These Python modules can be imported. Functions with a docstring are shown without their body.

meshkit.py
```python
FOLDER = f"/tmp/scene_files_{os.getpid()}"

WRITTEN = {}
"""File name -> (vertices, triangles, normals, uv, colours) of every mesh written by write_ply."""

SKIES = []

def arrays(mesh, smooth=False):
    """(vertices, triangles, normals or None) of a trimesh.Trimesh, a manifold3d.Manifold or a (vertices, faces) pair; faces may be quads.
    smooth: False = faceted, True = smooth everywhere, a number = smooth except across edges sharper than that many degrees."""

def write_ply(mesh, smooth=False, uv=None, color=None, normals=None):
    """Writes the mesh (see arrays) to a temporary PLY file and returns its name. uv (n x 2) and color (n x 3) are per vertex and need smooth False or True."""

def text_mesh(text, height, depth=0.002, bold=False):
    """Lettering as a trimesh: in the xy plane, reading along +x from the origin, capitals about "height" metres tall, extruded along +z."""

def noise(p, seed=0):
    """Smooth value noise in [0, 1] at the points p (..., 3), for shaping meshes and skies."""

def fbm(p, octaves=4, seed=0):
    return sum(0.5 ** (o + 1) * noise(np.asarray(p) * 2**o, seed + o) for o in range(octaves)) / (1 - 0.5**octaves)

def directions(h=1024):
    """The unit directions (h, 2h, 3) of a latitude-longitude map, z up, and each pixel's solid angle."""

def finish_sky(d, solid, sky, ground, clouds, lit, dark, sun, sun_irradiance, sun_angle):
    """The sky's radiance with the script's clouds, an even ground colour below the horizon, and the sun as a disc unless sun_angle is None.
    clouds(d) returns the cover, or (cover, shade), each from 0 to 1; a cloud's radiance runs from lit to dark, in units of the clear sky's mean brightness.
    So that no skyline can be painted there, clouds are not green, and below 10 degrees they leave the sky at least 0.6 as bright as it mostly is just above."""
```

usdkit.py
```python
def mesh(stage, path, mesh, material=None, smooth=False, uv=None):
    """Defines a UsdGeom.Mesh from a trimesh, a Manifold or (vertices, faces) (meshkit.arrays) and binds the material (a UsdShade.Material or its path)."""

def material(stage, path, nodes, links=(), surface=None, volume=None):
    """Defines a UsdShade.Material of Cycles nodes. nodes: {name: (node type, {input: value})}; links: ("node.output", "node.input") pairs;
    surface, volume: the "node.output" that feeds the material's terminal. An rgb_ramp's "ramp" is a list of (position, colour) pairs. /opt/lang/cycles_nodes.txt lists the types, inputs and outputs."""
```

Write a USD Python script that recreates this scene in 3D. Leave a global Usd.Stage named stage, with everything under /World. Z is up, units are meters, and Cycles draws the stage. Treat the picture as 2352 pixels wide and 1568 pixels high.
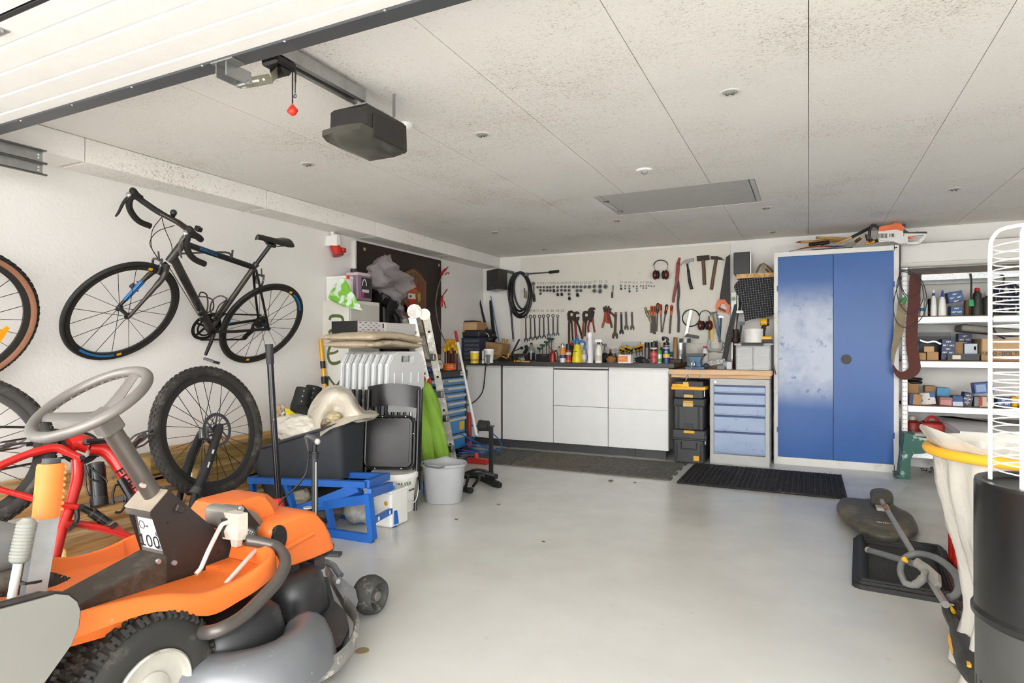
import math,random
import numpy as np,trimesh,usdkit,meshkit
from shapely.geometry import Polygon,LineString,Point,box as sbox
from shapely import affinity,union_all
from pxr import Usd,UsdGeom,UsdLux,UsdShade,Sdf,Gf,Vt
stage=Usd.Stage.CreateInMemory()
UsdGeom.SetStageUpAxis(stage,'Z');UsdGeom.SetStageMetersPerUnit(stage,1.0)
UsdGeom.Xform.Define(stage,'/World');UsdGeom.Scope.Define(stage,'/World/Looks')
# ---------------------------------------------------------------- camera (level, 1.10 m up, looking 26 degrees left of the room's long axis)
F,YH,CX,XV,EYE=1400.,796.,1176.,1857.,1.10  # focal length in pixels of the 2352 x 1568 frame, horizon row, centre column, vanishing column
TH=math.atan((XV-CX)/F);cT,sT=math.cos(TH),math.sin(TH)
cam=UsdGeom.Camera.Define(stage,'/World/camera')
cam.CreateHorizontalApertureAttr(36.0);cam.CreateFocalLengthAttr(36.0*F/2352)
cam.CreateVerticalApertureAttr(24.0);cam.CreateVerticalApertureOffsetAttr((YH-784)*36/2352)
cam.CreateClippingRangeAttr(Gf.Vec2f(0.05,200))
cam.AddTransformOp().Set(Gf.Matrix4d(cT,sT,0,0,0,0,1,0,sT,-cT,0,0,0,0,EYE,1))
cam.CreateExposureAttr(1.6)
# ---------------------------------------------------------------- light: an even overcast sky that comes in through the open garage front
dome=UsdLux.DomeLight.Define(stage,'/World/sky')
dome.CreateIntensityAttr(1.0);dome.CreateColorAttr(Gf.Vec3f(1.0,0.995,0.982))
# ---------------------------------------------------------------- helpers: pixels of the photograph to points on real planes
def ray(x,y):
 a=(x-CX)/F;return np.array([-sT+cT*a,cT+sT*a,(YH-y)/F])
O=np.array([0,0,EYE])
def aX(x,y,X):r=ray(x,y);return r*(X/r[0])+O
def aY(x,y,Y):r=ray(x,y);return r*(Y/r[1])+O
def aZ(x,y,Z=0.):r=ray(x,y);return r*((Z-EYE)/r[2])+O
def aD(x,y,D):return ray(x,y)*D+O
def V(*a):return np.array(a,float)
def unit(v):v=np.asarray(v,float);return v/(np.linalg.norm(v)+1e-12)
def depth(p):return-sT*p[0]+cT*p[1]
def lin(h):
 if not isinstance(h,str):return tuple(h)
 c=[int(h[i:i+2],16)/255 for i in(1,3,5)]if len(h)==7 else[int(k*2,16)/255 for k in h[1:]]
 return tuple(x/12.92 if x<.04045 else((x+.055)/1.055)**2.4 for x in c)
 # ---------------------------------------------------------------- materials
_mats={};_nm=0
def look(nodes,links,surface):
 global _nm
 _nm+=1;p='/World/Looks/look_%03d'%_nm
 for _,b in links:nodes[b.split('.')[0]][1].pop(b.split('.')[1],None)
 return usdkit.material(stage,p,nodes,links,surface)
def C(col,r=.5,m=0.,v=.06,vs=9.,b=0.,bs=150.,c2=None,thr=(.52,.62),s2=4.,det=5.,coat=0.,ani=(1,1,1),tr=0.,ior=1.5):
 """colour, roughness, metal; v: tone variation; b: bump; c2: a second colour in worn patches (thr: noise limits, s2: scale); ani: stretch of the noise"""
 key=(str(col),r,m,v,vs,b,bs,str(c2),thr,s2,det,coat,ani,tr,ior)
 if key in _mats:return _mats[key]
 base=lin(col)
 n={'p':('principled_bsdf',{'base_color':base,'roughness':r,'metallic':m,'coat_weight':coat,'transmission_weight':tr,'ior':ior})}
 l=[]
 if v or b or c2:
  n['t']=('texture_coordinate',{});n['mp']=('mapping',{'scale':ani});l.append(('t.object','mp.vector'))
 src=None
 if v:
  n['n']=('noise_texture',{'scale':vs,'detail':4.,'roughness':.6});l.append(('mp.vector','n.vector'))
  lo=tuple(x*(1-1.6*v)for x in base);hi=tuple(min(x*(1+1.6*v),1)for x in base)
  n['rp']=('rgb_ramp',{'ramp':[(.25,lo),(.75,hi)]});l.append(('n.fac','rp.fac'));src='rp.color'
 if c2:
  n['n2']=('noise_texture',{'scale':s2,'detail':det,'roughness':.65});l.append(('mp.vector','n2.vector'))
  n['r2']=('map_range',{'from_min':thr[0],'from_max':thr[1],'clamp':True});l.append(('n2.fac','r2.value'))
  n['mx']=('mix_color',{'a':base,'b':lin(c2)});l.append(('r2.result','mx.fac'))
  if src:l.append((src,'mx.a'))
  src='mx.result'
 if src:l.append((src,'p.base_color'))
 if b:
  n['nb']=('noise_texture',{'scale':bs,'detail':3.});l.append(('mp.vector','nb.vector'))
  n['bm']=('bump',{'strength':b,'distance':.004});l+=[('nb.fac','bm.height'),('bm.normal','p.normal')]
 _mats[key]=look(n,l,'p.BSDF');return _mats[key]
def CLEAR(col,fac=.25,r=.15):
 """thin clear or milky film: a coloured surface mixed with plain transparency"""
 key=('film',str(col),fac,r)
 if key not in _mats:
  n={'p':('principled_bsdf',{'base_color':lin(col),'roughness':r}),'t':('transparent_bsdf',{}),'x':('mix_closure',{'fac':fac}),'tc':('texture_coordinate',{}),'nb':('noise_texture',{'scale':14.,'detail':3.}),'bm':('bump',{'strength':.5,'distance':.02})}
  _mats[key]=look(n,[('t.BSDF','x.closure1'),('p.BSDF','x.closure2'),('tc.object','nb.vector'),('nb.fac','bm.height'),('bm.normal','p.normal')],'x.closure')
 return _mats[key]
def WOOD(col,dark,ax=1,scale=3.,r=.6,knots=True):
 key=('wood',col,dark,ax,scale,r)
 if key not in _mats:
  sc=[14.,14.,14.];sc[ax]=.9
  n={'t':('texture_coordinate',{}),'mp':('mapping',{'scale':tuple(sc)}),'oi':('object_info',{}),'va':('vector_math',{'math_type':'add'}),'cx':('combine_xyz',{}),'mu':('math',{'math_type':'multiply','value2':37.}),'n':('noise_texture',{'scale':scale,'detail':6.,'distortion':.6}),'rp':('rgb_ramp',{'ramp':[(.3,lin(dark)),(.55,lin(col)),(.8,tuple(min(1,x*1.15)for x in lin(col)))]}),'p':('principled_bsdf',{'roughness':r})}
  _mats[key]=look(n,[('oi.random','mu.value1'),('mu.value','cx.x'),('mu.value','cx.y'),('t.object','va.vector1'),('cx.vector','va.vector2'),('va.vector','mp.vector'),('mp.vector','n.vector'),('n.fac','rp.fac'),('rp.color','p.base_color')],'p.BSDF')
 return _mats[key]
 # ---------------------------------------------------------------- mesh builder
_cb=None
def _chamfer():
 global _cb
 if _cb is None:
  from scipy.spatial import ConvexHull
  S=[(a,np.array(s,float))for a in range(3)for s in np.array(np.meshgrid([-1,1],[-1,1],[-1,1])).T.reshape(-1,3)]
  p=np.array([s*np.where(np.arange(3)==a,1,.8)for a,s in S]);h=ConvexHull(p);f=h.simplices.copy()
  for k in range(len(f)):
   a,b,c=p[f[k]]
   if np.dot(np.cross(b-a,c-a),a+b+c)<0:f[k]=f[k][::-1]
  _cb=np.array([a for a,_ in S]),np.array([s for _,s in S]),f
 return _cb
def frame(o,x,y):
 x=unit(x);y=np.asarray(y,float);y=unit(y-x*np.dot(x,y));m=np.eye(4);m[:3,0]=x;m[:3,1]=y;m[:3,2]=np.cross(x,y);m[:3,3]=o;return m
def rot(ax,deg):
 return trimesh.transformations.rotation_matrix(math.radians(deg),{'x':[1,0,0],'y':[0,1,0],'z':[0,0,1]}.get(ax,ax)if isinstance(ax,str)else ax)
def mv(x,y,z):m=np.eye(4);m[:3,3]=(x,y,z);return m
BACK=lambda o:frame(o,(1,0,0),(0,0,1))  # drawn facing the camera on the back wall: z comes out into the room
LEFT=lambda o:frame(o,(0,1,0),(0,0,1))  # the same on the left wall
def spl(pts,n=8,closed=False):
 """Catmull-Rom through the points"""
 p=np.asarray(pts,float)
 if closed:q=np.vstack([p[-1],p,p[0],p[1]])
 else:q=np.vstack([2*p[0]-p[1],p,2*p[-1]-p[-2]])
 out=[]
 for i in range(1,len(q)-2):
  a,b,c,d=q[i-1:i+3]
  for t in np.arange(n)/n:
   out.append(.5*(2*b+(c-a)*t+(2*a-5*b+4*c-d)*t*t+(3*b-a-3*c+d)*t**3))
 if not closed:out.append(p[-1])
 return np.array(out)
class M:
 def __init__(s):s.v,s.f,s.n=[],[],0
 def add(s,v,f,T=None):
  v=np.asarray(v,float)
  if T is not None:v=v@T[:3,:3].T+T[:3,3]
  s.v.append(v);s.f.append(np.asarray(f,int)+s.n);s.n+=len(v);return s
 def tm(s,t,T=None):return s.add(t.vertices,t.faces,T)
 def box(s,lo,hi,b=.002,T=None):
  lo,hi=np.minimum(lo,hi).astype(float),np.maximum(lo,hi).astype(float);h=(hi-lo)/2;b=min(b,h.min()*.9)
  a,sg,f=_chamfer();e=np.where(np.arange(3)[None]==a[:,None],h,h-b);return s.add(sg*e+(lo+hi)/2,f,T)
 def cb(s,c,size,b=.002,T=None):c=np.asarray(c,float);h=np.asarray(size,float)/2;return s.box(c-h,c+h,b,T)
 def rb(s,lo,hi,r=.02,n=4,T=None):
  lo,hi=np.asarray(lo,float),np.asarray(hi,float);h=(hi-lo)/2;r=min(r,h.min()*.98);k=2*n
  ph=(np.arange(2*k)+.5)/(2*k)*2*np.pi;la=(np.arange(k)+.5)/k*np.pi
  d=[(0,0,1.)]+[(np.sin(t)*np.cos(p),np.sin(t)*np.sin(p),np.cos(t))for t in la for p in ph]+[(0,0,-1.)];d=np.array(d);w=2*k
  sg=np.sign(np.where(np.abs(d)<1e-9,0,d));v=d*r+sg*(h-r)+(lo+hi)/2;f=[]
  for j in range(w):f.append((0,1+j,1+(j+1)%w));f.append((len(d)-1,len(d)-1-w+(j+1)%w,len(d)-1-w+j))
  for i in range(k-1):
   for j in range(w):
    a,b2=1+i*w+j,1+i*w+(j+1)%w;f+=[(a,a+w,b2+w),(a,b2+w,b2)]
  return s.add(v,f,T)
 def loft(s,rings,caps=True,closed=False,T=None):
  r=np.asarray(rings,float);k,n=r.shape[:2];f=[]
  for i in range(k if closed else k-1):
   a,b=i*n,((i+1)%k)*n
   for j in range(n):j2=(j+1)%n;f+=[(a+j,a+j2,b+j2),(a+j,b+j2,b+j)]
  v=r.reshape(-1,3)
  if caps and not closed:
   v=np.vstack([v,r[0].mean(0),r[-1].mean(0)]);e=(k-1)*n
   for j in range(n):j2=(j+1)%n;f+=[(k*n,j2,j),(k*n+1,e+j,e+j2)]
  return s.add(v,f,T)
 def tube(s,pts,r,n=8,closed=False,T=None,flat=None,up=None):
  """swept tube; r a number or one per point; flat=(a, b): an elliptical or, with n=4, a rectangular strip whose first half axis lies along up"""
  p=np.asarray(pts,float);t=np.roll(p,-1,0)-np.roll(p,1,0)if closed else np.gradient(p,axis=0);t=t/(np.linalg.norm(t,axis=1,keepdims=True)+1e-12)
  u=np.asarray(up if up is not None else((0,0,1)if abs(t[0][2])<.9 else(1,0,0)),float);rs=np.broadcast_to(r,(len(p),));rings=[]
  ang=(np.arange(n)+(.5 if n==4 else 0))*2*np.pi/n;fa=np.array(flat if flat is not None else(1,1),float)*(math.sqrt(2)if n==4 else 1)
  for k in range(len(p)):
   if up is not None:u=np.asarray(up,float)
   u=unit(u-t[k]*np.dot(u,t[k]));w=np.cross(t[k],u)
   rings.append(p[k]+rs[k]*(np.cos(ang)[:,None]*fa[0]*u+np.sin(ang)[:,None]*fa[1]*w))
  return s.loft(rings,True,closed,T)
 def bar(s,a,b,w,h,up=(0,0,1),T=None):
  """rectangular bar from a to b; h along up, w across"""
  return s.tube([a,b],1.,4,flat=(h/2,w/2),up=up,T=T)
 def cyl(s,a,b,r,r2=None,n=16,T=None):return s.tube([a,b],[r,r if r2 is None else r2],n,T=T)
 def lathe(s,prof,n=24,T=None,sx=1.,sy=1.,ring=False):
  p=np.asarray(prof,float);a=np.arange(n)*2*np.pi/n
  return s.loft([np.stack([np.cos(a)*r*sx,np.sin(a)*r*sy,np.full(n,z)],1)for r,z in p],not ring,ring,T=T)
 def tor(s,R,r,n=48,k=10,T=None,flat=None):
  a=np.arange(n)*2*np.pi/n;return s.tube(np.stack([np.cos(a)*R,np.sin(a)*R,0*a],1),r,k,True,T,flat,(0,0,1))
 def sph(s,c,r,n=12,T=None):
  m=trimesh.creation.uv_sphere(1.,count=[n,2*n]);return s.add(m.vertices*np.asarray(r)+np.asarray(c),m.faces,T)
 def ext(s,poly,t,T=None,z0=0.):
  """a flat outline (points or shapely shape) given thickness t along z"""
  g=poly if hasattr(poly,'geoms')or hasattr(poly,'exterior')else Polygon(poly)
  g=g if g.is_valid else g.buffer(0)
  for q in getattr(g,'geoms',[g]):
   if q.area>1e-9:
    e=trimesh.creation.extrude_polygon(q,abs(t),engine='earcut');e.apply_translation((0,0,z0+min(t,0)));s.tm(e,T)
  return s
 def sheet(s,P,t=.001,T=None,wrap=False):
  """a grid of points (a, b, 3) as a thin shell of thickness t; wrap joins the second direction round"""
  P=np.asarray(P,float);a,b=P.shape[:2]
  du=np.gradient(P,axis=0);dv=(np.roll(P,-1,1)-np.roll(P,1,1))if wrap else np.gradient(P,axis=1);N=np.cross(du,dv);N/=np.linalg.norm(N,axis=2,keepdims=True)+1e-12
  v=np.vstack([(P+N*t/2).reshape(-1,3),(P-N*t/2).reshape(-1,3)]);n=a*b;f=[]
  for i in range(a-1):
   for j in range(b if wrap else b-1):
    q=(i*b+j,(i+1)*b+j,(i+1)*b+(j+1)%b,i*b+(j+1)%b)
    f+=[(q[0],q[1],q[2]),(q[0],q[2],q[3]),(q[0]+n,q[2]+n,q[1]+n),(q[0]+n,q[3]+n,q[2]+n)]
  ed=[(i,i+1,b-1,0)for i in()]
  for j in range(b if wrap else b-1):
   j2=(j+1)%b
   for a0,a1 in((j2,j),((a-1)*b+j,(a-1)*b+j2)):f+=[(a0,a1+n,a1),(a0,a0+n,a1+n)]
  if not wrap:
   for i in range(a-1):
    for a0,a1 in((i*b,(i+1)*b),((i+1)*b+b-1,i*b+b-1)):f+=[(a0,a1+n,a1),(a0,a0+n,a1+n)]
  return s.add(v,f,T)
 def blob(s,c,r,amp=.25,fr=3.,seed=0,n=3,T=None,oct_=3):
  m=trimesh.creation.icosphere(n,1.);d=m.vertices;k=1+amp*(2*meshkit.fbm(d*fr+7.3+seed*3.1,oct_,seed)-1)
  return s.add(d*k[:,None]*np.asarray(r)+np.asarray(c),m.faces,T)
 def text(s,txt,h,T,depth=.0012,bold=False,center=True,mir=False):
  m=meshkit.text_mesh(txt,h,depth,bold)
  if center:m.apply_translation((-m.bounds[:,0].mean(),-h/2,0))
  return s.tm(m,T)
 def arr(s):return np.vstack(s.v),np.vstack(s.f)
 # ---------------------------------------------------------------- objects
_names={}
def numbered(parent,name):
 k=(parent,name);n=_names.get(k,-1)+1;_names[k]=n
 return f'{parent}/{name}'+(f'_{n:03d}' if n else '')
def tag(prim,label=None,cat=None,group=None,kind=None):
 for k,x in(('label',label),('category',cat),('group',group),('kind',kind)):
  if x:prim.SetCustomDataByKey(k,x)
def put(path,m,mt,smooth=35,T=None):
 v,f=m.arr()
 if T is not None:v=(v-T[:3,3])@np.linalg.inv(T[:3,:3]).T
 return usdkit.mesh(stage,path,(v,f),mt,smooth).GetPrim()
def setx(x,T):x.AddTransformOp().Set(Gf.Matrix4d(*np.asarray(T,float).T.ravel().tolist()))
class Part:
 def __init__(s,owner,path):s.o,s.path=owner,path
 def sub(s,name,m,mt,smooth=35,label=None):return s.o.add(name,m,mt,smooth,label,s.path)
class Thing:
 """One movable thing. Parts are drawn in world coordinates (then the thing's origin is put at their base), or in its own frame T when that is given (local=True)."""
 def __init__(s,name,label,cat,group=None,T=None,kind=None):
  s.path=numbered('/World',name);s.T,s.parts,s.meta=T,[],(label,cat,group,kind);s.local=T is not None
 def add(s,name,m,mt,smooth=35,label=None,parent=None):
  p=numbered(parent or s.path,name);s.parts.append((p,m,mt,smooth,label));return Part(s,p)
 def done(s):
  x=UsdGeom.Xform.Define(stage,s.path);tag(x.GetPrim(),*s.meta)
  if s.local:T=s.T;base=None
  else:
   vv=np.vstack([np.vstack([a.min(0),a.max(0)])for _,m,*_ in s.parts for a in m.v]);lo,hi=vv.min(0),vv.max(0)
   T=mv((lo[0]+hi[0])/2,(lo[1]+hi[1])/2,lo[2]);base=T;s.T=T
  setx(x,T)
  for p,m,mt,sm,lb in s.parts:
   pr=put(p,m,mt,sm,base)
   if lb:tag(pr,lb)
  return s
 def copy(s,T,label=None,group=None):
  nm=s.path.split('/')[-1];nm=nm[:-4]if nm[-4:-3]=='_' and nm[-3:].isdigit()else nm
  x=UsdGeom.Xform.Define(stage,numbered('/World',nm));x.GetPrim().GetReferences().AddInternalReference(s.path);x.GetPrim().SetInstanceable(True)
  x.ClearXformOpOrder();x.GetPrim().CreateAttribute('xformOp:transform',Sdf.ValueTypeNames.Matrix4d);x.MakeMatrixXform().Set(Gf.Matrix4d(*np.asarray(T,float).T.ravel().tolist()))
  tag(x.GetPrim(),label or s.meta[0],s.meta[1],group or s.meta[2]);return x
def one(name,label,cat,m,mt,smooth=35,group=None,kind=None):
 """a thing that is a single mesh"""
 v,f=m.arr();T=mv((v[:,0].min()+v[:,0].max())/2,(v[:,1].min()+v[:,1].max())/2,v[:,2].min());p=numbered('/World',name)
 pr=put(p,m,mt,smooth,T);setx(UsdGeom.Xformable(pr),T);tag(pr,label,cat,group,kind);return pr
def struct(name,m,mt,smooth=35,label=None):
 pr=put('/World/'+name,m,mt,smooth);tag(pr,label,None,None,'structure');return pr
def piece(parent,name,m,mt,smooth=35,label=None):
 pr=put(numbered(parent,name),m,mt,smooth);tag(pr,label);return pr
rng=random.Random(7)
# ================================================================ THE SETTING
XL,YB,ZC,XR,YF=-3.63,6.65,2.19,3.55,-1.0  # left wall, back wall, ceiling, right wall, front opening
def wall_mat():
 n={'t':('geometry',{}),'n':('noise_texture',{'scale':55.,'detail':3.}),'n2':('noise_texture',{'scale':1.7,'detail':4.}),'rp':('rgb_ramp',{'ramp':[(.3,lin('#e9e7e3')),(.7,lin('#eeece9'))]}),'bm':('bump',{'strength':.25,'distance':.006}),'p':('principled_bsdf',{'roughness':.75})}
 return look(n,[('t.position','n.vector'),('t.position','n2.vector'),('n2.fac','rp.fac'),('rp.color','p.base_color'),('n.fac','bm.height'),('bm.normal','p.normal')],'p.BSDF')
WALL=wall_mat();_mats['wall']=WALL
def floor_mat():
 n={'t':('geometry',{}),'n':('noise_texture',{'scale':1.1,'detail':5.}),'rp':('rgb_ramp',{'ramp':[(.3,lin('#c8c8c4')),(.7,lin('#d3d3ce'))]}),'d':('noise_texture',{'scale':26.,'detail':5.,'roughness':.7}),'dr':('map_range',{'from_min':.66,'from_max':.74,'clamp':True}),'mx':('mix_color',{'b':lin('#a8a59c')}),'s':('noise_texture',{'scale':.9,'detail':6.,'roughness':.7}),'sr':('map_range',{'from_min':.67,'from_max':.80,'clamp':True}),'m2':('mix_color',{'b':lin('#b9a48a')}),'rr':('map_range',{'from_min':.3,'from_max':.7,'to_min':.16,'to_max':.34}),'bn':('noise_texture',{'scale':9.,'detail':2.}),'bm':('bump',{'strength':.06,'distance':.01}),'p':('principled_bsdf',{})}
 return look(n,[('t.position',x+'.vector')for x in('n','d','s','bn')]+[('n.fac','rp.fac'),('rp.color','mx.a'),('d.fac','dr.value'),('dr.result','mx.fac'),('s.fac','sr.value'),('sr.result','m2.fac'),('mx.result','m2.a'),('m2.result','p.base_color'),('n.fac','rr.value'),('rr.result','p.roughness'),('bn.fac','bm.height'),('bm.normal','p.normal')],'p.BSDF')
FLOORM=floor_mat();_mats['floor']=FLOORM
def woodwool(ani):
 """white-washed wood wool board: long pale fibres with brown gaps"""
 n={'t':('geometry',{}),'mp':('mapping',{'scale':ani}),'w':('noise_texture',{'scale':34.,'detail':2.,'distortion':2.2}),'f':('noise_texture',{'scale':105.,'detail':3.,'roughness':.7,'distortion':1.2}),'g':('map_range',{'from_min':.47,'from_max':.66,'clamp':True}),'l':('noise_texture',{'scale':1.6,'detail':3.}),'lr':('map_range',{'from_min':.35,'from_max':.7,'to_min':-.08,'to_max':.07}),'ad':('math',{'math_type':'add'}),'av':('math',{'math_type':'multiply_add','value2':.45,'value3':0.}),'rp':('rgb_ramp',{'ramp':[(0,lin('#aba092')),(.4,lin('#e2ddd5')),(1,lin('#f4f1ed'))]}),'bm':('bump',{'strength':.45,'distance':.006}),'p':('principled_bsdf',{'roughness':.85})}
 return look(n,[('t.position','mp.vector'),('mp.vector','w.vector'),('mp.vector','f.vector'),('t.position','l.vector'),('w.fac','av.value1'),('f.fac','av.value3'),('l.fac','lr.value'),('av.value','ad.value1'),('lr.result','ad.value2'),('ad.value','g.value'),('g.result','rp.fac'),('rp.color','p.base_color'),('f.fac','bm.height'),('bm.normal','p.normal')],'p.BSDF')
WW=woodwool((1.,1.8,1.));_mats['ww']=WW
WW2=woodwool((1.,1.,1.));_mats['ww2']=WW2
SLOT=C('#a39b90',.9,v=.1)
struct('floor',M().box((XL-.1,YF-.2,-.12),(XR+.1,YB+.1,0),0),FLOORM,False)
struct('wall_left',M().box((XL-.15,YF-.2,0),(XL,YB+.15,ZC+.1),0),WALL,False)
struct('wall_back',M().box((XL,YB,0),(XR,YB+.15,ZC+.1),0),WALL,False)
struct('wall_right',M().box((XR,YF-.2,0),(XR+.15,YB+.15,ZC+.1),0),WALL,False)
one('driveway','pale paved driveway outside the open garage door','driveway',M().box((-9,-14,-.14),(9,YF-.2,-.03),0),C('#b9b6ae',.8),kind='structure')
ce='/World/ceiling'
struct('ceiling',M().box((XL,YF-.2,ZC+.02),(XR,YB,ZC+.15),0),SLOT,False)
HX0,HX1=aZ(1361,452,ZC)[0],aZ(1750,463,ZC)[0];HY0,HY1=aZ(1546,431.2,ZC)[1],aZ(1586,479,ZC)[1]  # the attic hatch
for k in range(-5,6):
 x0=k*.59 if k>-5 else-3.395;x1=(k+1)*.59
 if k==5:x1=XR
 y0=YF-.2-(k%2)*1.2
 while y0<YB:
  a,b=max(y0,YF-.2),min(y0+2.4,YB);y0+=2.4
  if b-a<.05:continue
  g=sbox(x0+.0015,a+.001,x1-.0015,b-.001).difference(sbox(HX0,HY0,HX1,HY1))
  piece(ce,'panel',M().ext(g,.02,mv(0,0,ZC)),WW,False)
  # the boxed-in beam along the left wall
SZ=aY(1148,615.3,YB)[2];SX=-3.395
struct('trim_1',M().box((XL,YF-.2,SZ+.012),(SX-.012,YB,ZC+.02),0),SLOT,False,'boxed-in beam of wood wool boards along the left wall')
js=[YF-.2]+[aX(x,y,SX)[1]for x,y in((195.8,350),(613,470),(863,530))]+[aX(1029,570,SX)[1],YB]
js.insert(1,js[1]-1.25)
for a,b in zip(js,js[1:]):
 piece('/World/trim_1','board',M().box((SX-.02,a+.002,SZ),(SX,b-.002,ZC),.002),WW2,False)
 piece('/World/trim_1','board',M().box((XL,a+.012,SZ),(SX-.0205,b-.012,SZ+.02),.002),WW2,False)
 # ================================================================ GARAGE DOOR, OPENER, CEILING FITTINGS
GALV=C('#a9abab',.38,.9,v=.10,vs=25);GALVD=C('#7f8382',.42,.9,v=.10,vs=20);CHROME=C('#cfd1d2',.18,1.,v=0);STEEL=C('#8d9092',.33,.95,v=.08,vs=30)
BLK=C('#1b1b1c',.45,v=.05);RUB=C('#222222',.8,v=.12,vs=30,b=.2,bs=220);BLKG=C('#151516',.22,v=.03);WHT=C('#e9e8e4',.45,v=.03);WPL=C('#efefec',.35,v=.02);GREYP=C('#5b5d5f',.5,v=.06)
ANTH=C('#45474b',.42,v=.05);RED=C('#b4201c',.4,v=.06);YEL=C('#e8b41c',.42,v=.05);ORG=C('#e2702a',.42,v=.05);CARD=C('#b08a60',.85,v=.07,vs=6);CARDL=C('#c4a57c',.85,v=.06,vs=6)
OAKY=WOOD('#c79b62','#8f6838',1,2.5,.75);PINE=WOOD('#d9b27a','#a9803f',1,2.2,.7);GRN=WOOD('#9a7f49','#6a5630',1,2.0,.75);RUF=WOOD('#c6a678','#8b6a3e',1,3.2,.85)
DZ=2.03;YE=1.413
DOORW=C('#f0efec',.42,v=.02,b=.10,bs=260)
pd=UsdGeom.Xform.Define(stage,'/World/door_1').GetPrim();tag(pd,'white sectional garage door drawn up under the ceiling',kind='structure')
def section(y0,y1,gr):
 """a foam filled panel seen from below: V grooves across it"""
 o=[(y0,DZ+.04),(y0,DZ+.004),(y0+.004,DZ)]
 for g in gr:o+=[(g-.008,DZ),(g-.002,DZ+.005),(g+.002,DZ+.005),(g+.008,DZ)]
 o+=[(y1-.004,DZ),(y1,DZ+.004),(y1,DZ+.04)]
 return M().ext(o,XR-.15-(XL+.35),frame((XL+.35,0,0),(0,1,0),(0,0,1)))
GR=[1.298,1.205,1.108,1.011]
piece('/World/door_1','door_panel',section(.931,YE-.002,GR),DOORW,20)
piece('/World/door_1','door_panel',section(.42,.911,[.83,.735,.64,.545]),DOORW,20)
piece('/World/door_1','door_panel',section(-.09,.40,[.31,.215,.12,.02]),DOORW,20)
piece('/World/door_1','door_panel',section(-.60,-.11,[-.2,-.3,-.4,-.5]),DOORW,20)
piece('/World/door_1','joint_seal',M().box((XL+.35,.913,DZ-.001),(XR-.15,.929,DZ+.02),.001),BLK)
piece('/World/door_1','bottom_profile',M().box((XL+.34,1.354,DZ-.007),(XR-.14,YE+.003,DZ+.045),.002),ANTH)
for x,y in((48,277),(166,241),(303,200),(465,151),(654,95),(884,24)):
 p=aZ(x,y,DZ-.007);piece('/World/door_1','screw',M().lathe([(0,-.003),(.004,-.003),(.005,0)],10,mv(*p)),GALV)
p=aZ(8,68,DZ)
piece('/World/door_1','hinge',M().box((p[0]-.06,p[1]-.012,DZ-.004),(p[0]+.008,p[1]+.014,DZ+.001),.001).cyl((p[0]-.004,p[1],DZ-.010),(p[0]-.004,p[1],DZ),.005,n=8),GALV)
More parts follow.
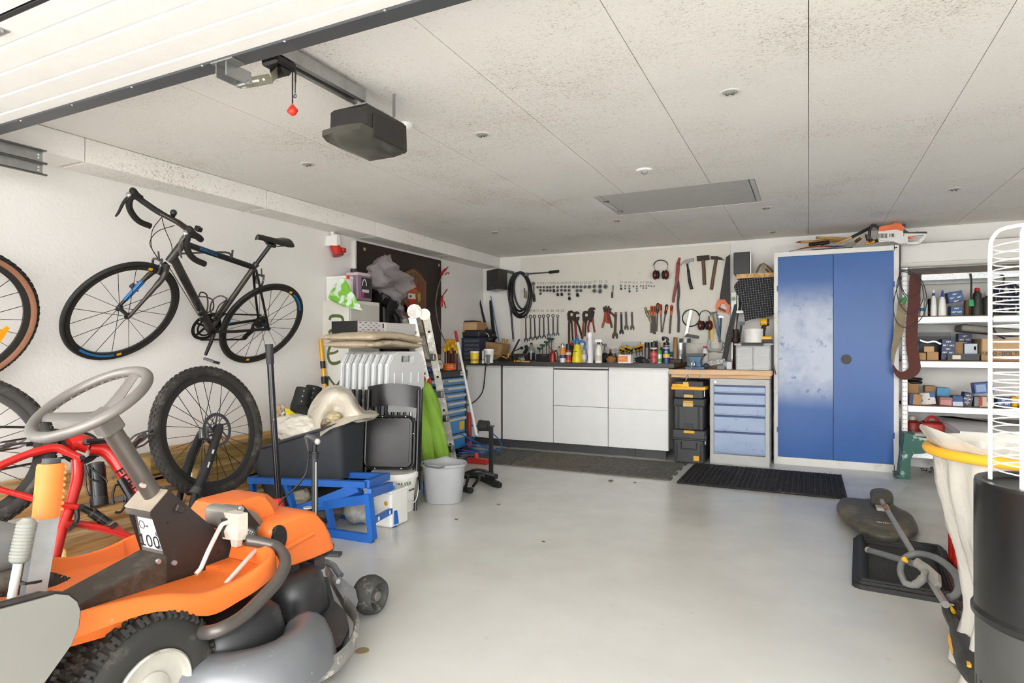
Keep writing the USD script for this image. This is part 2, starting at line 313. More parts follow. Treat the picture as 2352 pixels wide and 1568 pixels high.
# left track: a steel channel with two lips and a rolled middle rail
t=Thing('door_track','galvanised steel door track running along the boxed-in beam by the left wall','door track')
tx,yr=-3.335,1.66
t.add('track_web',M().box((tx-.004,YF,1.93),(tx,yr,2.045),.0005),GALV)
t.add('track_lip',M().box((tx-.004,YF,2.042),(tx+.028,yr+.006,2.047),.001),GALVD)
t.add('track_lip',M().tube([(tx+.012,YF,1.985),(tx+.012,yr+.01,1.985)],.008,8,flat=(.7,1.6)),GALVD)
t.add('track_lip',M().tube([(tx+.012,YF,1.930),(tx+.012,yr+.01,1.930)],.007,8,flat=(.7,1.6)),GALVD)
for z in(2.025,2.01,1.965,1.95):t.add('slot_hole',M().box((tx-.0005,yr-.022,z-.004),(tx+.0006,yr-.014,z+.004),.0002),WPL)
t.done()
# the opener: rail, trolley, arm, motor
t=Thing('garage_door_opener','black ceiling garage door opener with steel rail, perforated arm and red pull knob','door opener')
rx0,rx1=-1.727,-1.660
t.add('rail',M().ext([(rx0,2.17),(rx0,2.122),(rx0+.022,2.122),(rx0+.022,2.14),(rx1-.022,2.14),(rx1-.022,2.122),(rx1,2.122),(rx1,2.17)],2.9,frame((0,2.02,0),(1,0,0),(0,0,1))),GALV)
t.add('drive_belt',M().box((rx0+.024,-.8,2.132),(rx1-.024,2.0,2.139),.001),BLK)
t.add('housing',M().loft([[(x,y,z)for x,y in((-1.795+i,1.955+i),(-1.60-i,1.955+i),(-1.60-i,2.225-i),(-1.795+i,2.225-i))]for z,i in((1.955,.006),(1.965,0),(2.075,.002),(2.088,.012))]),C('#2b2a29',.55,v=.10,vs=14))
t.add('side_panel',M().box((-1.603,1.99,1.96),(-1.595,2.20,2.055),.004),C('#232222',.5,v=.08))
lr=[]
for z,i,yo in((1.99,0,-.03),(1.965,.002,-.034),(1.945,.012,-.02),(1.93,.035,.03),(1.923,.07,.08)):
 lr.append([(-1.80+i,1.945+yo+i*.3,z),(-1.70,1.932+yo+i*.3,z),(-1.598-i,1.945+yo+i*.3,z),(-1.598-i,2.21-i,z),(-1.80+i,2.21-i,z)])
t.add('lamp_cover',M().loft(lr[::-1]),C('#4b4a44',.22,v=.12,vs=8))
for a in(-1.60,-1.815):t.add('hanger',M().box((a,2.12,2.08),(a+.015,2.123,2.18),.0005),GALV)
q=aX(642,150,-1.69);ty=q[1]
t.add('trolley',M().box((-1.735,ty-.045,2.088),(-1.655,ty+.05,2.12),.008).cyl((-1.725,ty+.01,2.085),(-1.668,ty+.01,2.085),.022),BLKG)
br=aZ(508,155,DZ-.03)
t.add('door_bracket',M().box((br[0]-.045,1.352,DZ-.012),(br[0]+.055,1.405,DZ-.007),.001).box((br[0]-.03,1.36,DZ-.055),(br[0]-.027,1.46,DZ-.008),.001).box((br[0]+.016,1.36,DZ-.055),(br[0]+.019,1.46,DZ-.008),.001).cyl((br[0]-.035,1.45,DZ-.045),(br[0]+.025,1.45,DZ-.045),.009,n=10),GALV)
a0,a2=V(br[0]-.004,1.45,DZ-.045),V(-1.70,ty+.005,2.085);a1=aD(622,180,depth((a0+a2)/2)-.01)
ar=M();up=(0,.25,1)
for u,w in((a0,a1),(a1,a2)):ar.tube([u,w],1.,4,flat=(.0165,.0022),up=up)
t.add('arm',ar,C('#a8a591',.4,.6,v=.06))
hl=M()
for f in(.12,.26,.34,.42,.5,.72):
 c=a0+(a1-a0)*f;n_=unit(np.cross(a1-a0,up));hl.cyl(c-n_*.003,c+n_*.003,.0045,n=8)
t.add('arm_hole',hl,WPL)
k=aX(672,163,-1.69)
t.add('cord',M().cyl(k,(k[0],k[1],1.985),.0025,n=6),BLK)
kb=V(k[0],k[1],aX(671,254,-1.69)[2])
kn=t.add('pull_knob',M().sph(kb,(.0165,.0165,.018),8).tor(.0168,.003,20,6,frame(kb,(1,.3,.3),(0,1,0))).cyl(kb,kb+V(0,0,.022),.006,n=8),C('#d8331f',.4))
t.add('release_lever',M().box((k[0]+.010,k[1]-.001,2.06),(k[0]+.018,k[1]+.001,2.11),.0005).cyl((k[0]+.014,k[1],2.06),(k[0]+.012,k[1],2.02),.002,n=6).tor(.006,.0018,14,6,frame((k[0]+.012,k[1],2.01),(0,0,1),(1,0,0))),C('#3a3937',.5));t.done()
one('speaker_dome','small white cap on the ceiling just behind the door opener motor','ceiling cap',M().lathe([(0,-.03),(.02,-.028),(.035,-.012),(.038,0)],16,mv(*(aZ(930,285,ZC)))),WPL)
def spot(x,y,lab,eyes=1):
 c=aZ(x,y,ZC);t=Thing('ceiling_spot',lab,'ceiling light','recessed ceiling spots')
 t.add('trim_ring',M().lathe([(.030,0),(.030,-.003),(.040,-.004),(.046,0)],28,mv(*c),1.if eyes<2 else 1.15),C('#d9d8d4',.35,v=.02))
 t.add('lens',M().lathe([(0,-.006),(.018,-.005),(.029,-.001),(.030,0)],24,mv(*c)),C('#a8a8a4',.25,v=.05))
 t.add('lamp',M().sph(c+V(-.011,0,-.006),.008,8).sph(c+V(.011,0,-.006),.008,8),C('#6e6d68',.2,.7));t.done()
for x,y,l in((1677,212,'large recessed ceiling spot with two little lamps, nearest the viewer on the right'),(1108,309,'recessed ceiling spot to the right of the door opener'),(708,377,'recessed ceiling spot below and left of the door opener, above the road bike'),(1760,477,'recessed ceiling spot just right of the grey attic hatch'),(1417,506,'recessed ceiling spot just below the left end of the attic hatch'),(1137,533,'recessed ceiling spot near the corner speaker and the boxed-in beam'),(1775,532,'recessed ceiling spot closest to the back wall, left of the blue cabinet'),(2192,434,'recessed ceiling spot furthest right, above the chainsaw handle'),(1250,572,'small recessed ceiling spot close to the back wall above the coiled hose')):spot(x,y,l)
c=aZ(1480,390,ZC);t=Thing('motion_sensor','round white motion sensor with grey eye on the ceiling','sensor')
t.add('base',M().lathe([(.0,-.012),(.045,-.010),(.052,0)],28,mv(*c)),WPL);t.add('eye',M().sph(c+V(0,0,-.012),(.022,.022,.016),10),C('#9a9c9d',.3));t.done()
t=Thing('attic_hatch','pale grey flush attic hatch in the ceiling','hatch');hx=HX0+.055
t.add('leaf',M().box((hx,HY0+.004,ZC+.001),(HX1-.04,HY1-.004,ZC+.014),.001),C('#c3c3c0',.5,v=.02))
t.add('frame_strip',M().box((HX0+.004,HY0+.004,ZC+.001),(hx-.004,HY1-.004,ZC+.014),.001),C('#cfcecb',.5));t.add('frame_strip',M().box((HX1-.034,HY0+.004,ZC+.001),(HX1-.003,HY1-.004,ZC+.014),.001),C('#cfcecb',.5))
for f in(.25,.78):
 y=HY0+(HY1-HY0)*f;t.add('hinge',M().box((hx-.025,y-.018,ZC-.004),(hx+.014,y+.018,ZC+.002),.001).cyl((hx,y-.02,ZC-.004),(hx,y+.02,ZC-.004),.004,n=8),GALVD)
t.done()
# ================================================================ BACK WALL FURNITURE
CABW=C('#f1f1ef',.35,v=.015);PLINTH=C('#47484a',.55,v=.05);CABIN=C('#3a3a3b',.7)
CY,CT=5.97,.875;YW=6.62
def base_cabinet(x0,x1,lab,splits,z0=.087):
 t=Thing('base_cabinet',lab,'cabinet','white base cabinets under the worktop')
 t.add('body',M().box((x0,CY+.021,z0),(x1,YW,.893),.001),WHT if x1>-1.3 else CABIN)
 zz=[z0]+splits+[CT]
 for a,b in zip(zz,zz[1:]):
  t.add('door',M().box((x0+.002,CY,a+.002),(x1-.002,CY+.02,b-.002-(.014 if len(zz)>2 and a>z0 else 0)),.0015),CABW)
 t.add('grip_rail',M().box((x0+.002,CY+.005,CT-.001),(x1-.002,CY+.02,CT+.016),.001),C('#d6d6d4',.5));t.done()
base_cabinet(-3.484,-3.042,'leftmost white base cabinet, half hidden behind the roller tool cabinet',[])
base_cabinet(-3.022,-2.421,'white base cabinet with one tall undivided door',[])
base_cabinet(-2.418,-1.824,'white base cabinet with upper and lower fronts, in the middle of the row',[.482])
base_cabinet(-1.821,-1.221,'rightmost white base cabinet with upper and lower fronts, beside the stacked toolboxes',[.480])
t=Thing('plinth','dark grey plinth board under the white base cabinets','plinth')
for a,b in((-3.45,-1.565),(-1.562,-1.255)):t.add('board',M().box((a,6.03,0),(b,6.045,.085),.001),PLINTH)
t.done()
WT=.941
t=Thing('worktop','long dark grey worktop over the white base cabinets','worktop')
t.add('slab',M().box((-3.55,5.945,.8955),(-1.162,YW+.02,WT),.003),C('#4a4846',.45,v=.08,vs=20),label='dark speckled laminate top');t.add('end_edge',M().box((-1.1618,5.947,.896),(-1.160,YW+.02,WT-.001),.0005),WOOD('#6b4a2e','#3d2818',1),label='raw brown chipboard end');t.done()
BT=.882
BEECH=WOOD('#dcb88f','#c79d72',0,2.2,.5)
t=Thing('workbench','beech workbench top between the worktop and the blue cabinet','workbench')
t.add('top',M().box((-1.219,5.985,.834),(-.300,YW,BT),.002),BEECH);t.add('under_rail',M().box((-1.20,6.005,.803),(-.315,YW-.05,.8335),.002),BEECH)
for x in(1583,1608):q=aY(x,866,5.998);t.add('bolt',M().cyl((q[0],5.997,.80),(q[0],5.997,.832),.006,n=8),GALV)
t.done()
# grey drawer unit with five blue drawers
def banded_blue(base,pale,lo,hi,thr=.5,amp=.5):
 """blue lacquer mixed towards a pale tone, blotchily, between heights lo and hi"""
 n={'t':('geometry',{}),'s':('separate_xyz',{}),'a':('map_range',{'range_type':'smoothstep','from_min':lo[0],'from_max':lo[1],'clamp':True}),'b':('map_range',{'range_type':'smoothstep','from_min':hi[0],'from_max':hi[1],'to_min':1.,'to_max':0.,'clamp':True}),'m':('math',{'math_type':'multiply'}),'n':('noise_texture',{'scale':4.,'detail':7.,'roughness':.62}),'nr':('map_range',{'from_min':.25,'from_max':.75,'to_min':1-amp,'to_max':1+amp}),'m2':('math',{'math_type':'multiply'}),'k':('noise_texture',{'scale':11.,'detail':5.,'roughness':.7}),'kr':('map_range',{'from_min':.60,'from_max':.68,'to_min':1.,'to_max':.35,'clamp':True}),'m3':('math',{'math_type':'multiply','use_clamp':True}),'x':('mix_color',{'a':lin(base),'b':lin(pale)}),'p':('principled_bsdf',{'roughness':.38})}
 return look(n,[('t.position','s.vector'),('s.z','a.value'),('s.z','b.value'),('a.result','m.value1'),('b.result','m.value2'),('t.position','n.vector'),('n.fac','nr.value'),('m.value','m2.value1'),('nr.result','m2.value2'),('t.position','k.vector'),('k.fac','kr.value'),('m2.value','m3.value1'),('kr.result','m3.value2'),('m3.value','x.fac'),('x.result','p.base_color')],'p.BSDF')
BLUE=C('#1758a2',.35,v=.05,vs=3);BANDB=banded_blue('#1758a2','#b9c3d6',(.50,.85),(1.3,1.75));BANDB2=banded_blue('#2b63a6','#a3b4d2',(-.2,.25),(.80,.95),amp=.25);DKB=C('#1d437c',.4)
GREYL=C('#bdbdbb',.45,v=.03)
t=Thing('drawer_unit','grey steel workshop drawer unit with five blue drawers','drawer unit');x0,x1=-.838,-.318
t.add('case',M().box((x0,6.0,.0),(x0+.035,YW,.800),.002).box((x1-.035,6.0,0),(x1,YW,.800),.002).box((x0+.03,6.0,.742),(x1-.03,YW,.800),.002).box((x0+.03,6.0,0),(x1-.03,YW,.095),.002).box((x0+.03,6.03,.09),(x1-.03,YW,.745),.002),GREYL)
t.add('lock',M().lathe([(0,.006),(.010,.006),(.013,0)],16,BACK((x0+.05,6.0,.77))),CHROME)
dz=[.098,.305,.455,.560,.665,.738]
for k in range(5):
 d=t.add('drawer',M().box((x0+.037,6.001,dz[k]+.016),(x1-.037,6.02,dz[k+1]-.012),.001),BANDB2)
 d.sub('grip_lip',M().tube([(x0+.037,6.0,dz[k]+.012),(x1-.037,6.0,dz[k]+.012)],1.,8,flat=(.007,.006)),BANDB2)
 d.sub('grip_groove',M().box((x0+.037,6.006,dz[k+1]-.011),(x1-.037,6.02,dz[k+1]+.001),.001),DKB)
t.add('lettering',M().text('bedrunka',.013,BACK((x1-.08,5.9995,.768)),.001),C('#a9a9a7',.4),False);t.done()
# tall cabinet with two blue doors
t=Thing('tall_cabinet','tall white steel cabinet with two blue doors and a black handle','cabinet');x0,x1,y0,zt=-.293,.708,6.235,1.985
t.add('case',M().box((x0,y0,0),(x0+.035,YW,zt),.002).box((x1-.04,y0,0),(x1,YW,zt),.002).box((x0+.03,y0,zt-.045),(x1-.03,YW,zt),.002).box((x0+.03,y0,0),(x1-.03,YW,.072),.002).box((x0+.03,y0+.025,.07),(x1-.03,YW,zt-.04),.002),C('#e3e2de',.45,v=.03,c2='#c9c6c0',thr=(.62,.7)))
xm=aY(1914,800,y0)[0]
t.add('door',M().box((x0+.036,y0-.001,.074),(xm-.002,y0+.02,zt-.047),.002),BANDB,label='left door, its blue lacquer worn pale and scuffed')
d2=t.add('door',M().box((xm+.001,y0-.003,.074),(x1-.041,y0+.02,zt-.047),.002),BLUE,label='right door, plain blue')
h=aY(1944,825,y0-.003)
d2 .sub('handle',M().ext(affinity.scale(Point(0,0).buffer(.044,24),.92,1.),.014,BACK(h)).ext([(-.014,-.036),(.016,-.036),(.03,.03),(-.03,.03)],.024,BACK(h)),BLK)
for z in(1.62,.30):t.add('hinge',M().box((x0+.026,y0-.004,z),(x0+.036,y0+.004,z+.05),.001).box((x1-.042,y0-.004,z),(x1-.032,y0+.004,z+.05),.001),C('#2a66ad',.4));t.add('hinge_pin',M().box((x0+.026,y0-.004,z-.052),(x0+.035,y0+.004,z-.002),.001).box((x1-.041,y0-.004,z-.052),(x1-.032,y0+.004,z-.002),.001),WHT)
q=M().ext([(-.012,0),(0,-.008),(.012,0),(0,.008)],.001,BACK((x1-.022,y0-.0005,zt-.022)));t.add('badge',q,BLK);t.done()
# stacked tool boxes
TBX=C('#3c3d40',.5,v=.06,vs=12,b=.1,bs=300);TBD=C('#26272a',.5,v=.06);TBY=C('#f0b51e',.42,v=.03)
x0,x1,y0=-1.150,-.880,5.895
t=Thing('toolbox','bottom black toolbox of the stack, with a yellow sticker on its front','toolbox','black toolboxes stacked under the workbench')
t.add('body',M().rb((x0,y0,.0),(x1,6.35,.225),.018),TBX);t.add('lid',M().rb((x0-.014,y0-.012,.225),(x1+.014,6.36,.315),.014),TBX);t.add('rim',M().box((x0-.018,y0-.018,.218),(x1+.018,6.36,.238),.004),TBD)
for a,b in((x0+.02,x0+.03),(x1-.03,x1-.02)):t.add('rib',M().box((a,y0-.003,.03),(b,y0+.01,.2),.003),TBD)
t.add('handle',M().tube([(x0+.065,y0-.004,.205),(x0+.065,y0-.008,.135),(x1-.065,y0-.008,.135),(x1-.065,y0-.004,.205)],.008,6),TBD);t.add('latch',M().box((-1.06,y0-.017,.285),(-.96,y0-.002,.312),.004),TBY);t.add('sticker',M().box((-.972,y0-.001,.03),(-.922,y0+.002,.075),.0005),YEL)
t.add('side_clasp',M().box((x1+.004,y0+.02,.18),(x1+.02,y0+.05,.26),.004),STEEL);t.done()
x0,x1=-1.148,-.885
t=Thing('toolbox','tall middle black toolbox of the stack','toolbox','black toolboxes stacked under the workbench')
t.add('body',M().rb((x0,y0,.316),(x1,6.3,.545),.014),TBX);t.add('lid',M().rb((x0-.01,y0-.008,.54),(x1+.014,6.31,.612),.012),TBD);t.add('rim',M().box((x0-.014,y0-.012,.535),(x1+.016,6.31,.548),.004),TBD)
for a in(x0+.028,x1-.046):t.add('rib',M().box((a,y0-.004,.325),(a+.018,y0+.01,.53),.003),TBD)
t.add('latch',M().box((-1.066,y0-.018,.535),(-.972,y0-.004,.578),.004),C('#d9b871',.5),label='sun-bleached yellow latch');t.add('latch_bar',M().box((-1.063,y0-.02,.58),(-.975,y0-.006,.592),.003),TBY);t.add('hand_recess',M().box((-1.06,y0-.004,.318),(-.978,y0+.004,.375),.002),BLK);t.done()
t=Thing('toolbox','top black toolbox of the stack, with a wide yellow lid edge','toolbox','black toolboxes stacked under the workbench')
t.add('body',M().rb((x0,y0,.614),(x1,6.28,.700),.012),TBX);t.add('lid',M().rb((x0,y0+.01,.705),(x1,6.28,.776),.012),TBD)
t.add('lid_edge',M().rb((x0-.03,y0-.014,.69),(x1+.024,6.3,.726),.012).rb((x0-.022,y0-.01,.722),(-1.06,6.2,.748),.008).ext([(-1.075,.722),(-1.01,.722),(-1.018,.768),(-1.062,.768)],.03,BACK((0,y0+.018,0))),TBY)
t.add('latch',M().box((-1.06,y0-.008,.62),(-.975,y0+.004,.650),.003),C('#d9b871',.5));t.add('hand_recess',M().box((-1.066,y0-.003,.651),(-.972,y0+.004,.678),.002),BLK);t.add('side_clasp',M().box((x1+.004,y0+.01,.63),(x1+.016,y0+.03,.69),.003),STEEL);t.done()
# floor mats
def mat_tile(x0,x1,col,lab,y0=5.06,y1=5.86):
 t=Thing('floor_mat',lab,'floor mat','grey interlocking floor mats before the cabinets')
 n=7;ed=[]
 def teeth(x,d):return[(x+(d if k%2 else 0),y0+(y1-y0)*(k+e)/n)for k in range(n)for e in(0,1)]
 o=teeth(x1,-.03)+teeth(x0,-.03)[::-1]
 m=M().ext(o,.008)
 t.add('base',m,C(col,.85,v=.10,vs=12),False);r=M();k=int((x1-x0)/.024)
 for i in range(k):xx=x0+.012+i*(x1-x0-.02)/k;r.box((xx,y0+.015,.0075),(xx+.012,y1-.015,.012),.0015)
 for i in range(12):yy=y0+.03+i*(y1-y0-.05)/12;r.box((x0+.01,yy,.0075),(x1-.035,yy+.012,.0112),.0015)
 t.add('ribs',r,C(col,.8,v=.14,vs=30,c2='#a79c8c',thr=(.6,.72),s2=30.));t.done()
mat_tile(-3.02,-2.50,'#5d5b57','dark grey ribbed floor mat tile furthest left, under the blue hose');mat_tile(-2.485,-1.775,'#6d665d','dusty brown-grey floor mat tile in the middle');mat_tile(-1.76,-1.02,'#66655f','grey ribbed floor mat tile next to the black rubber mat')
t=Thing('rubber_mat','black open-grid rubber mat in front of the blue cabinet','rubber mat');x0,x1,y0,y1=-.945,.245,4.985,5.86
RM=C('#242322',.7,v=.15,vs=20,c2='#4f463a',thr=(.56,.7),s2=14.);fr=M();n=30
for i in range(n+1):
 x=x0+(x1-x0)*i/n;fr.box((x-.006,y0,0),(x+.006,y1,.020),.002)
 if i<n:fr.box((x+.012,y0,.0),(x+.0155,y1,.020),.001).box((x+.024,y0,.0),(x+.0275,y1,.020),.001)
rb=M();k=34
for j in range(k+1):
 y=y0+(y1-y0-.012)*j/k;rb.box((x0,y,.002),(x1,y+.012,.016),.002)
t.add('long_ribs',fr,RM);t.add('cross_ribs',rb,RM);t.done()
# air conditioner
t=Thing('air_conditioner','long white air conditioner on the back wall above the shelves','air conditioner');ax0,ax1=.745,1.70
pr=[(0,1.80),(.03,1.765),(.13,1.785),(.205,1.815),(.222,1.85),(.225,2.01),(.205,2.022),(0,2.022)]
ACW=C('#e6e5e1',.3,v=.015)
t.add('body',M().ext([(a,z)for a,z in pr],ax1-ax0,frame((ax0,YB,0),(0,-1,0),(0,0,1))@mv(0,0,-(ax1-ax0))),ACW,40);t.add('front_panel',M().box((ax0+.004,YB-.232,1.845),(ax1-.004,YB-.222,2.012),.003),ACW)
t.add('louvre',M().ext([(.05,1.772),(.19,1.806),(.188,1.812),(.048,1.778)],ax1-ax0-.12,frame((ax0+.06,YB,0),(0,-1,0),(0,0,1))@mv(0,0,-(ax1-ax0-.12))@mv(0,-.008,0)),C('#c6c6c3',.4));t.done()
# shelf rack
SHW=C('#e4e5e4',.4,.15,v=.03);BEAM=C('#b9bdbf',.42,.75,v=.10,vs=60);HDF=C('#7a5638',.8,v=.06)
SX0,SX1,SY0=.722,2.06,6.17
t=Thing('shelf_rack','open steel shelf rack with perforated posts beside the blue cabinet','shelf')
for x in(SX0,SX1-.04):
 for y in(SY0,6.55):
  p_=t.add('post',M().box((x,y,0),(x+.04,y+.003,1.775),.0005).box((x,y,0),(x+.003,y+.04,1.775),.0005),SHW)
  if y==SY0 and x==SX0:
   hl=M();z=.08
   while z<1.76:hl.box((x+.008,y-.0006,z),(x+.016,y+.001,z+.005),.0002).box((x+.024,y-.0006,z),(x+.032,y+.001,z+.005),.0002);z+=.0395
   p_.sub('slot',hl,C('#3c3d3d',.7))
SH=[1.36,.985,.605,.215,1.72]
for z in SH:
 s_=t.add('shelf_board',M().box((SX0+.004,SY0+.003,z-.008),(SX1-.004,6.588,z),.001),HDF)
 for y in(SY0-.002,6.575):s_.sub('beam',M().box((SX0+.041,y,z-.062),(SX1-.041,y+.012,z-.006),.003),BEAM)
t.done()
# ================================================================ RIGHT SIDE: ON THE CABINET, THE RACK, THE FLOOR
def P(pts,Y):return[tuple(aY(x,y,Y)[[0,2]])for x,y in pts]  # an outline seen against the plane Y, in metres (x, z)
def flat(pts,Y,t,sm=0):return M().ext(Polygon(P(pts,Y))if not sm else Polygon(P(pts,Y)).buffer(sm).buffer(-sm),t,BACK((0,Y,0)))
def rect(x0,y0,x1,y1,Y,dep,b=.002):
 """a box whose front stands at plane Y under the given rectangle of the photograph, dep deep"""
 a,c=aY(x0,(y0+y1)/2,Y),aY(x1,(y0+y1)/2,Y);z0,z1=aY((x0+x1)/2,y1,Y)[2],aY((x0+x1)/2,y0,Y)[2]
 return(a[0],Y,z0),(c[0],Y+dep,z1)
 # ---- chainsaw
Y=6.27;SAWW=C('#dcdcd8',.4,v=.05,c2='#a09a90',thr=(.6,.7),s2=20.);SAWO=C('#e3672a',.42,v=.06)
t=Thing('chainsaw','orange and light grey petrol chainsaw lying on the tall cabinet','chainsaw')
t.add('body',flat([(2015,535),(2013,549),(2022,556),(2050,558),(2062,563),(2072,562),(2071,535),(2055,531)],Y,.09,.004),SAWW)
t.add('top_cover',flat([(2015,534),(2018,524),(2048,518),(2052,515),(2068,517),(2070,522),(2075,524),(2071,537),(2040,532)],Y-.005,.075,.003),SAWO)
h=Polygon(P([(2070,536),(2128,536),(2127,544),(2110,562),(2095,564),(2062,563)],Y)).difference(Polygon(P([(2083,545),(2120,542),(2106,557),(2082,559)],Y)))
t.add('rear_handle',M().ext(h,.04,BACK((0,Y-.025,0))),SAWW);t.add('handle_top',flat([(2071,535),(2074,528),(2086,535),(2126,534),(2128,538),(2072,538)],Y-.02,.05),BLK)
t.add('trigger',flat([(2083,544),(2098,543),(2095,548),(2090,549)],Y-.03,.03),SAWO);t.add('throttle_lock',flat([(2100,534),(2108,532),(2108,535)],Y-.03,.03),SAWO)
g=M()
for k in range(7):p=aY(2018+k*3,541,Y-.09);g.box((p[0],Y-.093,p[2]-.02),(p[0]+.005,Y-.088,p[2]+.018),.001)
for k in range(4):p=aY(2043+k*3,540,Y-.09);g.box((p[0],Y-.093,p[2]-.016),(p[0]+.005,Y-.088,p[2]+.014),.001)
t.add('vent_slots',g,BLK,label='black cooling slots')
fh=spl([aY(x,y,Y-.06)for x,y in((1999,556),(1997,540),(1999,524),(2005,517),(2014,520),(2019,527))],6)
t.add('front_handle',M().tube(fh,.011,10),BLK);t.add('hand_guard',flat([(1986,540),(1996,545),(2004,553),(1990,553)],Y-.02,.08),BLK)
t.add('side_cover',flat([(2016,550),(2050,553),(2055,557),(2018,558)],Y-.02,.05),SAWW);t.add('cap',M().cyl(aY(2074,540,Y-.06),aY(2074,540,Y-.068),.010,n=14),SAWO)
t.add('filler_cap',flat([(2066,515),(2078,516),(2079,521),(2067,522)],Y-.02,.04),BLK);t.done()
# ---- long tools on the cabinet
TOPZ=1.985
def stick(name,lab,cat,a,b,r,mt,grip=None,group=None,r2=None):
 t=Thing(name,lab,cat,group);a,b=V(*a),V(*b);t.add('handle',M().tube([a,a+(b-a)*.3,b],[r,r*1.03,r2 or r],12),mt)
 if grip:t.add('grip',M().tube([b,b+unit(b-a)*.12,b+unit(b-a)*.15],[r*1.15,r*1.2,r*.9],12),grip)
 return t
WDH=WOOD('#c9a063','#9c7443',0,2.5,.5)
t=stick('tool_handle','long pale wooden tool handle on the tall cabinet, upper one, its round end pointing left','tool handle',aY(1876,546,6.36),aY(1945,549,6.5),.0135,WDH);t.done()
t=stick('tool_handle','wooden tool handle with a red painted tip, lower one on the tall cabinet','tool handle',aY(1838,556,6.33),aY(1930,552,6.5),.0125,WDH);t.add('tip',M().tube([aY(1838,556,6.329),aY(1828,556,6.32)],[.011,.003],8),C('#a3301d',.6));t.done()
t=stick('axe_handle','wooden handle with a black rubber grip slanting up on the tall cabinet','tool handle',aY(1918,562,6.3),aY(1956,545,6.3),.011,WDH,None);t.add('grip',M().tube([aY(1956,545,6.3),aY(1985,530,6.32),aY(2000,523,6.33)],[.013,.014,.015],10),BLK);t.done()
t=stick('mallet_handle','short brown wooden handle with a pale cut end, left of the chainsaw','tool handle',aY(1965,555,6.4),aY(1978,546,6.3),.015,WOOD('#8b6240','#5f3f27',0));t.add('end_face',M().sph(aY(1980,543.5,6.29),(.0155,.006,.0155),8),C('#cdb58d',.7));t.done()
t=stick('yellow_grip_tool','tool with an orange-yellow grip and black end on the tall cabinet','hand tool',aY(1988,559,6.27),aY(2009,554,6.27),.014,C('#e79a22',.5));t.add('cap',M().tube([aY(2009,554,6.27),aY(2016,552,6.27)],[.015,.011],10),BLK);t.done()
t=Thing('hedge_tool','black tool with a round eye end and dark bars on the tall cabinet','hand tool')
t.add('arm',M().tube([aY(1862,561,6.3),aY(1900,556,6.35)],.017,10).sph(aY(1862,561,6.29),(.018,.02,.018),8),BLK);t.add('second_arm',M().tube([aY(1905,555,6.28),aY(1885,561,6.3)],.016,10),BLK)
t.add('plate',M().box((.02,6.32,TOPZ),(.36,6.55,TOPZ+.02),.004),BLK);t.done()
q=[aY(x,y,6.26)for x,y in((1812,577),(1840,571),(1870,566),(1905,565))]
one('spade_blade','thin orange-red curved blade lying at the front of the tall cabinet top','blade',M().tube(spl(q,5),[.004]*5+[.010]*11,8,flat=(.6,2.2)),C('#c9552b',.4))
one('blue_strap','dark blue strap lying crumpled on the tall cabinet top','strap',M().tube(spl([aY(x,y,6.28)for x,y in((1895,565),(1915,566),(1935,565),(1953,564))],5),1.,6,flat=(.008,.003)),C('#23335e',.7))
one('saw_blade','grey curved metal blade on the tall cabinet between the handles and the chainsaw','blade',flat([(1930,566),(1945,558),(1962,554),(1968,562),(1962,566)],6.28,.006),C('#6f6a62',.5,.6,v=.15))
# ---- belt, strap and cable hanging on the rack's post
def ribbon(pts,w,t_,nrm,Y0=None):return M().tube(spl(pts,6),1.,4,flat=(t_,w/2),up=nrm)
def hang(pts,Y):return[aY(x,y,Y)for x,y in pts]
b=M();q=spl(hang([(2103,628),(2100,680),(2095,740),(2094,790),(2099,825),(2101,845),(2093,856),(2080,862),(2066,860),(2056,850),(2051,838)],6.12),6)
wd=np.interp(np.linspace(0,1,len(q)),[0,.55,.75,.85,1],[.042,.042,.034,.02,.006]);rings=[]
for k,p in enumerate(q):tng=unit(q[min(k+1,len(q)-1)]-q[max(k-1,0)]);sd=unit(np.cross(tng,(0,-1,0)));rings.append([p+sd*wd[k]+V(0,.001,0),p+sd*wd[k]-V(0,.001,0),p-sd*wd[k]-V(0,.001,0),p-sd*wd[k]+V(0,.001,0)])
q2=spl(hang([(2051,838),(2052,810),(2060,780),(2066,750),(2070,715),(2072,690)],6.135),6);r2=[]
for k,p in enumerate(q2):tng=unit(q2[min(k+1,len(q2)-1)]-q2[max(k-1,0)]);sd=unit(np.cross(tng,(0,-1,0)));w_=np.interp(k/len(q2),[0,.5,1],[.006,.036,.026]);r2 .append([p+sd*w_+V(0,.001,0),p+sd*w_-V(0,.001,0),p-sd*w_-V(0,.001,0),p-sd*w_+V(0,.001,0)])
t=Thing('sanding_belt','long brown sanding belt hanging in a loop on the rack post','sanding belt');t.add('grit_side',M().loft(rings),C('#5d3630',.9,v=.05));t.add('cloth_side',M().loft(r2),C('#8f8268',.85,v=.12,vs=20));t.done()
t=Thing('power_cable','thin black cable coiled on the rack post with a green plug','cable');m=M();pc=V(2095,690)
lp=spl(hang([(2068,622),(2090,622),(2112,636),(2126,668),(2128,700),(2118,728),(2098,748),(2078,752),(2060,740),(2052,712),(2055,680),(2064,650)],6.10),5,True);m.tube(lp,.0035,6,True)
lp=spl(hang([(2072,622),(2100,628),(2116,650),(2121,680),(2112,706),(2096,722),(2078,712),(2064,690),(2060,655)],6.09),5,True);m.tube(lp,.0035,6,True)
lp=spl(hang([(2070,624),(2096,630),(2110,645),(2113,665),(2104,678),(2088,681),(2076,670),(2068,645)],6.085),5,True);m.tube(lp,.0033,6,True)
m.tube(spl(hang([(2070,622),(2066,650),(2074,672),(2080,682)],6.08),5),.0035,6)
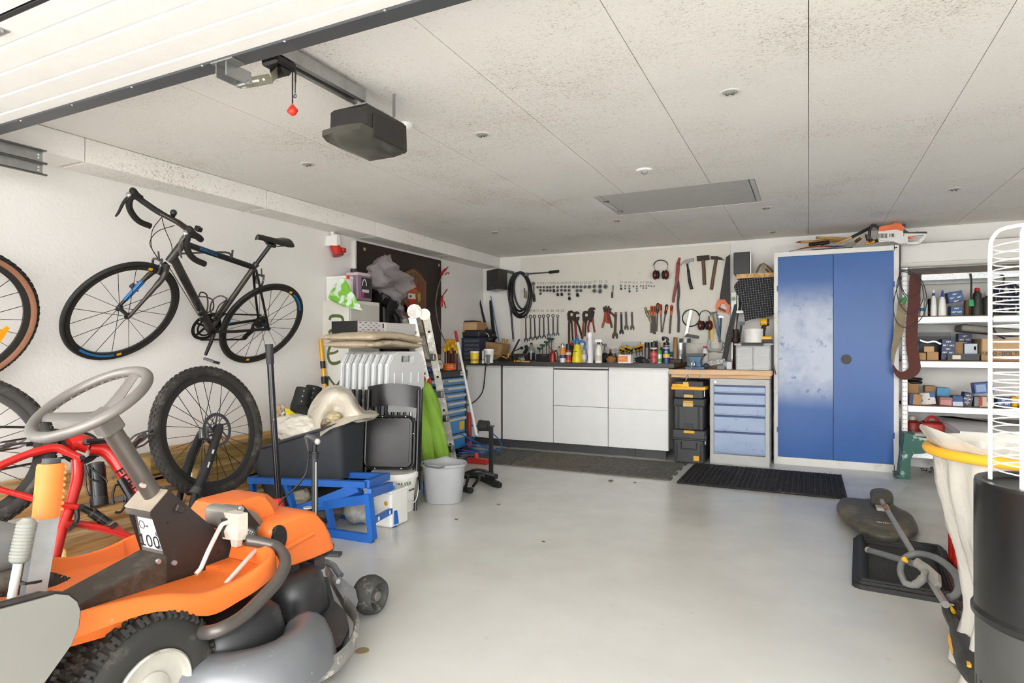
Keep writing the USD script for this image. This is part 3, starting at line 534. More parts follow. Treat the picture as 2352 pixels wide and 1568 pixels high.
t.add('coil',m,BLK);t.add('plug',M().tube(hang([(2080,682),(2076,690),(2072,696)],6.08),[.011,.020,.018],8),C('#2f8a52',.5));t.add('plug_pins',M().tube(hang([(2073,694),(2070,699)],6.08),[.017,.012],8),C('#a8722f',.6));t.done()
# ---- heater: black drum with slots and a white wire guard
hc=aD(2435,1100,1.45);hx_,hy_=hc[0],hc[1];HR=.165;HB=mv(hx_,hy_,0)
t=Thing('patio_heater','black slotted gas heater drum with a white wire guard on top, at the right edge','heater')
HTOP=.772
HM=C('#1c1c1c',.22,v=.05);HG=C('#4a4a48',.35,.3,v=.10,vs=5)
t.add('upper_drum',M().lathe([(HR*.97,.455),(HR,.462),(HR,HTOP-.01),(HR*.985,HTOP),(HR*.9,HTOP+.001),(HR*.86,HTOP-.012),(.0,HTOP-.014)],48,HB),HM)
t.add('bead',M().lathe([(HR*.98,.432),(HR*1.035,.44),(HR*1.04,.452),(HR*1.0,.462),(HR*.9,.462)],48,HB),HM)
t.add('lower_drum',M().lathe([(0,.012),(HR*.97,.012),(HR*.985,.02),(HR*.985,.434),(0,.434)],48,HB),HG)
for k in range(30):
 a=2*math.pi*k/30;c_,s_=math.cos(a),math.sin(a);q=HB@rot('z',math.degrees(a));t.add('slot',M().box((HR*.984,-.0035,.20),(HR*.9885,.0035,.285),.001,q),BLK)
t.add('base_plate',M().lathe([(0,0),(HR*1.05,0),(HR*1.05,.012),(0,.013)],40,HB),BLK)
GW=C('#e9e9e6',.35,v=.02);gr_=.128
for k in range(29):z=.80+k*.0195;t.add('guard_ring',M().tor(gr_,.0019,40,5,mv(hx_,hy_,z)),GW)
va=math.atan2(sT,cT)  # direction of the camera's right
for dv in(198,142,60,0,-60):
 a=va+math.radians(dv);q=[V(hx_+math.cos(a)*(gr_+.003),hy_+math.sin(a)*(gr_+.003),z)for z in(.768,.9,1.2,1.34)];q.append(V(hx_+math.cos(a)*(gr_-.004),hy_+math.sin(a)*(gr_-.004),1.375));q.append(V(hx_+math.cos(a)*(gr_-.03),hy_+math.sin(a)*(gr_-.03),1.395));q.append(V(hx_,hy_,1.40))
 t.add('guard_rod',M().tube(spl(q,3),.0047,8),GW)
t.done()
# ---- waste bag on a yellow ring
rc=aD(2362,1042,1.96);RZ=rc[2];RR=.268
t=Thing('bag_holder','yellow ring bag stand beside the black heater','bag stand')
t.add('ring',M().tor(RR,.0165,56,12,mv(rc[0],rc[1],RZ)),C('#f3b32a',.35,v=.02))
t.add('stand_post',M().cyl((rc[0]+.29,rc[1]+.06,0),(rc[0]+.27,rc[1]+.05,RZ),.014),ANTH);t.add('stand_foot',M().box((rc[0]-.1,rc[1]+.04,0),(rc[0]+.33,rc[1]+.08,.02),.004),ANTH);t.done()
BAG=CLEAR('#ded9cf',.80,.22)
n,k=72,24;Pg=np.zeros((k,n,3));a=np.arange(n)*2*np.pi/n
sp=np.exp(-((((a-(va+math.pi*.97)+np.pi)%(2*np.pi))-np.pi)/.55)**2);bk=np.clip(np.cos(a-va-math.pi/2),0,1)  # sp: the collar's beak on the left; bk: the far side
for i in range(k):
 f=i/(k-1)
 if i<5:
  g_=1-i/4.;h_=.012+.018*bk+.075*sp;R=RR-.022+g_*(.012+.055*sp)+.004*np.sin(a*11);z=RZ+g_*h_
 else:
  f=(i-4)/(k-5);R=RR-.022-.06*min(1,f*1.6)-.055*f+.05*max(0,f-.72)/.28+(.006+.016*f)*np.sin(a*7+2*f)+.010*np.sin(a*13+5*f)+.05*(meshkit.fbm(np.stack([np.cos(a)*1.7,np.sin(a)*1.7,np.full(n,f*4)],1),3,4)-.5);z=np.full(n,RZ-f*(RZ-.01))
 Pg[i]=np.stack([rc[0]+np.cos(a)*R,rc[1]+np.sin(a)*R,z],1)
t=Thing('waste_bag','translucent pale plastic bag hung in the yellow ring','plastic bag');t.add('bag',M().sheet(Pg,.0012,wrap=True),BAG,True);t.done()
# ---- red steel jerry can
t=Thing('jerry_can','tall red steel jerry can standing on the floor behind the waste bag','fuel can');q=aZ(2190,1310);JR=C('#cf2a1d',.38,v=.08,c2='#7d2a1e',thr=(.68,.74),s2=14.)
x0,y0=q[0],q[1]
t.add('shell',M().rb((x0,y0,0),(x0+.345,y0+.075,.47),.045,4).rb((x0,y0+.092,0),(x0+.345,y0+.167,.47),.045,4),JR);t.add('seam',M().rb((x0-.004,y0+.062,.008),(x0+.349,y0+.105,.474),.02,3),JR)
t.add('panel',M().rb((x0+.05,y0-.006,.06),(x0+.295,y0+.02,.40),.025,3),JR)
for k in(0,.03,.06):t.add('handle',M().tube([(x0+.08,y0+.055+k,.46),(x0+.09,y0+.055+k,.50),(x0+.22,y0+.055+k,.50),(x0+.23,y0+.055+k,.46)],.007,8),JR)
t.add('cap',M().cyl((x0+.28,y0+.083,.46),(x0+.30,y0+.083,.50),.028),STEEL);t.done()
# ---- boot tray
def tray_frame():
 a,b,c_=aZ(1956,1350)[:2],aZ(1960,1232)[:2],aZ(2200,1392)[:2]
 return frame((a[0],a[1],0),(b[0]-a[0],b[1]-a[1],0),(-(b[1]-a[1]),b[0]-a[0],0))
TF=tray_frame();TR=C('#242424',.55,v=.10,vs=15,b=.15,bs=120)
t=Thing('boot_tray','black ribbed plastic boot tray under the grass trimmer','tray',T=TF);L_,W_=.80,-.43
o=sbox(0,W_,L_,0).buffer(-.05).buffer(.05)
t.add('rim',M().ext(o.difference(o.buffer(-.06)),.022).ext(o.buffer(-.014).difference(o.buffer(-.052)),.036).ext(o.buffer(-.024).difference(o.buffer(-.044)),.044),TR)
t.add('floor_plate',M().ext(o.buffer(-.055),.006),TR);rb=M()
for i in range(46):
 x=.075+i*(L_-.15)/46;rb.box((x,W_+.07,.005),(x+.006,-.07,.014),.0015)
for j in range(4):y=W_+.09+j*(abs(W_)-.18)/3;rb.box((.07,y-.012,.005),(L_-.07,y+.012,.011),.002)
t.add('ribs',rb,TR);t.done()
# ---- grass trimmer
def fz(pts,z):return[aZ(x,y,z)for x,y in pts]
lo_=[(1921,1168),(1938,1196),(1972,1222),(2012,1239),(2060,1243),(2100,1228),(2110,1221),(2106,1203),(2092,1186),(2055,1166),(2052,1140),(2040,1128),(2018,1125),(1998,1130),(1996,1150),(1935,1148)]
hi_=[(1934,1156),(1950,1178),(1982,1200),(2014,1212),(2055,1214),(2088,1200),(2096,1192),(2090,1182),(2080,1175),(2050,1158),(2047,1138),(2036,1127),(2018,1124),(2003,1128),(2000,1146),(1945,1145)]
n_=len(lo_);L0=spl(fz(lo_,.015),4,True);L1=spl(fz(lo_,.05),4,True);cen=np.mean(spl(fz(hi_,.085),4,True),0);H1=spl(fz(hi_,.092),4,True)
tm_=[aZ(2025,1150,.14),aZ(2105,1283,.125),aZ(2172,1388,.13)]
t=Thing('grass_trimmer','battery grass trimmer with a dusty grey guard, light shaft and yellow and black motor end','grass trimmer')
t.add('guard',M().loft([L0,L1,L1+(H1-L1)*.45+V(0,0,.012),H1,cen+(H1-cen)*.5+V(0,0,.008)]),C('#4d4a40',.55,v=.12,vs=10,c2='#6d6552',thr=(.5,.62),s2=6.),50)
t.add('gear_housing',M().loft([spl(fz([(x,y)for x,y in((1999,1158),(2012,1168),(2042,1166),(2052,1150),(2046,1128),(2020,1122),(2002,1128))],.07),4,True),spl(fz(((2003,1152),(2014,1158),(2038,1156),(2046,1142),(2042,1128),(2020,1124),(2006,1130)),.12),4,True),spl(fz(((2010,1146),(2018,1150),(2034,1148),(2040,1138),(2036,1129),(2022,1128),(2012,1132)),.135),4,True)]),C('#5b5546',.6,v=.12),50)
q=aZ(2027,1168,.10);t.add('clamp',M().cb(q+V(0,0,.008),(.07,.13,.02),.004),C('#b9b5ab',.5,v=.1));t.add('guard_text',M().text('Max 9500 rpm',.010,frame(aZ(2036,1201,.101),(1,-.12,0),(.1,1,.2)),.001),WPL,False)
SH_=C('#a3a3a0',.4,.3,v=.05)
t.add('shaft',M().tube([tm_[0]+V(0,0,.0),tm_[1],tm_[2]],.0135,14),SH_);u=unit(tm_[1]-tm_[0]);t.add('shaft_label',M().cyl(tm_[0]+u*.10,tm_[0]+u*.26,.0139),C('#c77a3f',.5,v=.3,vs=60,c2='#56626a',thr=(.48,.52),s2=40.))
t.add('collar',M().cyl(tm_[1]-u*.02,tm_[1]+u*.03,.017),BLK)
def hd(x,y,d):return aD(x,y,d)
lp=spl([hd(2078,1338,2.60),hd(2068,1310,2.63),hd(2078,1282,2.66),(hd(2108,1271,2.64)),hd(2150,1281,2.54),hd(2188,1310,2.42),hd(2202,1345,2.34),hd(2194,1366,2.32),hd(2180,1372,2.32)],6)
GRP=C('#6e6f70',.5,v=.06)
t.add('loop_handle',M().tube(lp,.0135,12),GRP);t.add('lower_grip',M().tube(spl([hd(2078,1338,2.60),hd(2098,1343,2.56),hd(2118,1330,2.52),hd(2124,1312,2.5)],5),[.0135]*6+[.017]*6+[.012]*4,10),C('#8b8985',.5,v=.1))
t.add('bracket',M().tube([hd(2104,1290,2.6),hd(2128,1308,2.55),hd(2150,1330,2.48),hd(2154,1345,2.44)],[.02,.026,.028,.018],8,flat=(1,.7)),C('#9a968e',.5,v=.12))
t.add('side_bar',M().tube(spl([hd(1995,1263,3.0),hd(2040,1276,2.82),hd(2075,1287,2.7),hd(2104,1296,2.6)],4),.0145,12),GRP);t.add('side_bar_cap',M().sph(hd(1994,1262.5,3.0),.0155,8),C('#a29a86',.6));t.add('yellow_lever',M().tube([hd(2077,1283,2.62),hd(2083,1290,2.6)],[.012,.006],6),YEL)
pts_=[(2166,1380),(2178,1410),(2186,1440),(2200,1480),(2222,1530),(2232,1560)]
c5=[aZ(x+14,y,.075)for x,y in pts_];rr=[.030,.036,.030,.045,.050,.028]
t.add('control_head',M().tube(spl(c5[:3],4),[.028,.033,.037,.039,.038,.036,.034,.030,.028],10,flat=(1,.95)),C('#2b2b2b',.4,v=.06))
t.add('control_panel',M().cb(aZ(2180,1381,.118),(.062,.05,.01),.003,),C('#3c4448',.4));t.add('panel_sticker',M().cb(aZ(2179,1387,.125),(.032,.014,.002),.0005),C('#d9d9c8',.5))
t.add('trigger',M().tube([aZ(2184,1392,.12),aZ(2190,1404,.115),aZ(2196,1410,.1)],[.005,.008,.006],6),YEL)
t.add('motor_body',M().tube(spl(c5[2:],5),np.interp(np.linspace(0,1,16),np.linspace(0,1,4),rr[2:]),10,flat=(1.1,.9)),C('#302f2d',.45,v=.1))
t.add('yellow_shell',M().tube(spl([aZ(x-3,y,.07)for x,y in((2188,1462),(2200,1490),(2214,1520))],4),[.018,.024,.028,.03,.03,.028,.022,.016,.01],8,flat=(1,.6)),C('#f0ae24',.42));t.add('yellow_shell',M().tube(spl([aZ(x,y,.105)for x,y in((2232,1452),(2232,1478),(2228,1500),(2226,1530))],4),[.018,.022,.024,.024,.022,.02,.02,.02,.018,.014,.012,.01,.008],6,flat=(.5,.8)),C('#f0ae24',.42))
t.add('battery',M().rb(aZ(2225,1440,.06)-V(.04,.05,.03),aZ(2225,1440,.06)+V(.05,.05,.075),.012),C('#242424',.4));t.add('battery_label',M().cb(aZ(2232,1434,.137),(.04,.03,.002),.0005),C('#b9c59a',.5));t.done()
# ================================================================ ON THE SHELF RACK AND UNDER IT
NB=C('#1d4a80',.45,v=.06);NB2=C('#1b335e',.45,v=.08)
def onz(x0,x1,z,y,Y):a,b=aY(x0,y,Y),aY(x1,y,Y);return a[0],b[0],depth(a)/F
def carton(lab,x0,x1,yt,yb,z,Y,dep,mt,txt=None,tilt=0.,extra=None,cat='box',group='boxes of screws on the shelf rack'):
 u0,u1,s=onz(x0,x1,z,yb,Y);h=(yb-yt)*s;T=mv((u0+u1)/2,Y,z+.001)@rot('y',tilt);w=(u1-u0)/2
 t=Thing('carton',lab,cat,group);t.add('body',M().box((-w,0,0),(w,dep,h),.002,T),mt)
 if txt:
  k=0
  for zz in np.arange(h-.022,.005,-.03):
   for xx in((-w*.45,w*.5)if k%2 else(0,)):t.add('lettering',M().text(txt,.012,T@BACK((xx,-.0003,zz)),.0006,True),WPL,False)
   k+=1
 for nm,a,b,col in extra or():t.add(nm,M().box((-w+a[0]*2*w,-.0015-(.004 if nm=='flap' else 0),a[1]*h),(-w+b[0]*2*w,.001,b[1]*h),.0004,T),C(col,.55))
 return t.done()
def jar(lab,x0,x1,yt,yb,z,Y,mt,cap=None,ch=.15,cw_=.6,bands=(),prof=None,cat='bottle',head=None):
 u0,u1,s=onz(x0,x1,z,yb,Y);r=(u1-u0)/2;h=(yb-yt)*s;T=mv((u0+u1)/2,Y+r,z+.001);H=h*(1-ch);pf=prof or[(0,0),(.95,0),(1,.02),(1,.9),(.8,1),(0,1)]
 t=Thing('bottle',lab,cat);t.add('body',M().lathe([(q*r,f*H)for q,f in pf],20,T),mt)
 for f0,f1,col in bands:t.add('label_band',M().lathe([(r*.9,f0*H),(r+.001,f0*H),(r+.001,f1*H),(r*.9,f1*H)],20,T,ring=True),C(col,.5))
 if cap:t.add('cap',M().lathe([(0,H*.98),(r*cw_,H*.98),(r*cw_*.8,h*.98),(0,h)],16,T),cap)
 if head:t.add('nozzle',M().tube([T[:3,3]+V(0,0,h),T[:3,3]+V(0,-.01,h+.03)],[.011,.006],8),head)
 return t.done()
SL=[(0,0),(.95,0),(1,.03),(.96,.4),(.78,.7),(.74,.85),(.4,.96),(.38,1),(0,1)];REDC=C('#b3211d',.4)
jar('white and red spray can with a red cap, behind the brown belt',2102,2112,657,716,SH[0],6.24,WPL,REDC,.18,.8,[(.45,.85,'#a3262a')],cat='spray can');jar('white bottle with a blue band on the top shelf',2113,2123,667,716,SH[0],6.26,WPL,WPL,.2,.4,[(.3,.5,'#3a6fa8')]);jar('pale green bottle on the top shelf',2124,2132,681,716,SH[0],6.24,C('#a9c4b4',.4),WPL,.15,.5);jar('black jar with a red band in the shadow of the top shelf',2131,2144,672,714,SH[0],6.32,BLK,C('#26241f',.5),.15,.9,[(.15,.35,'#a8352a')])
jar('white squeeze bottle with a dark blue collar on the top shelf',2138,2153,662,716,SH[0],6.21,WPL,C('#27408f',.4),.12,.5,(),SL,head=WPL);jar('white squeeze bottle with a blue nozzle on the top shelf',2156,2176,666,716,SH[0],6.21,WPL,C('#2a44b0',.4),.10,.4,(),SL,head=C('#2a44b0',.4))
carton('blue printed box of screws, lower one on the top shelf',2184,2211,694,716,SH[0],6.20,.14,NB,'NKT');u=aY(2197,693,6.2);carton('blue printed box of screws tilted on another blue box on the top shelf',2180,2214,668,692,u[2],6.20,.13,NB,'NKT',-9)
jar('brown drum-shaped container on the top shelf',2215,2230,674,716,SH[0],6.27,C('#6b4a30',.6,v=.1));jar('black canister with a red cap on the top shelf',2233,2261,650,714,SH[0],6.22,C('#33312d',.5,v=.08),REDC,.1,.5,(),SL,'canister');jar('dark grey canister right of the red-capped one',2258,2290,668,714,SH[0],6.26,C('#3d3d3b',.45,v=.06),BLK,.08,.5,cat='canister');jar('bottle with a white spray head behind the dark canisters',2262,2276,655,712,SH[0],6.44,C('#8d8d88',.4),WPL,.25,.9)
m=M()
for k in range(9):m.tor(.055,.011,20,6,mv(*(aY(2303+(k%3)*9,715,6.3)*V(1,1,0)+V(0,(k%2)*.03,SH[0]+.06+(k//3)*.07)))@rot('x',80))
one('corrugated_hose','dark blue corrugated hose rolls at the right of the top shelf','hose',m,C('#1c2238',.6));t=Thing('power_cable','black cable with a green plug hanging from the upper shelf beam','cable');t.add('cable',M().tube(spl([aY(x,y,6.155)for x,y in((2229,628),(2231,645),(2230,690))],5),.007,8),BLK);t.add('plug',M().tube([aY(2230,688,6.15),aY(2231,703,6.15)],[.018,.022],8),C('#35a06a',.45));t.done()
one('black_cable','black cable hanging in a long curve before the shelves at the right','cable',M().tube(spl([aY(x,y,6.14)for x,y in((2298,628),(2306,640),(2296,680),(2282,715),(2279,745),(2290,768),(2308,778))],6),.007,8),BLK)
z2=SH[1]
for lab,x0,x1,yt in(('small brown cardboard box, leftmost on the middle shelf, behind the belt',2082,2101,806),('small brown cardboard box with four printed corners',2105,2127,805)):carton(lab,x0,x1,yt,822,z2,6.19,.12,CARD)
carton('open brown cardboard box with a rounded flap on the middle shelf',2129,2156,803,822,z2,6.19,.14,CARD,None,0,[('flap',(-.25,1.0),(.6,1.65),'#c49a6c')]);jar('grey plastic cup on the middle shelf',2100,2113,784,822,z2,6.36,C('#9a9ca6',.4));carton('flat stack of black trays at the back of the middle shelf',2096,2184,760,822,z2,6.42,.14,C('#26282b',.45,v=.2,vs=14),None,0,[('top_edge',(0,.86),(1,1),'#6f7376')],'trays')
one('foil_sheet','crumpled silver foil strip on the middle shelf','foil',M().tube(spl([aY(x,y,6.26)for x,y in((2112,781),(2128,786),(2145,784),(2160,790))],5),1.,6,flat=(.012,.03)),C('#b5b1a9',.25,.8,v=.2,vs=30));carton('tall dark blue printed box standing on the middle shelf',2161,2192,772,820,z2,6.23,.12,NB2,'NKT',3);carton('blue printed box at the back of the middle shelf',2201,2232,762,822,z2,6.45,.1,NB2,'NKT');carton('open plain brown box behind the dark tray',2193,2214,780,822,z2,6.30,.12,CARD)
carton('blue and white labelled box standing in the dark tray',2214,2246,779,818,z2,6.27,.1,NB,None,0,[('label',(.04,.32),(.96,.98),'#d3dde6'),('seal',(.72,.6),(.86,.82),'#c9784f')]);carton('low dark grey tray with a paper label on the middle shelf',2176,2250,807,822,z2,6.185,.08,C('#34383f',.5),None,0,[('label',(.16,.2),(.42,.8),'#e3dccb'),('tray_rim',(-.02,.9),(1.02,1.02),'#454a52')],'tray')
t=carton('large brown carton printed with bold lettering on the middle shelf',2254,2362,773,823,z2,6.19,.36,CARD,None,0,[('flap',(.02,.46),(.98,1.),'#bd9a6c')]);p=aY(2306,812,6.187);
one('print_sheet','bold black lettering printed across the large brown carton','print',M().text("PAJO-BOLTE S",.030,BACK(p),.0006,True),BLK,False);zc=aY(2290,772,6.2)[2];one('case_lid','dusty grey equipment case lying tilted on the large carton','case',M().rb((-.19,0,0),(.22,.28,.06),.02,3,mv(*(aY(2272,770,6.2)*V(1,1,0)+V(0,.02,zc+.022)))@rot('y',7)),C('#77736a',.5,v=.12,vs=9))
z3=SH[2]
one('hose_coil','small black hose coil at the left back of the lower shelf','hose',M().tor(.07,.012,26,7,mv(*(aY(2094,870,6.4)*V(1,1,1)))).tor(.06,.012,26,7,mv(*(aY(2094,872,6.4)*V(1,1,1)+V(.01,0,-.02)))),BLK)
for lab,x0,x1,yt,yb,Y,mt,txt,tl,ex in(('brown carton standing at the left back of the lower shelf',2086,2110,878,926,6.34,CARD,None,0,None),('torn blue and brown small box at the front left of the lower shelf',2088,2116,903,927,6.18,CARD,None,5,[('blue_edge',(0,0),(.3,1),'#2b3f6e')]),('white and blue printed crumpled box on the lower shelf',2116,2151,899,926,6.24,C('#d9d6cf',.5,c2='#37548c',thr=(.6,.63),s2=30.),None,-8,[('blue_corner',(.65,.6),(1,1),'#4a6aa5')]),('brown box at the back of the lower shelf behind the white crumpled one',2125,2150,887,926,6.42,CARD,None,0,None),('light blue box with a bright flap on the lower shelf',2151,2179,889,926,6.36,C('#3b93c4',.45),None,2,None),('open box with a pink and white front on the lower shelf',2158,2187,908,927,6.19,C('#a3756a',.6),None,3,[('pink_label',(.1,.1),(.9,.7),'#c98b8f')]),('dark blue printed box over a white label, middle of the lower shelf',2188,2212,905,928,6.2,NB,None,0,[('white_label',(0,0),(1,.42),'#cfd0e0')]),('dark blue box leaning on its neighbour on the lower shelf',2210,2231,897,928,6.21,NB2,'NKT',9,[('tear',(.4,.1),(.6,.7),'#a88a62')]),('small grey and blue box left of the red and white one',2238,2250,907,929,6.21,C('#8d8a86',.6),None,0,None),('red and white printed box with brown tape on the lower shelf',2250,2283,907,930,6.19,C('#cfc0ad',.6),None,0,[('red_print',(0,.1),(.2,1),'#b8382f'),('red_print',(.5,.5),(.75,.95),'#b8382f')]),('blue printed box at the right end of the lower shelf',2291,2322,908,931,6.2,NB,'NKT',0,None)):carton(lab,x0,x1,yt,yb,z3,Y,.12,mt,txt,tl,ex)
u=aY(2262,906,6.2);carton('royal blue box with a pale picture, tilted on top of the red and white box',2240,2283,881,905,u[2]+.01,6.2,.12,C('#2347a3',.4),None,-7,[('picture',(.08,.15),(.62,.85),'#8fa8c9')]);one('yellow_tool','yellow plastic tool at the right end of the lower shelf behind the guard','tool',M().rb(aY(2322,930,6.26)*V(1,1,0)+V(0,0,z3),aY(2340,930,6.26)*V(1,1,0)+V(0,.08,z3+.09),.02,3),YEL)
z4=SH[3];p=aY(2101,1000,6.22);t=Thing('fuel_can','old round red fuel can with a pale cap on the bottom shelf','fuel can');T=mv(p[0],6.36,z4+.001);t.add('tank',M().lathe([(0,0),(.07,0),(.075,.02),(.075,.17),(.06,.22),(.02,.245),(0,.245)],24,T),C('#8d2a22',.45,v=.1,c2='#3d2420',thr=(.6,.66),s2=12.));t.add('cap',M().cyl((p[0],6.36,z4+.235),(p[0],6.36,z4+.275),.026),C('#cfc6b6',.5));t.add('hose',M().tube(spl([(p[0]-.03,6.34,z4+.24),(p[0]-.08,6.30,z4+.22),(p[0]-.08,6.28,z4+.1)],5),.006,6),C('#c9c3b5',.5));t.done()
u0,u1,s=onz(2119,2172,z4,1000,6.26);t=Thing('fuel_can','bright red plastic fuel can with a moulded panel on the bottom shelf','fuel can');t.add('body',M().rb((u0,6.26,z4+.001),(u1,6.46,z4+.235),.03),C('#c2302c',.4));t.add('panel',M().rb((u0+.04,6.252,z4+.05),(u1-.04,6.27,z4+.18),.008,2),C('#cc4340',.4));t.add('handle',M().tube(spl([(u0+.03,6.36,z4+.22),(u0+.06,6.36,z4+.27),(u1-.06,6.36,z4+.27),(u1-.03,6.36,z4+.22)],4),.012,8),C('#c2302c',.4));t.done()
jar('grey bottle with a black cap before the red fuel cans',2093,2113,1008,1045,z4,6.19,C('#6d7075',.4),BLK,.3,.5);jar('small red can at the front of the bottom shelf',2146,2164,1024,1046,z4,6.19,C('#9d2320',.35),cat='can')
q=[aZ(2143,949,.475),aZ(2205,990,.475)];one('white_panel','white board lying flat, sticking out from the rack over the fuel cans','board',M().loft([[(q[0][0],6.55,z),(q[0][0],q[0][1],z),(q[1][0],q[1][1],z),(2.0,q[1][1]-.02,z),(2.0,6.55,z)]for z in(.435,.475)]),C('#dcdcdd',.4,v=.02),30)
GN=C('#1f5b4d',.5,v=.06,c2='#a9b8b0',thr=(.56,.62),s2=9.);Yg=5.98;t=Thing('garden_stool','chalky green plastic garden stool standing before the rack','stool');t.add('leg_frame',flat([(2078,995),(2100,997),(2106,1004),(2146,1007),(2146,1033),(2140,1040),(2098,1043),(2092,1055),(2091,1103),(2066,1094)],Yg,-.20,.006),GN);t.add('foot',flat([(2056,1092),(2066,1091),(2091,1103),(2089,1106),(2070,1103)],Yg-.01,-.22),GN);t.done()
a=aY(2101,1000,6.0);one('grey_plank','weathered grey wooden plank lying on the green stool','plank',M().box((a[0],6.0,aY(2120,1004,6.)[2]+.004),(a[0]+.46,6.13,aY(2120,998,6.)[2]+.008),.003),C('#a8a296',.8,v=.15,vs=20));one('wood_block','pale wooden block end right of the green stool','block',M().box(aY(2147,1024,6.02),aY(2172,1008,6.02)+V(0,.1,0),.002),PINE)
t=Thing('saw_bar','scratched white chainsaw bar with its chain lying under the rack','chainsaw bar');b0,b1=aZ(2136,1064,.06),aZ(2200,1085,.06);b1[1]=b0[1]-.06;t.add('bar',M().tube([b0,b0+(b1-b0)*.08,b0+(b1-b0)*.92,b1],[.4,1,1,.5],8,flat=(.03,.004),up=(0,-.5,1)),C('#d6d2ca',.45,.1,c2='#3d3833',thr=(.54,.57),s2=14.));rr_=random.Random(2);m=M()
for k in range(46):c_=V(b0[0]+rr_.uniform(-.06,.30),b0[1]+rr_.uniform(-.14,-.0),.008+rr_.uniform(0,.022));m.bar(c_,c_+V(rr_.uniform(-.03,.03),rr_.uniform(-.02,.02),0),.007,.01)
t.add('chain',m,C('#55534f',.4,.7));t.done()
for x,y,s in((1403,1103,.02),(1458,1108,.012),(1145,1158,.014),(1048,1192,.012),(1248,1243,.010)):one('dry_leaf','dry brown leaf scrap on the floor %s'%{1403:'before the grey mats, the largest one',1458:'before the grey mats, near the rubber mat',1145:'right in front of the bike stand',1048:'in front of the mop bucket',1248:'alone in the middle of the floor'}[x],'leaf',M().blob(aZ(x,y,s*.25),(s,s*.6,s*.25),.5,3,x%7,2),C('#7d5f42',.9))
one('floor_drain_cap','small round brown cap in the floor beside the mower deck','floor cap',M().lathe([(0,.003),(.024,.003),(.026,0)],24,mv(*aZ(832,1495,0))),C('#8d8064',.7))
# ================================================================ RIDE-ON MOWER (parked along the left wall, nose to the back)
MO=C('#f07a35',.40,v=.03,vs=5,c2='#f6a877',thr=(.69,.76),s2=13.);MB=C('#37312f',.5,.15,v=.08,vs=8,c2='#6b6560',thr=(.62,.74),s2=7.);MD=C('#55504c',.5,.3,v=.12,vs=9,c2='#8a8377',thr=(.55,.7),s2=6.)
DECK=C('#7c7f84',.34,.45,v=.06,vs=5,c2='#a8a59f',thr=(.64,.70),s2=18.);DECKD=C('#3c3d40',.34,.35,v=.10,vs=6,c2='#5a564c',thr=(.58,.7),s2=7.);BUMP=C('#67625e',.38,.55,v=.10,vs=9);TYRE=C('#2b2a28',.75,v=.10,vs=12,c2='#59544b',thr=(.57,.7),s2=11.);RIM=C('#c2bfb5',.4,.3,v=.06,c2='#94897a',thr=(.6,.7),s2=8.)
STC=C('#7c7874',.42,.35,v=.05);GALVM=C('#c4c7c9',.38,.75,v=.08,vs=22)
mw=Thing('ride_on_mower','orange and black front-cut ride-on mower with a grey steering wheel and grey cutter deck','ride-on mower')
XC=-1.9
# steering wheel and column
nW=unit(V(0,-.638,1));Cw=V(XC,1.073,.937);u_=V(1,0,0);w_=np.cross(nW,u_);FW=frame(Cw,u_,w_)
sw=mw.add('steering_wheel',M().tor(.160,.0155,72,16,FW),STC,True)
nub=M()
for k in range(40):a=2*math.pi*k/40;nub.sph((.150*math.cos(a),.150*math.sin(a),-.008),.0065,4,FW)
sw.sub('finger_ridges',nub,STC);sp_=M()
for d in(90,210,330):sp_.tube([(0,0,-.055),(.07*math.cos(math.radians(d)),.07*math.sin(math.radians(d)),-.035),(.152*math.cos(math.radians(d)),.152*math.sin(math.radians(d)),-.004)],[.020,.017,.014],8,T=FW,flat=(.5,1.6),up=(0,0,1))
sw.sub('spokes',sp_,STC);hb=Cw-nW*.062
sw.sub('hub',M().cb((0,0,-.075),(.062,.062,.075),.006,FW),STC)
c0=V(XC+.005,1.265,.612);c1=Cw-nW*.105
cl=mw.add('steering_column',M().tube([c0,c1],.0275,20),C('#6f6a65',.40,.55,v=.10,vs=12));cl.sub('clamp_bolt',M().cyl(aX(326,1113,-1.872),aX(331,1116,-1.85),.0085,.007,8),C('#b9aea0',.5,.4));cl.sub('base_bush',M().tor(.030,.005,28,8,frame(c0+V(0,0,.012),(1,0,0),(0,1,.75))),MD)
# console
def yz(pts,X):return[tuple(aX(x,y,X)[1:])for x,y in pts]
YZ=lambda X:frame((X,0,0),(0,1,0),(0,0,1))
side=yz([(345,1172),(385,1125),(490,1212),(531,1243),(545,1262),(494,1301),(455,1320),(380,1345),(196,1408),(182,1388),(379,1277)],-1.84)
con=mw.add('console',M().ext(side,.004,YZ(-1.844)).ext(side,.004,YZ(-1.964)),MB,False,label='dark brown-grey steel console with bolts and holes')
con.sub('top_plate',M().loft([[aX(345,1172,-1.838)+V(0,0,d),aX(385,1125,-1.838)+V(0,0,d),aX(385,1125,-1.838)*V(0,1,1)+V(-1.966,0,d),aX(345,1172,-1.838)*V(0,1,1)+V(-1.966,0,d)]for d in(-.004,.001)]),C('#a89c8c',.6,v=.10,c2='#7f766a',thr=(.55,.65),s2=9.))
q=aX(345,1172,-1.84);con.sub('front_lip',M().box((-1.964,q[1]-.001,q[2]-.024),(-1.840,q[1]+.003,q[2]+.001),.001),MD)
con.sub('front_slope',M().ext(yz([(385,1125),(388,1124),(548,1260),(545,1262)],-1.84),.12,YZ(-1.962)),MB,False)
pl0,pl1=V(0,q[1]+.025,q[2]-.03),V(0,q[1]+.052,q[2]-.165);PFm=frame((-1.902,(pl0[1]+pl1[1])/2,(pl0[2]+pl1[2])/2),(1,0,0),pl0-pl1)
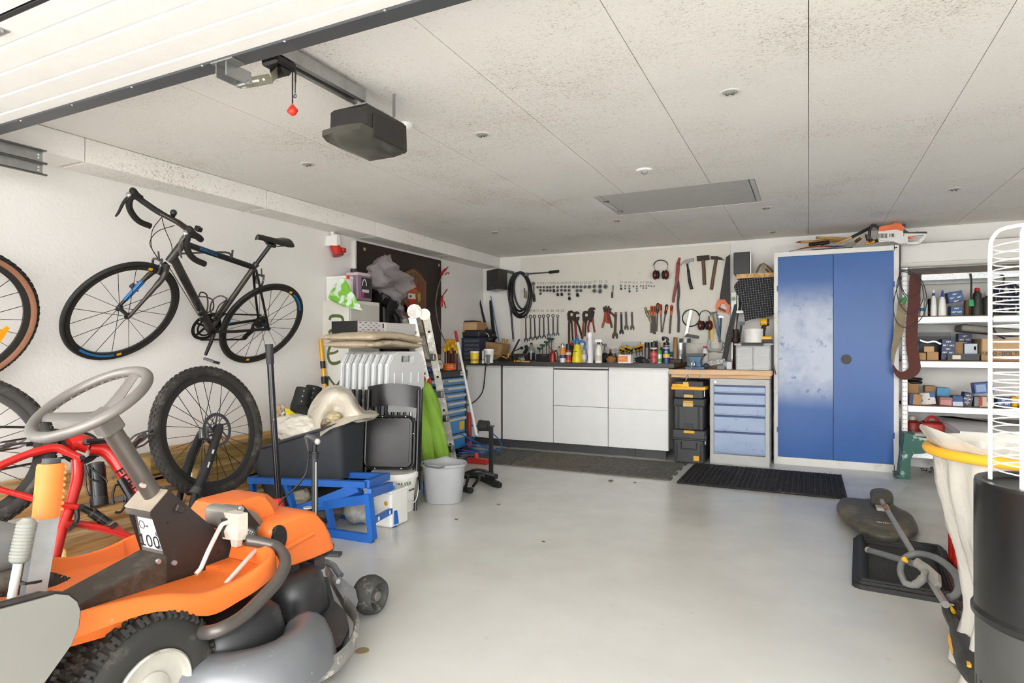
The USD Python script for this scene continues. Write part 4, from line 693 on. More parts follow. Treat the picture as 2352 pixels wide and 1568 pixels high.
con.sub('recess_plate',M().cb((0,0,-.003),(.116,.145,.004),.0005,PFm),C('#8d8680',.5,.3,v=.08));lb=con.sub('noise_label',M().cb((.006,.008,0),(.098,.105,.0015),.0003,PFm),C('#eceef0',.4,v=.01),label='white noise level label reading 100 dB')
mw.add('label_print',M().text('100',.040,PFm@mv(-.004,-.018,.0008),.0006,False).text('dB',.013,PFm@mv(.04,-.034,.0008),.0006).text('LwA',.007,PFm@mv(-.004,.034,.0008),.0006).tor(.014,.0008,6,4,PFm@mv(-.026,.036,.001)),C('#1d2030',.5),False)
mw.add('label_mark',M().tor(.007,.0012,16,5,PFm@mv(.043,.012,.0012)).text('A',.009,PFm@mv(.043,.012,.0008),.0006,True),C('#2c4a9c',.5),False)
def stud(x,y,X,r,mt,name,h=.006):p=aX(x,y,X);mw.add(name,M().lathe([(0,h),(r*.8,h),(r,h*.4),(r,0)],10,frame(p,(0,1,0),(0,0,1))),mt)
for x,y,r in((362,1289,.009),(399,1292,.009)):stud(x,y,-1.84,r,GALVM,'bolt',.008)
for x,y,r in((385,1200,.004),(431,1191,.003),(448,1209,.003),(502,1266,.006),(287,1356,.003),(300,1340,.003),(505,1218,.0)):
 if r:stud(x,y,-1.84,r,BLK,'hole',.0008)
p=aX(409,1167,-1.84);mw.add('switch_block',M().cb((0,0,.007),(.03,.024,.014),.003,frame(p,(0,1,-.55),(0,.55,1))),MB)
# tunnel between the foot boards
mw.add('tunnel',M().loft([[(-1.966,y,z),(-1.838,y,z),(-1.834,y,z-.008),(-1.834,y,.30),(-1.97,y,.30),(-1.97,y,z-.008)]for y,z in((.60,.372),(1.0,.377),(1.262,.437))]),C('#4a443d',.55,.2,v=.10,c2='#6f675b',thr=(.5,.62),s2=5.))
# foot boards: trays with a turned-up, turned-down edge
ed=spl([(-1.56,.70,.470,.415),(-1.56,.84,.468,.415),(-1.56,1.04,.440,.399),(-1.56,1.19,.392,.328),(-1.56,1.30,.388,.330),(-1.565,1.40,.405,.345),(-1.60,1.475,.418,.36),(-1.68,1.51,.42,.37),(-1.77,1.515,.415,.37),(-1.825,1.515,.41,.37)],5)
def board(mx):
 G=[]
 for x,y,zl,zb in ed:
  zf=np.interp(y,[.7,1.0,1.37,1.52],[.40,.36,.342,.36]);ya=min(y,1.46)if y<1.40 else 1.40+(y-1.40)*.2;A=V(-1.83,min(ya,1.40),zf);E=V(x,y,0);d=unit(V(x-A[0],y-A[1],0))if np.hypot(x-A[0],y-A[1])>.02 else V(0,1,0);o=V(1,0,0)if y<1.38 else unit(V(1 if x>-1.6 else max(0,(x+1.75)/.15),1,0))
  R_=[A,A+(E-A)*.5*V(1,1,0),A+(E-A)*.8*V(1,1,0),E-o*.028+V(0,0,zf+.004),E-o*.016+V(0,0,zl-.006),E-o*.006+V(0,0,zl),E+o*.003+V(0,0,zl-.004),E+o*.006+V(0,0,zl-.02),E+o*.008+V(0,0,zb)]
  G.append([V(mx-(r[0]-mx),r[1],r[2])if mx else r for r in R_])
 G=np.array(G);return G[:,::-1]if mx else G
mw.add('foot_board',M().sheet(board(0),.005),MO,60);mw.add('foot_board',M().sheet(board(XC),.005),MO,60)
# front cover
def hring(X,i):
 prof=[(1.57,.29),(1.57,.43),(1.60,.462),(1.75,.470),(1.82,.452),(1.87,.40),(1.905,.345),(1.935,.275),(1.90,.27),(1.80,.27),(1.70,.275)]
 cy,cz=1.73,.36;return[(X,cy+(y-cy)*(1-i),cz+(z-cz)*(1-i*.7))for y,z in prof]
mw.add('front_cover',M().loft([hring(X,i)for X,i in((-2.12,.25),(-2.10,.10),(-2.06,.0),(-1.80,0),(-1.755,.02),(-1.735,.10),(-1.728,.22))]),MO,40)
rb_=[]
for z,i in((.455,-.012),(.50,0),(.532,.014),(.541,.03)):rb_.append([(-2.05+i,1.50+i,z),(-1.90,1.495+i,z),(-1.835-i*.6,1.53+i,z),(-1.835-i*.6,1.68-i*1.5,z),(-1.88,1.74-i*2.6,z),(-2.05+i,1.74-i*2.6,z)])
mw.add('cover_hump',M().loft(rb_),MO,30)
p=aX(642,1236,-1.728);mw.add('cover_opening',M().lathe([(0,.004),(.040,.004),(.044,-.01)],24,frame(p,(0,1,0),(0,0,1)),.8,1.15),BLK)
mw.add('cover_step',M().tube([aX(648,1262,-1.727),aX(680,1245,-1.727),aX(718,1224,-1.727)],.012,8),MO)
# pedal bracket, pedals and rods
mw.add('pedal_bracket',M().rb((-1.95,1.475,.455),(-1.80,1.545,.535),.022,4),C('#a5a29c',.38,.5,v=.08,c2='#7d766d',thr=(.6,.7)))
mw.add('bracket_plate',M().ext(yz([(545,1168),(556,1160),(600,1212),(598,1240),(560,1255),(505,1230),(508,1190),(545,1190)],-1.80),.006,YZ(-1.80)),C('#3c3632',.5,.3,v=.1));mw.add('bracket_plate',M().ext(yz([(563,1165),(590,1178),(628,1228),(612,1252),(598,1242),(602,1212)],-1.79),.006,YZ(-1.795)),C('#8b8478',.42,.6,v=.12,c2='#5f5648',thr=(.55,.7),s2=10.))
stud(552,1168,-1.795,.011,GALVM,'bolt',.01);stud(594,1214,-1.795,.011,GALVM,'bolt',.01)
p=aX(541,1206,-1.77);mw.add('pedal_wrap',M().loft([[p+V(-.035,-.02,.045-k*.03)+V(0,.012*math.sin(k*2),0),p+V(.030,-.015,.045-k*.03),p+V(.034,.022,.042-k*.03),p+V(-.028,.02,.046-k*.03)]for k in range(4)]).loft([[p+V(x0_,y0_,z)for x0_,y0_ in((-.002-w,-.012),(.014+w,-.012),(.014+w,.01),(-.002-w,.01))]for z,w in((-.035,.012),(-.055,.008),(-.07,.003))]),C('#cfc8bb',.9,v=.10,vs=30,b=.3,bs=60),25,label='pedal wrapped in frayed pale cloth tape')
p=aX(571,1226,-1.74);FP=frame(p,(.6,.5,-.5),(.5,.2,.9));mw.add('pedal_pad',M().lathe([(0,-.012),(.028,-.012),(.031,-.004),(.030,.004),(0,.007)],24,FP,1.,.75),C('#3a3b3c',.6));dm=M()
for i in range(-3,4):
 for j in range(-2,3):
  if i*i+j*j*1.8<10:dm.sph((i*.0072,j*.0078,.006),.0028,4,FP)
mw.add('pedal_studs',dm,C('#aeb0ae',.4,.3))
ROD=C('#d2d2cd',.35,.2,v=.04)
def rod(pts,X,r):mw.add('pedal_rod',M().tube(spl([aX(x,y,X_)for(x,y),X_ in zip(pts,X)],5),r,10),ROD)
rod([(528,1198),(512,1203),(503,1216),(480,1262),(462,1303),(455,1312),(450,1318)],[-1.79]*3+[-1.76]*4,.0075);rod([(582,1237),(592,1241),(597,1250),(560,1293),(520,1338),(511,1351),(508,1358),(502,1362)],[-1.72]*3+[-1.68]*5,.0075)
# bumper tube round the right foot board
bp=[(432,1430,.29),(446,1446,.295),(470,1452,.30),(505,1445,.31),(555,1417,.315),(600,1375,.335),(636,1335,.36),(654,1300,.385),(652,1275,.40),(632,1254,.415),(598,1245,.43),(565,1240,.44)]
mw.add('bumper_tube',M().tube(spl([aZ(*b)for b in bp],5),.0195,14),BUMP,True)
mw.add('underbody',M().box((-2.2,.2,.16),(-1.72,1.46,.335),.03).box((-2.05,1.40,.12),(-1.74,1.76,.30),.03),DECKD,label='dark gearbox housing under the foot boards')
mw.add('debris',M().blob(aZ(660,1228,.3),(.05,.06,.03),.5,4,8,3),C('#4b3b2a',.95,v=.3,vs=60))
# cutter deck
dk=[(-2.43,1.15),(-1.40,1.15),(-1.375,1.42),(-1.38,1.58),(-1.445,1.70),(-1.55,1.80),(-1.66,1.86),(-1.85,2.03),(-2.0,2.05),(-2.2,1.95),(-2.4,1.72),(-2.44,1.45)]
o=Polygon(dk).buffer(-.02);mw.add('deck_plate',M().ext(o,.012,mv(0,0,.095)).ext(o.buffer(-.0).difference(o.buffer(-.012)),.06,mv(0,0,.045)),DECKD)
cv=V(-1.60,1.355,0);rings=[]
for k in range(37):
 a=math.radians(-112+k*5.1);d=V(math.cos(a),math.sin(a),0);e=min(1,k/3,(36-k)/3+.001)**.5;Rm=.195+(.03 if k<8 else.0)*(1-k/8);prof=[(-.085,.10),(-.080,.165),(-.06,.205),(-.03,.222),(.0,.226),(.03,.216),(.058,.19),(.075,.15),(.088,.10)]
 rings.append([cv+d*(Rm+r*(.35+.65*e))+V(0,0,.10+(z-.10)*(.3+.7*e))for r,z in prof])
mw.add('deck_volute',M().loft(rings),DECK,60,label='light grey scratched half-ring hump of the cutter deck')
def dome(cx_,cy_,r,h,sx=1.,sy=1.):return M().lathe([(r*1.08,.105),(r,.112),(r*.96,.105+h*.45),(r*.86,.105+h*.8),(r*.68,.105+h*.96),(r*.4,.105+h),(0,.105+h)],40,mv(cx_,cy_,0),sx,sy)
mw.add('deck_dome',dome(-1.63,1.34,.135,.17,1.,1.35),DECKD,True);mw.add('deck_dome',dome(-1.79,1.72,.14,.15,1.1,1.),DECKD,True);mw.add('deck_dome',dome(-2.2,1.5,.17,.14,1.,1.),DECKD,True)
rim=spl([aZ(x,y,.085)for x,y in((752,1310),(775,1352),(797,1390),(814,1412),(819,1440),(806,1485),(775,1520),(735,1545),(690,1568),(600,1600),(500,1620))],6)
mw.add('deck_rim',M().tube(rim,1.,10,flat=(.030,.011),up=(0,0,1)),C('#8f8e8b',.36,.4,v=.12,vs=16,c2='#d3cec4',thr=(.56,.62),s2=16.),50,label='scraped grey guard rail round the front of the deck')
mw.add('rim_stud',M().tube([aZ(758,1500,.115),aZ(758,1490,.13)],[.007,.004],8),ROD)
p=aZ(534,1500,.14);mw.add('deck_bracket',M().loft([[(p[0]-.07,p[1]-.07,z),(p[0]+.05,p[1]-.03,z),(p[0]+.055,p[1]+.02,z),(p[0]-.05,p[1]+.05,z)]for z in(.10,.19)]).cyl(p+V(0,.05,.06),p+V(.02,.07,.03),.03),DECK)
mw.add('deck_flange',M().loft([[aZ(x,y,z)for x,y,z in((480,1560,.10),(520,1500,.19),(545,1460,.22),(552,1470,.22),(530,1560,.12))],[aZ(x,y,z)+V(.004,-.004,0)for x,y,z in((480,1560,.10),(520,1500,.19),(545,1460,.22),(552,1470,.22),(530,1560,.12))]]),DECK,False)
# front linkage and caster
lk=[aZ(x,y,z)for x,y,z in((722,1292,.20),(735,1288,.21),(763,1297,.20),(775,1313,.18),(783,1322,.17))]
mw.add('link_tube',M().tube(spl(lk,4),.013,12),DECK);q=aZ(722,1292,.21);mw.add('link_block',M().cb(q,(.07,.06,.055),.006).cyl(q+V(-.02,-.02,.025),q+V(-.02,-.02,.037),.009,n=8).cyl(q+V(.01,.015,.025),q+V(.01,.015,.037),.009,n=8),BUMP)
mw.add('spring_wire',M().tube(spl([aZ(x,y,z)for x,y,z in((725,1235,.25),(745,1238,.24),(760,1246,.22),(764,1258,.20),(750,1272,.20),(738,1278,.2))],5),.007,8),BLK)
mw.add('link_plate',M().loft([[aZ(x,y,z)+V(d,d*.3,0)for x,y,z in((765,1330,.16),(775,1322,.17),(812,1352,.13),(818,1380,.10),(812,1398,.08),(800,1392,.085),(770,1345,.14))]for d in(0,.008)]),DECK);q=aZ(771,1331,.165);mw.add('link_pin',M().cyl(q,q+V(.022,-.01,.0),.010,n=10),GALVM)
cw_=aZ(850,1409,0);FC=frame((cw_[0],cw_[1],.0),(0,1,0),(0,0,1));wr=.079
cs=mw.add('caster_wheel',M().lathe([(.030,-.046),(.056,-.048),(.066,-.042),(.075,-.02),(wr,0),(.075,.022),(.066,.044),(.056,.050),(.048,.046),(.036,.025),(.030,.02)],40,FC@mv(0,wr,0),ring=True),C('#3a3a38',.7,v=.25,vs=30,c2='#7d7b76',thr=(.56,.7),s2=22.),40);cs.sub('hub',M().lathe([(.030,-.04),(.030,.02),(.02,.022),(.02,.040),(.016,.044),(.004,.046),(0,.046)],24,FC@mv(0,wr,0)),C('#6a665f',.5,v=.1))
mw.add('caster_axle',M().cyl((cw_[0]-.10,cw_[1],wr),(cw_[0],cw_[1],wr),.012),STEEL);FC2=FC@mv(0,wr,-.95);mw.add('caster_wheel',M().lathe([(0,-.048),(.056,-.048),(.066,-.042),(wr,0),(.066,.044),(.056,.050),(0,.046)],24,FC2),TYRE)
# drive wheels
def wheel(X,s):
 T=frame((X,1.02,.2),(0,1,0),(0,0,1));R=.197
 if s<0:T=T@rot('x',180)
 ty=mw.add('tyre',M().lathe([(.100,-.155),(.13,-.172),(.17,-.170),(.188,-.15),(.190,-.10),(.190,-.06),(.188,-.03),(.172,-.004),(.15,.004),(.12,.002),(.104,-.006),(.100,-.02)],56,T,ring=True),TYRE,50);lg=M()
 for k in range(30):
  for j,(zz,w)in enumerate(((-.022,.028),(-.060,.030),(-.098,.030),(-.138,.028))):
   a=2*math.pi*(k+(j%2)*.5)/30;q=T@rot('z',math.degrees(a));tilt=-38 if j==0 else(32 if j==3 else 0)
   Q=q@mv(.1905 if abs(tilt)<1 else.186,0,zz)@rot('y',tilt);lg.box((-.006,-.014,-w/2),(.009,-.003,w/2),.002,Q).box((-.006,.002,-w/2),(.009,.013,w/2),.002,Q).box((-.006,-.006,-w/5),(.0085,.006,w/5),.001,Q)
 ty.sub('tread_lugs',lg,TYRE);mw.add('rim',M().lathe([(.104,-.02),(.106,.0),(.101,.004),(.095,-.004),(.088,-.03),(.06,-.05),(.05,-.03),(.047,-.012),(.03,-.006),(0,-.004)],48,T),RIM,40)
wheel(-1.528,1);wheel(-2.272,-1)
# side panel, seat, levers at the rear (left edge of the picture)
sp2=yz([(-260,1470),(-100,1425),(0,1404),(90,1380),(128,1369),(155,1371),(173,1385),(180,1405),(176,1440),(160,1480),(110,1550),(60,1620),(-260,1700)],-1.45);sp2=Polygon(sp2).buffer(.004)
mw.add('side_panel',M().ext(sp2,.012,YZ(-1.462)),C('#86857f',.45,.15,v=.04,vs=3),label='plain grey side panel with rounded corner');mw.add('panel_trim',M().ext(sp2 .buffer(.004).difference(sp2 .buffer(-.0005)),.02,YZ(-1.475)),BLK)
for k in(1,2):mw.add('panel_slat',M().ext(sp2 .buffer(-.004),.006,YZ(-1.485-.016*k)),C('#55534f',.5,.2))
mw.add('rear_body',M().rb((-2.25,-.25,.20),(-1.50,.70,.50),.05),C('#3b3937',.5));st=mw.add('seat',M().rb((-2.12,.36,.555),(-1.72,.865,.655),.045,5),C('#6d6d6c',.6,v=.06));st.sub('seat_base',M().rb((-2.1,.38,.50),(-1.74,.86,.565),.03),C('#5e594f',.9,v=.2,vs=60))
mw.add('backrest',M().rb((-2.10,.28,.62),(-1.74,.38,.98),.05),C('#6d6d6c',.6,v=.06))
a0_,a1_,a2_=aX(76,1365,-1.70),aX(106,1188,-1.70),aX(117,1064,-1.70);fl=unit(np.cross(a1_-a0_,(0,0,1)))
lv=mw.add('lift_lever',M().tube([a0_,a1_,a1_+(a2_-a1_)*.2],1.,4,flat=(.024,.012),up=(0,1,.1)),GALVM,label='flat galvanised lift lever with an orange grip');lv.sub('orange_grip',M().tube([a1_+V(0,0,-.002),a1_+(a2_-a1_)*.05,a1_+(a2_-a1_)*.95,a2_],[.95,1.,1.,.92],12,flat=(.032,.019),up=(0,1,.1)),C('#f0823c',.42),30)
gv=M()
for k in range(8):p=a1_+(a2_-a1_)*(.08+k*.115);gv.sph(p+V(.0,.029,.004),(.017,.006,.007),5)
lv.sub('finger_grip',gv,C('#f0823c',.42));lv.sub('grip_cap',M().tube([a2_-V(0,0,.004),a2_+V(0,.002,.012)],.9,12,flat=(.024,.014),up=(0,1,.1)),ANTH);lv.sub('cable_tie',M().tube([aX(72,1338,-1.70),aX(73,1332,-1.70)],1.,8,flat=(.028,.016),up=(0,1,.1)),BLK)
b0_,b1_,b2_=aX(30,1392,-1.66),aX(42,1290,-1.66),aX(64,1194,-1.66);ll=mw.add('gear_lever',M().tube(spl([aX(44,1402,-1.65),b0_,aX(27,1375,-1.66),b1_],4),.010,10),ROD)
q=[b1_+(b2_-b1_)*f for f in np.linspace(-.03,1.05,28)];ll.sub('ribbed_grip',M().tube(q,[.013,.018,.020]+[.0215 if k%2 else.0195 for k in range(22)]+[.017,.014,.011],14),C('#8f9089',.55,v=.04));mw.done()
# ================================================================ BICYCLES
TYR=C('#1c1c1b',.7,v=.10,vs=40);TYRM=C('#2e2c2a',.8,v=.12,vs=14,c2='#5a554d',thr=(.55,.68),s2=9.);RIMB=C('#3b3a38',.35,.5,v=.05);SPK=C('#2a2a2a',.35,.6,v=0);CHR=C('#77777a',.3,.9,v=.05);FRM=C('#3d3a37',.34,.35,v=.04);FRB=C('#181818',.3,v=.03);TAPE=C('#1b1917',.75,v=.08,vs=60,b=.3,bs=140);BLU=C('#1f6db0',.4)
def bike_wheel(th,T,R,w,rimd,nsp,tread,rim_m=RIMB,tyre_m=TYR,wall=None,hubw=.05,off=.0,spw=.0011):
 """tyre (with its tread, rim, spokes and hub as sub-parts) about the axle z of the frame T"""
 rt=R-w/2;ty=th.add('tyre',M().tor(rt,w/2,72,12,T),tyre_m)
 if tread:
  tm=M();nk=tread
  for k in range(nk):
   for j,b in enumerate((-52,-26,0,26,52)):
    a=2*math.pi*(k+(j%2)*.5)/nk;br=math.radians(b);Q=T@rot('z',math.degrees(a))@mv(rt,0,0)@rot('y',-b)@mv(w/2,0,0)
    tm.box((-.003,-R*1.7/nk,-w*.075),(.0035,R*1.1/nk,w*.075),.001,Q)
  ty.sub('tread',tm,tyre_m)
 if wall:
  for s in(-1,1):ty.sub('sidewall',M().lathe([(rt-w*.42,s*w*.30),(rt-w*.25,s*w*.44),(rt,s*w*.512),(rt+w*.12,s*w*.50),(rt+w*.12,s*w*.46),(rt-w*.2,s*w*.40)][::s],64,T,ring=True),wall)
 ri=R-w*.93
 ty.sub('rim',M().lathe([(ri,-.010),(ri,.010),(ri-rimd*.3,.0105),(ri-rimd,.006),(ri-rimd,-.006),(ri-rimd*.3,-.0105)],72,T,ring=True),rim_m)
 ty.sub('hub',M().lathe([(0,-hubw-.008),(.007,-hubw-.008),(.009,-hubw),(.022,-hubw+.006),(.022,-hubw+.010),(.011,-hubw+.02),(.011,hubw-.02),(.022,hubw-.010),(.022,hubw-.006),(.009,hubw),(.007,hubw+.008),(0,hubw+.008)],20,T),CHR if nsp>20 else BLK)
 for k in range(nsp):
  a=2*math.pi*(k+off)/nsp;s=1 if k%2 else-1;b=a+(.55 if(k//2)%2 else-.55)*(1 if nsp>20 else.15);q=M().tube([(.021*math.cos(b),.021*math.sin(b),s*(hubw-.008)),((ri-rimd)*math.cos(a),(ri-rimd)*math.sin(a),0)],spw,4,T=T);ty.sub('spoke',q,SPK)
 return ty
 # ---- black road bicycle, leaning out from the left wall
SC=.962;RB_=np.array([[-.018,.5401,-.8414],[-.9998,-.0016,.0203],[.0096,.8416,.5401]]);tB=V(-3.5653,3.1939,1.2651)
TB=np.eye(4);TB[:3,:3]=RB_*SC;TB[:3,3]=(tB-O)*SC+O
t=Thing('road_bicycle','black and grey drop-bar road bicycle hung on the left wall','bicycle',T=TB)
I4=np.eye(4);R_=.336
bike_wheel(t,I4,R_,.027,.024,20,0,off=.3)
Sb=np.array([[.9949,-.0015,.1011],[-.0015,.9996,.0291],[-.1011,-.0291,.9945]]);TFw=np.eye(4);TFw[:3,:3]=Sb;TFw[:3,3]=(1.0064,.0337,-.0047)
fw_=bike_wheel(t,TFw,R_,.027,.024,18,0,off=.2)
for T_,a0 in((I4,(40,68,80)),(TFw,(205,242,252))):
 def arc(r,z,a,b,w):return M().lathe([(r-w,z),(r+w,z),(r+w,z-.001),(r-w,z-.001)],4,T_)if 0 else M().loft([[(math.cos(x)*(r-w),math.sin(x)*(r-w),z),(math.cos(x)*(r+w),math.sin(x)*(r+w),z),(math.cos(x)*(r+w),math.sin(x)*(r+w),z-.0012),(math.cos(x)*(r-w),math.sin(x)*(r-w),z-.0012)]for x in np.radians(np.linspace(a,b,10))],T=T_)
 if T_ is I4:t.add('rim_sticker',arc(.302,-.0102,118,152,.007),BLU);t.add('rim_badge',arc(.302,-.0104,108,113,.008),YEL);t.add('rim_badge',arc(.302,-.0104,268,273,.008),YEL)
 else:t.add('rim_sticker',arc(.302,-.0102,262,305,.007),BLU);t.add('rim_badge',arc(.302,-.0104,254,259,.008),YEL);t.add('rim_badge',arc(.302,-.0104,96,101,.008),YEL)
bb_,sc_,ht_,hb_=V(.405,-.068,0),V(.2765,.4507,0),V(.8093,.5576,0),V(.8585,.3865,0)
def tb(name,pts,r,mt=FRM,n=14,**k):return t.add(name,M().tube(spl(pts,4)if len(pts)>2 else pts,r,n,**k),mt)
dt=tb('down_tube',[hb_+V(-.014,.03,0),bb_+V(.01,.02,0)],.025,FRM);tb('seat_tube',[bb_,sc_],.0175,FRM);tt=tb('top_tube',[ht_+V(-.01,-.045,0),sc_+V(.004,-.02,0)],.0185,FRB);tb('head_tube',[ht_,hb_],.0235,FRM)
for s in(-1,1):
 tb('seat_stay',[sc_+V(-.01,-.03,s*.012),V(.20,.31,s*.035),V(0,.004,s*.062)],.0085,FRB,10);cs=tb('chain_stay',[bb_+V(-.02,0,s*.02),V(.25,-.045,s*.045),V(.005,-.004,s*.062)],.0105,FRB,10)
 t.add('dropout',M().cyl((0,0,s*.058),(0,0,s*.072),.014),BLK)
 f0,f1=hb_+V(.008,-.022,0),TFw[:3,3]+Sb@V(0,0,s*.052);e=Sb@V(0,0,s*.045);fb=tb('fork_blade',[f0,f0+e*.8+V(.02,-.06,0),f0+e+(f1-e-f0)*.4,f1],[.020]*4+[.016]*4+[.013]*2+[.010]*3,FRM,12)
 if s>0:fb.sub('blue_stripe',M().tube([f0+e+(f1-e-f0)*.45+V(0,0,-.0),f0+e+(f1-e-f0)*.85],[.0150,.0125],12),BLU)
tb('bottom_bracket',[bb_+V(0,0,-.036),bb_+V(0,0,.036)],.021,FRB);t.add('chain_stay_print',M().tube([V(.30,-.052,.0405),V(.20,-.037,.0515)],[.0112,.0110],10),BLU)
tb('seat_post',[sc_,sc_+V(-.047,.16,0)],.0135,BLK);t.add('seat_clamp',M().cyl(sc_+V(.001,-.006,0),sc_+V(-.004,.012,0),.0205),FRB)
# saddle
def sad(x,w,y):return[(x,y+.012-.02*abs(q)**2,q*w)for q in np.linspace(-1,1,9)]+[(x,y-.014-.012*(1-abs(q)),q*w*.96)for q in np.linspace(1,-1,9)]
t.add('saddle',M().loft([sad(x,w,y)for x,w,y in((.360,.008,.648),(.352,.017,.655),(.31,.022,.655),(.25,.028,.652),(.19,.045,.650),(.14,.064,.655),(.105,.068,.662),(.088,.058,.664),(.082,.035,.660))]),FRB,50,).sub('rails',M().tube([(.31,.636,.018),(.26,.618,.022),(.19,.618,.024),(.13,.640,.03)],.0035,6).tube([(.31,.636,-.018),(.26,.618,-.022),(.19,.618,-.024),(.13,.640,-.03)],.0035,6),CHR)
t.add('saddle_clamp',M().box((.20,.603,-.026),(.255,.626,.026),.005),BLK)
# cockpit
cl_=V(.9001,.6378,0);t.add('stem',M().tube([ht_+V(-.008,.03,0),ht_+V(.02,.052,0),cl_],.0165,12),BLK);t.add('spacers',M().cyl(ht_,ht_+V(-.012,.045,0),.018),BLK)
br_=spl([cl_,V(.962,.640,.10),V(1.005,.650,.175),V(1.045,.664,.198),V(1.068,.648,.202),V(1.058,.598,.204),V(1.022,.553,.204),V(.972,.520,.203),V(.908,.5066,.2)],6);bl_=spl([cl_,V(.875,.632,-.10),V(.858,.628,-.172),V(.90,.650,-.198),V(.955,.650,-.203),V(.950,.600,-.204),V(.914,.546,-.204),V(.862,.512,-.203),V(.793,.4925,-.2)],6)
t.add('bar_centre',M().tube(br_[:6][::-1].tolist()+bl_[1:6].tolist(),.0155,12),C('#2b211d',.35,.2));
for q in(br_[5:],bl_[5:]):t.add('bar_tape',M().tube(q,.0172,12),TAPE)
for hp,lv_ in((V(1.066,.672,.2),[V(1.078,.668,.2),V(1.095,.61,.203),V(1.1,.55,.205),V(1.108,.522,.205)]),(V(.958,.664,-.2),[V(.972,.660,-.2),V(.985,.60,-.203),V(.965,.54,-.205),V(.946,.512,-.205)])):
 h_=t.add('brake_hood',M().tube(spl([hp+V(-.05,-.012,0),hp+V(-.02,0,0),hp+V(.006,.018,0),hp+V(.02,.02,0)],4),[.019,.019,.019,.02,.021,.021,.022,.022,.022,.021,.018,.014,.009],12),TAPE)
 h_.sub('chrome_cap',M().sph(hp+V(.018,-.006,-.002),(.015,.018,.017),8),CHROME);t.add('brake_lever',M().tube(spl(lv_,4),[.010,.011,.012,.012,.012,.011,.011,.010,.010,.009,.008,.0075,.006],10,flat=(1.,.6)),FRB if hp[2]>0 else C('#5d5c58',.25,.5))
t.add('bell',M().sph(V(.905,.668,.055),(.018,.020,.018),8).cyl((.90,.645,.055),(.905,.66,.055),.012,n=10),BLK);t.add('front_light',M().rb((.835,.652,-.135),(.868,.680,-.10),.006,3),BLK)
cb=M()
for q in([br_[20]*0+V(.965,.628,.05),V(1.00,.55,.03),V(.985,.46,.01),V(.93,.40,.015),V(.90,.37,.022)],[V(.93,.626,-.03),V(.99,.56,0),V(1.0,.48,.012),V(.95,.42,.012),V(.905,.38,.018)],[V(.955,.63,.07),V(.93,.57,.04),V(.89,.50,-.005),V(.875,.45,-.022)],[V(.86,.36,-.024),V(.70,.20,-.022),V(.52,.02,-.022)]):cb.tube(spl(q,6),.0022,5)
t.add('cables',cb,BLK)
def calliper(o,s):return M().tube(spl([o+V(.0,.05,.0),o+V(.02,.03,-.035),o+V(.012,-.008,-.034),o+V(.006,-.03,-.02)],4),.007,8).tube(spl([o+V(.01,.045,.0),o+V(.024,.03,.035),o+V(.016,-.008,.034),o+V(.006,-.03,.02)],4),.007,8).tube([o+V(.01,.035,.0),o+V(.03,.09,.012)],.005,6)
t.add('brake_calliper',calliper(V(.905,.345,0),1),CHR);t.add('brake_calliper',calliper(V(.178,.335,0),1),CHR)
# drivetrain
t.add('chainring',M().lathe([(.082,.040),(.103,.040),(.104,.043),(.082,.043)],60,mv(bb_[0],bb_[1],0),ring=True).lathe([(.058,.034),(.07,.034),(.07,.037),(.058,.037)],40,mv(bb_[0],bb_[1],0),ring=True),C('#33312f',.35,.6,v=.1));ar_=M()
for k in range(5):a=2*math.pi*k/5+.3;ar_.bar(bb_+V(0,0,.044),bb_+V(math.cos(a)*.088,math.sin(a)*.088,.042),.014,.008,(0,0,1))
t.add('spider',ar_,BLK)
ce_=V(.4183,-.2219,-.07);t.add('crank_arm',M().tube([bb_+V(0,0,-.045),bb_+V(.002,-.05,-.055),ce_],[.017,.015,.012],12,flat=(1,.7)),BLKG);t.add('crank_arm',M().tube([bb_+V(0,0,.05),bb_-(ce_-bb_)*V(1,1,-1)*V(1,1,.6)],[.015,.011],10),BLKG)
PQ=frame(ce_+V(-.012,-.008,-.060),(.8,.3,-.2),(-.2,.9,.3));pd_=t.add('pedal',M().box((-.040,-.008,-.035),(-.030,.008,.035),.002,PQ).box((.030,-.008,-.035),(.040,.008,.035),.002,PQ).box((-.04,-.009,-.038),(.04,.009,-.030),.002,PQ).box((-.04,-.009,.030),(.04,.009,.038),.002,PQ),CHR);pd_.sub('axle',M().cyl((0,0,-.04),(0,0,.05),.009,n=10,T=PQ).box((-.02,-.006,-.03),(.02,.006,.03),.002,PQ),CHROME)
for k,r in enumerate((.052,.046,.040,.034,.028)):t.add('sprocket',M().lathe([(r*.6,.025+k*.0045),(r,.025+k*.0045),(r,.0275+k*.0045),(r*.6,.0275+k*.0045)],36,I4,ring=True),C('#55534f',.35,.8))
d1,d2=V(.028,-.075,.04),V(.065,-.142,.04)
for p in(d1,d2):t.add('jockey_wheel',M().cyl(p+V(0,0,-.004),p+V(0,0,.004),.021,n=14),BLK)
t.add('derailleur_cage',M().bar(d1+V(0,0,.008),d2+V(0,0,.008),.03,.003,(0,0,1)).tube([V(.004,-.02,.068),V(.02,-.05,.065),d1+V(0,0,.01)],.010,8),BLK)
t.add('chain',M().tube([V(.01,.05,.042),V(.41,.036,.042)],.0042,4).tube([d2+V(.01,-.018,0),bb_+V(.0,-.104,.042)],.0042,4).tube([d2+V(-.018,.01,0),d1+V(-.018,0,0)],.0042,4),C('#2c2a28',.5,.5))
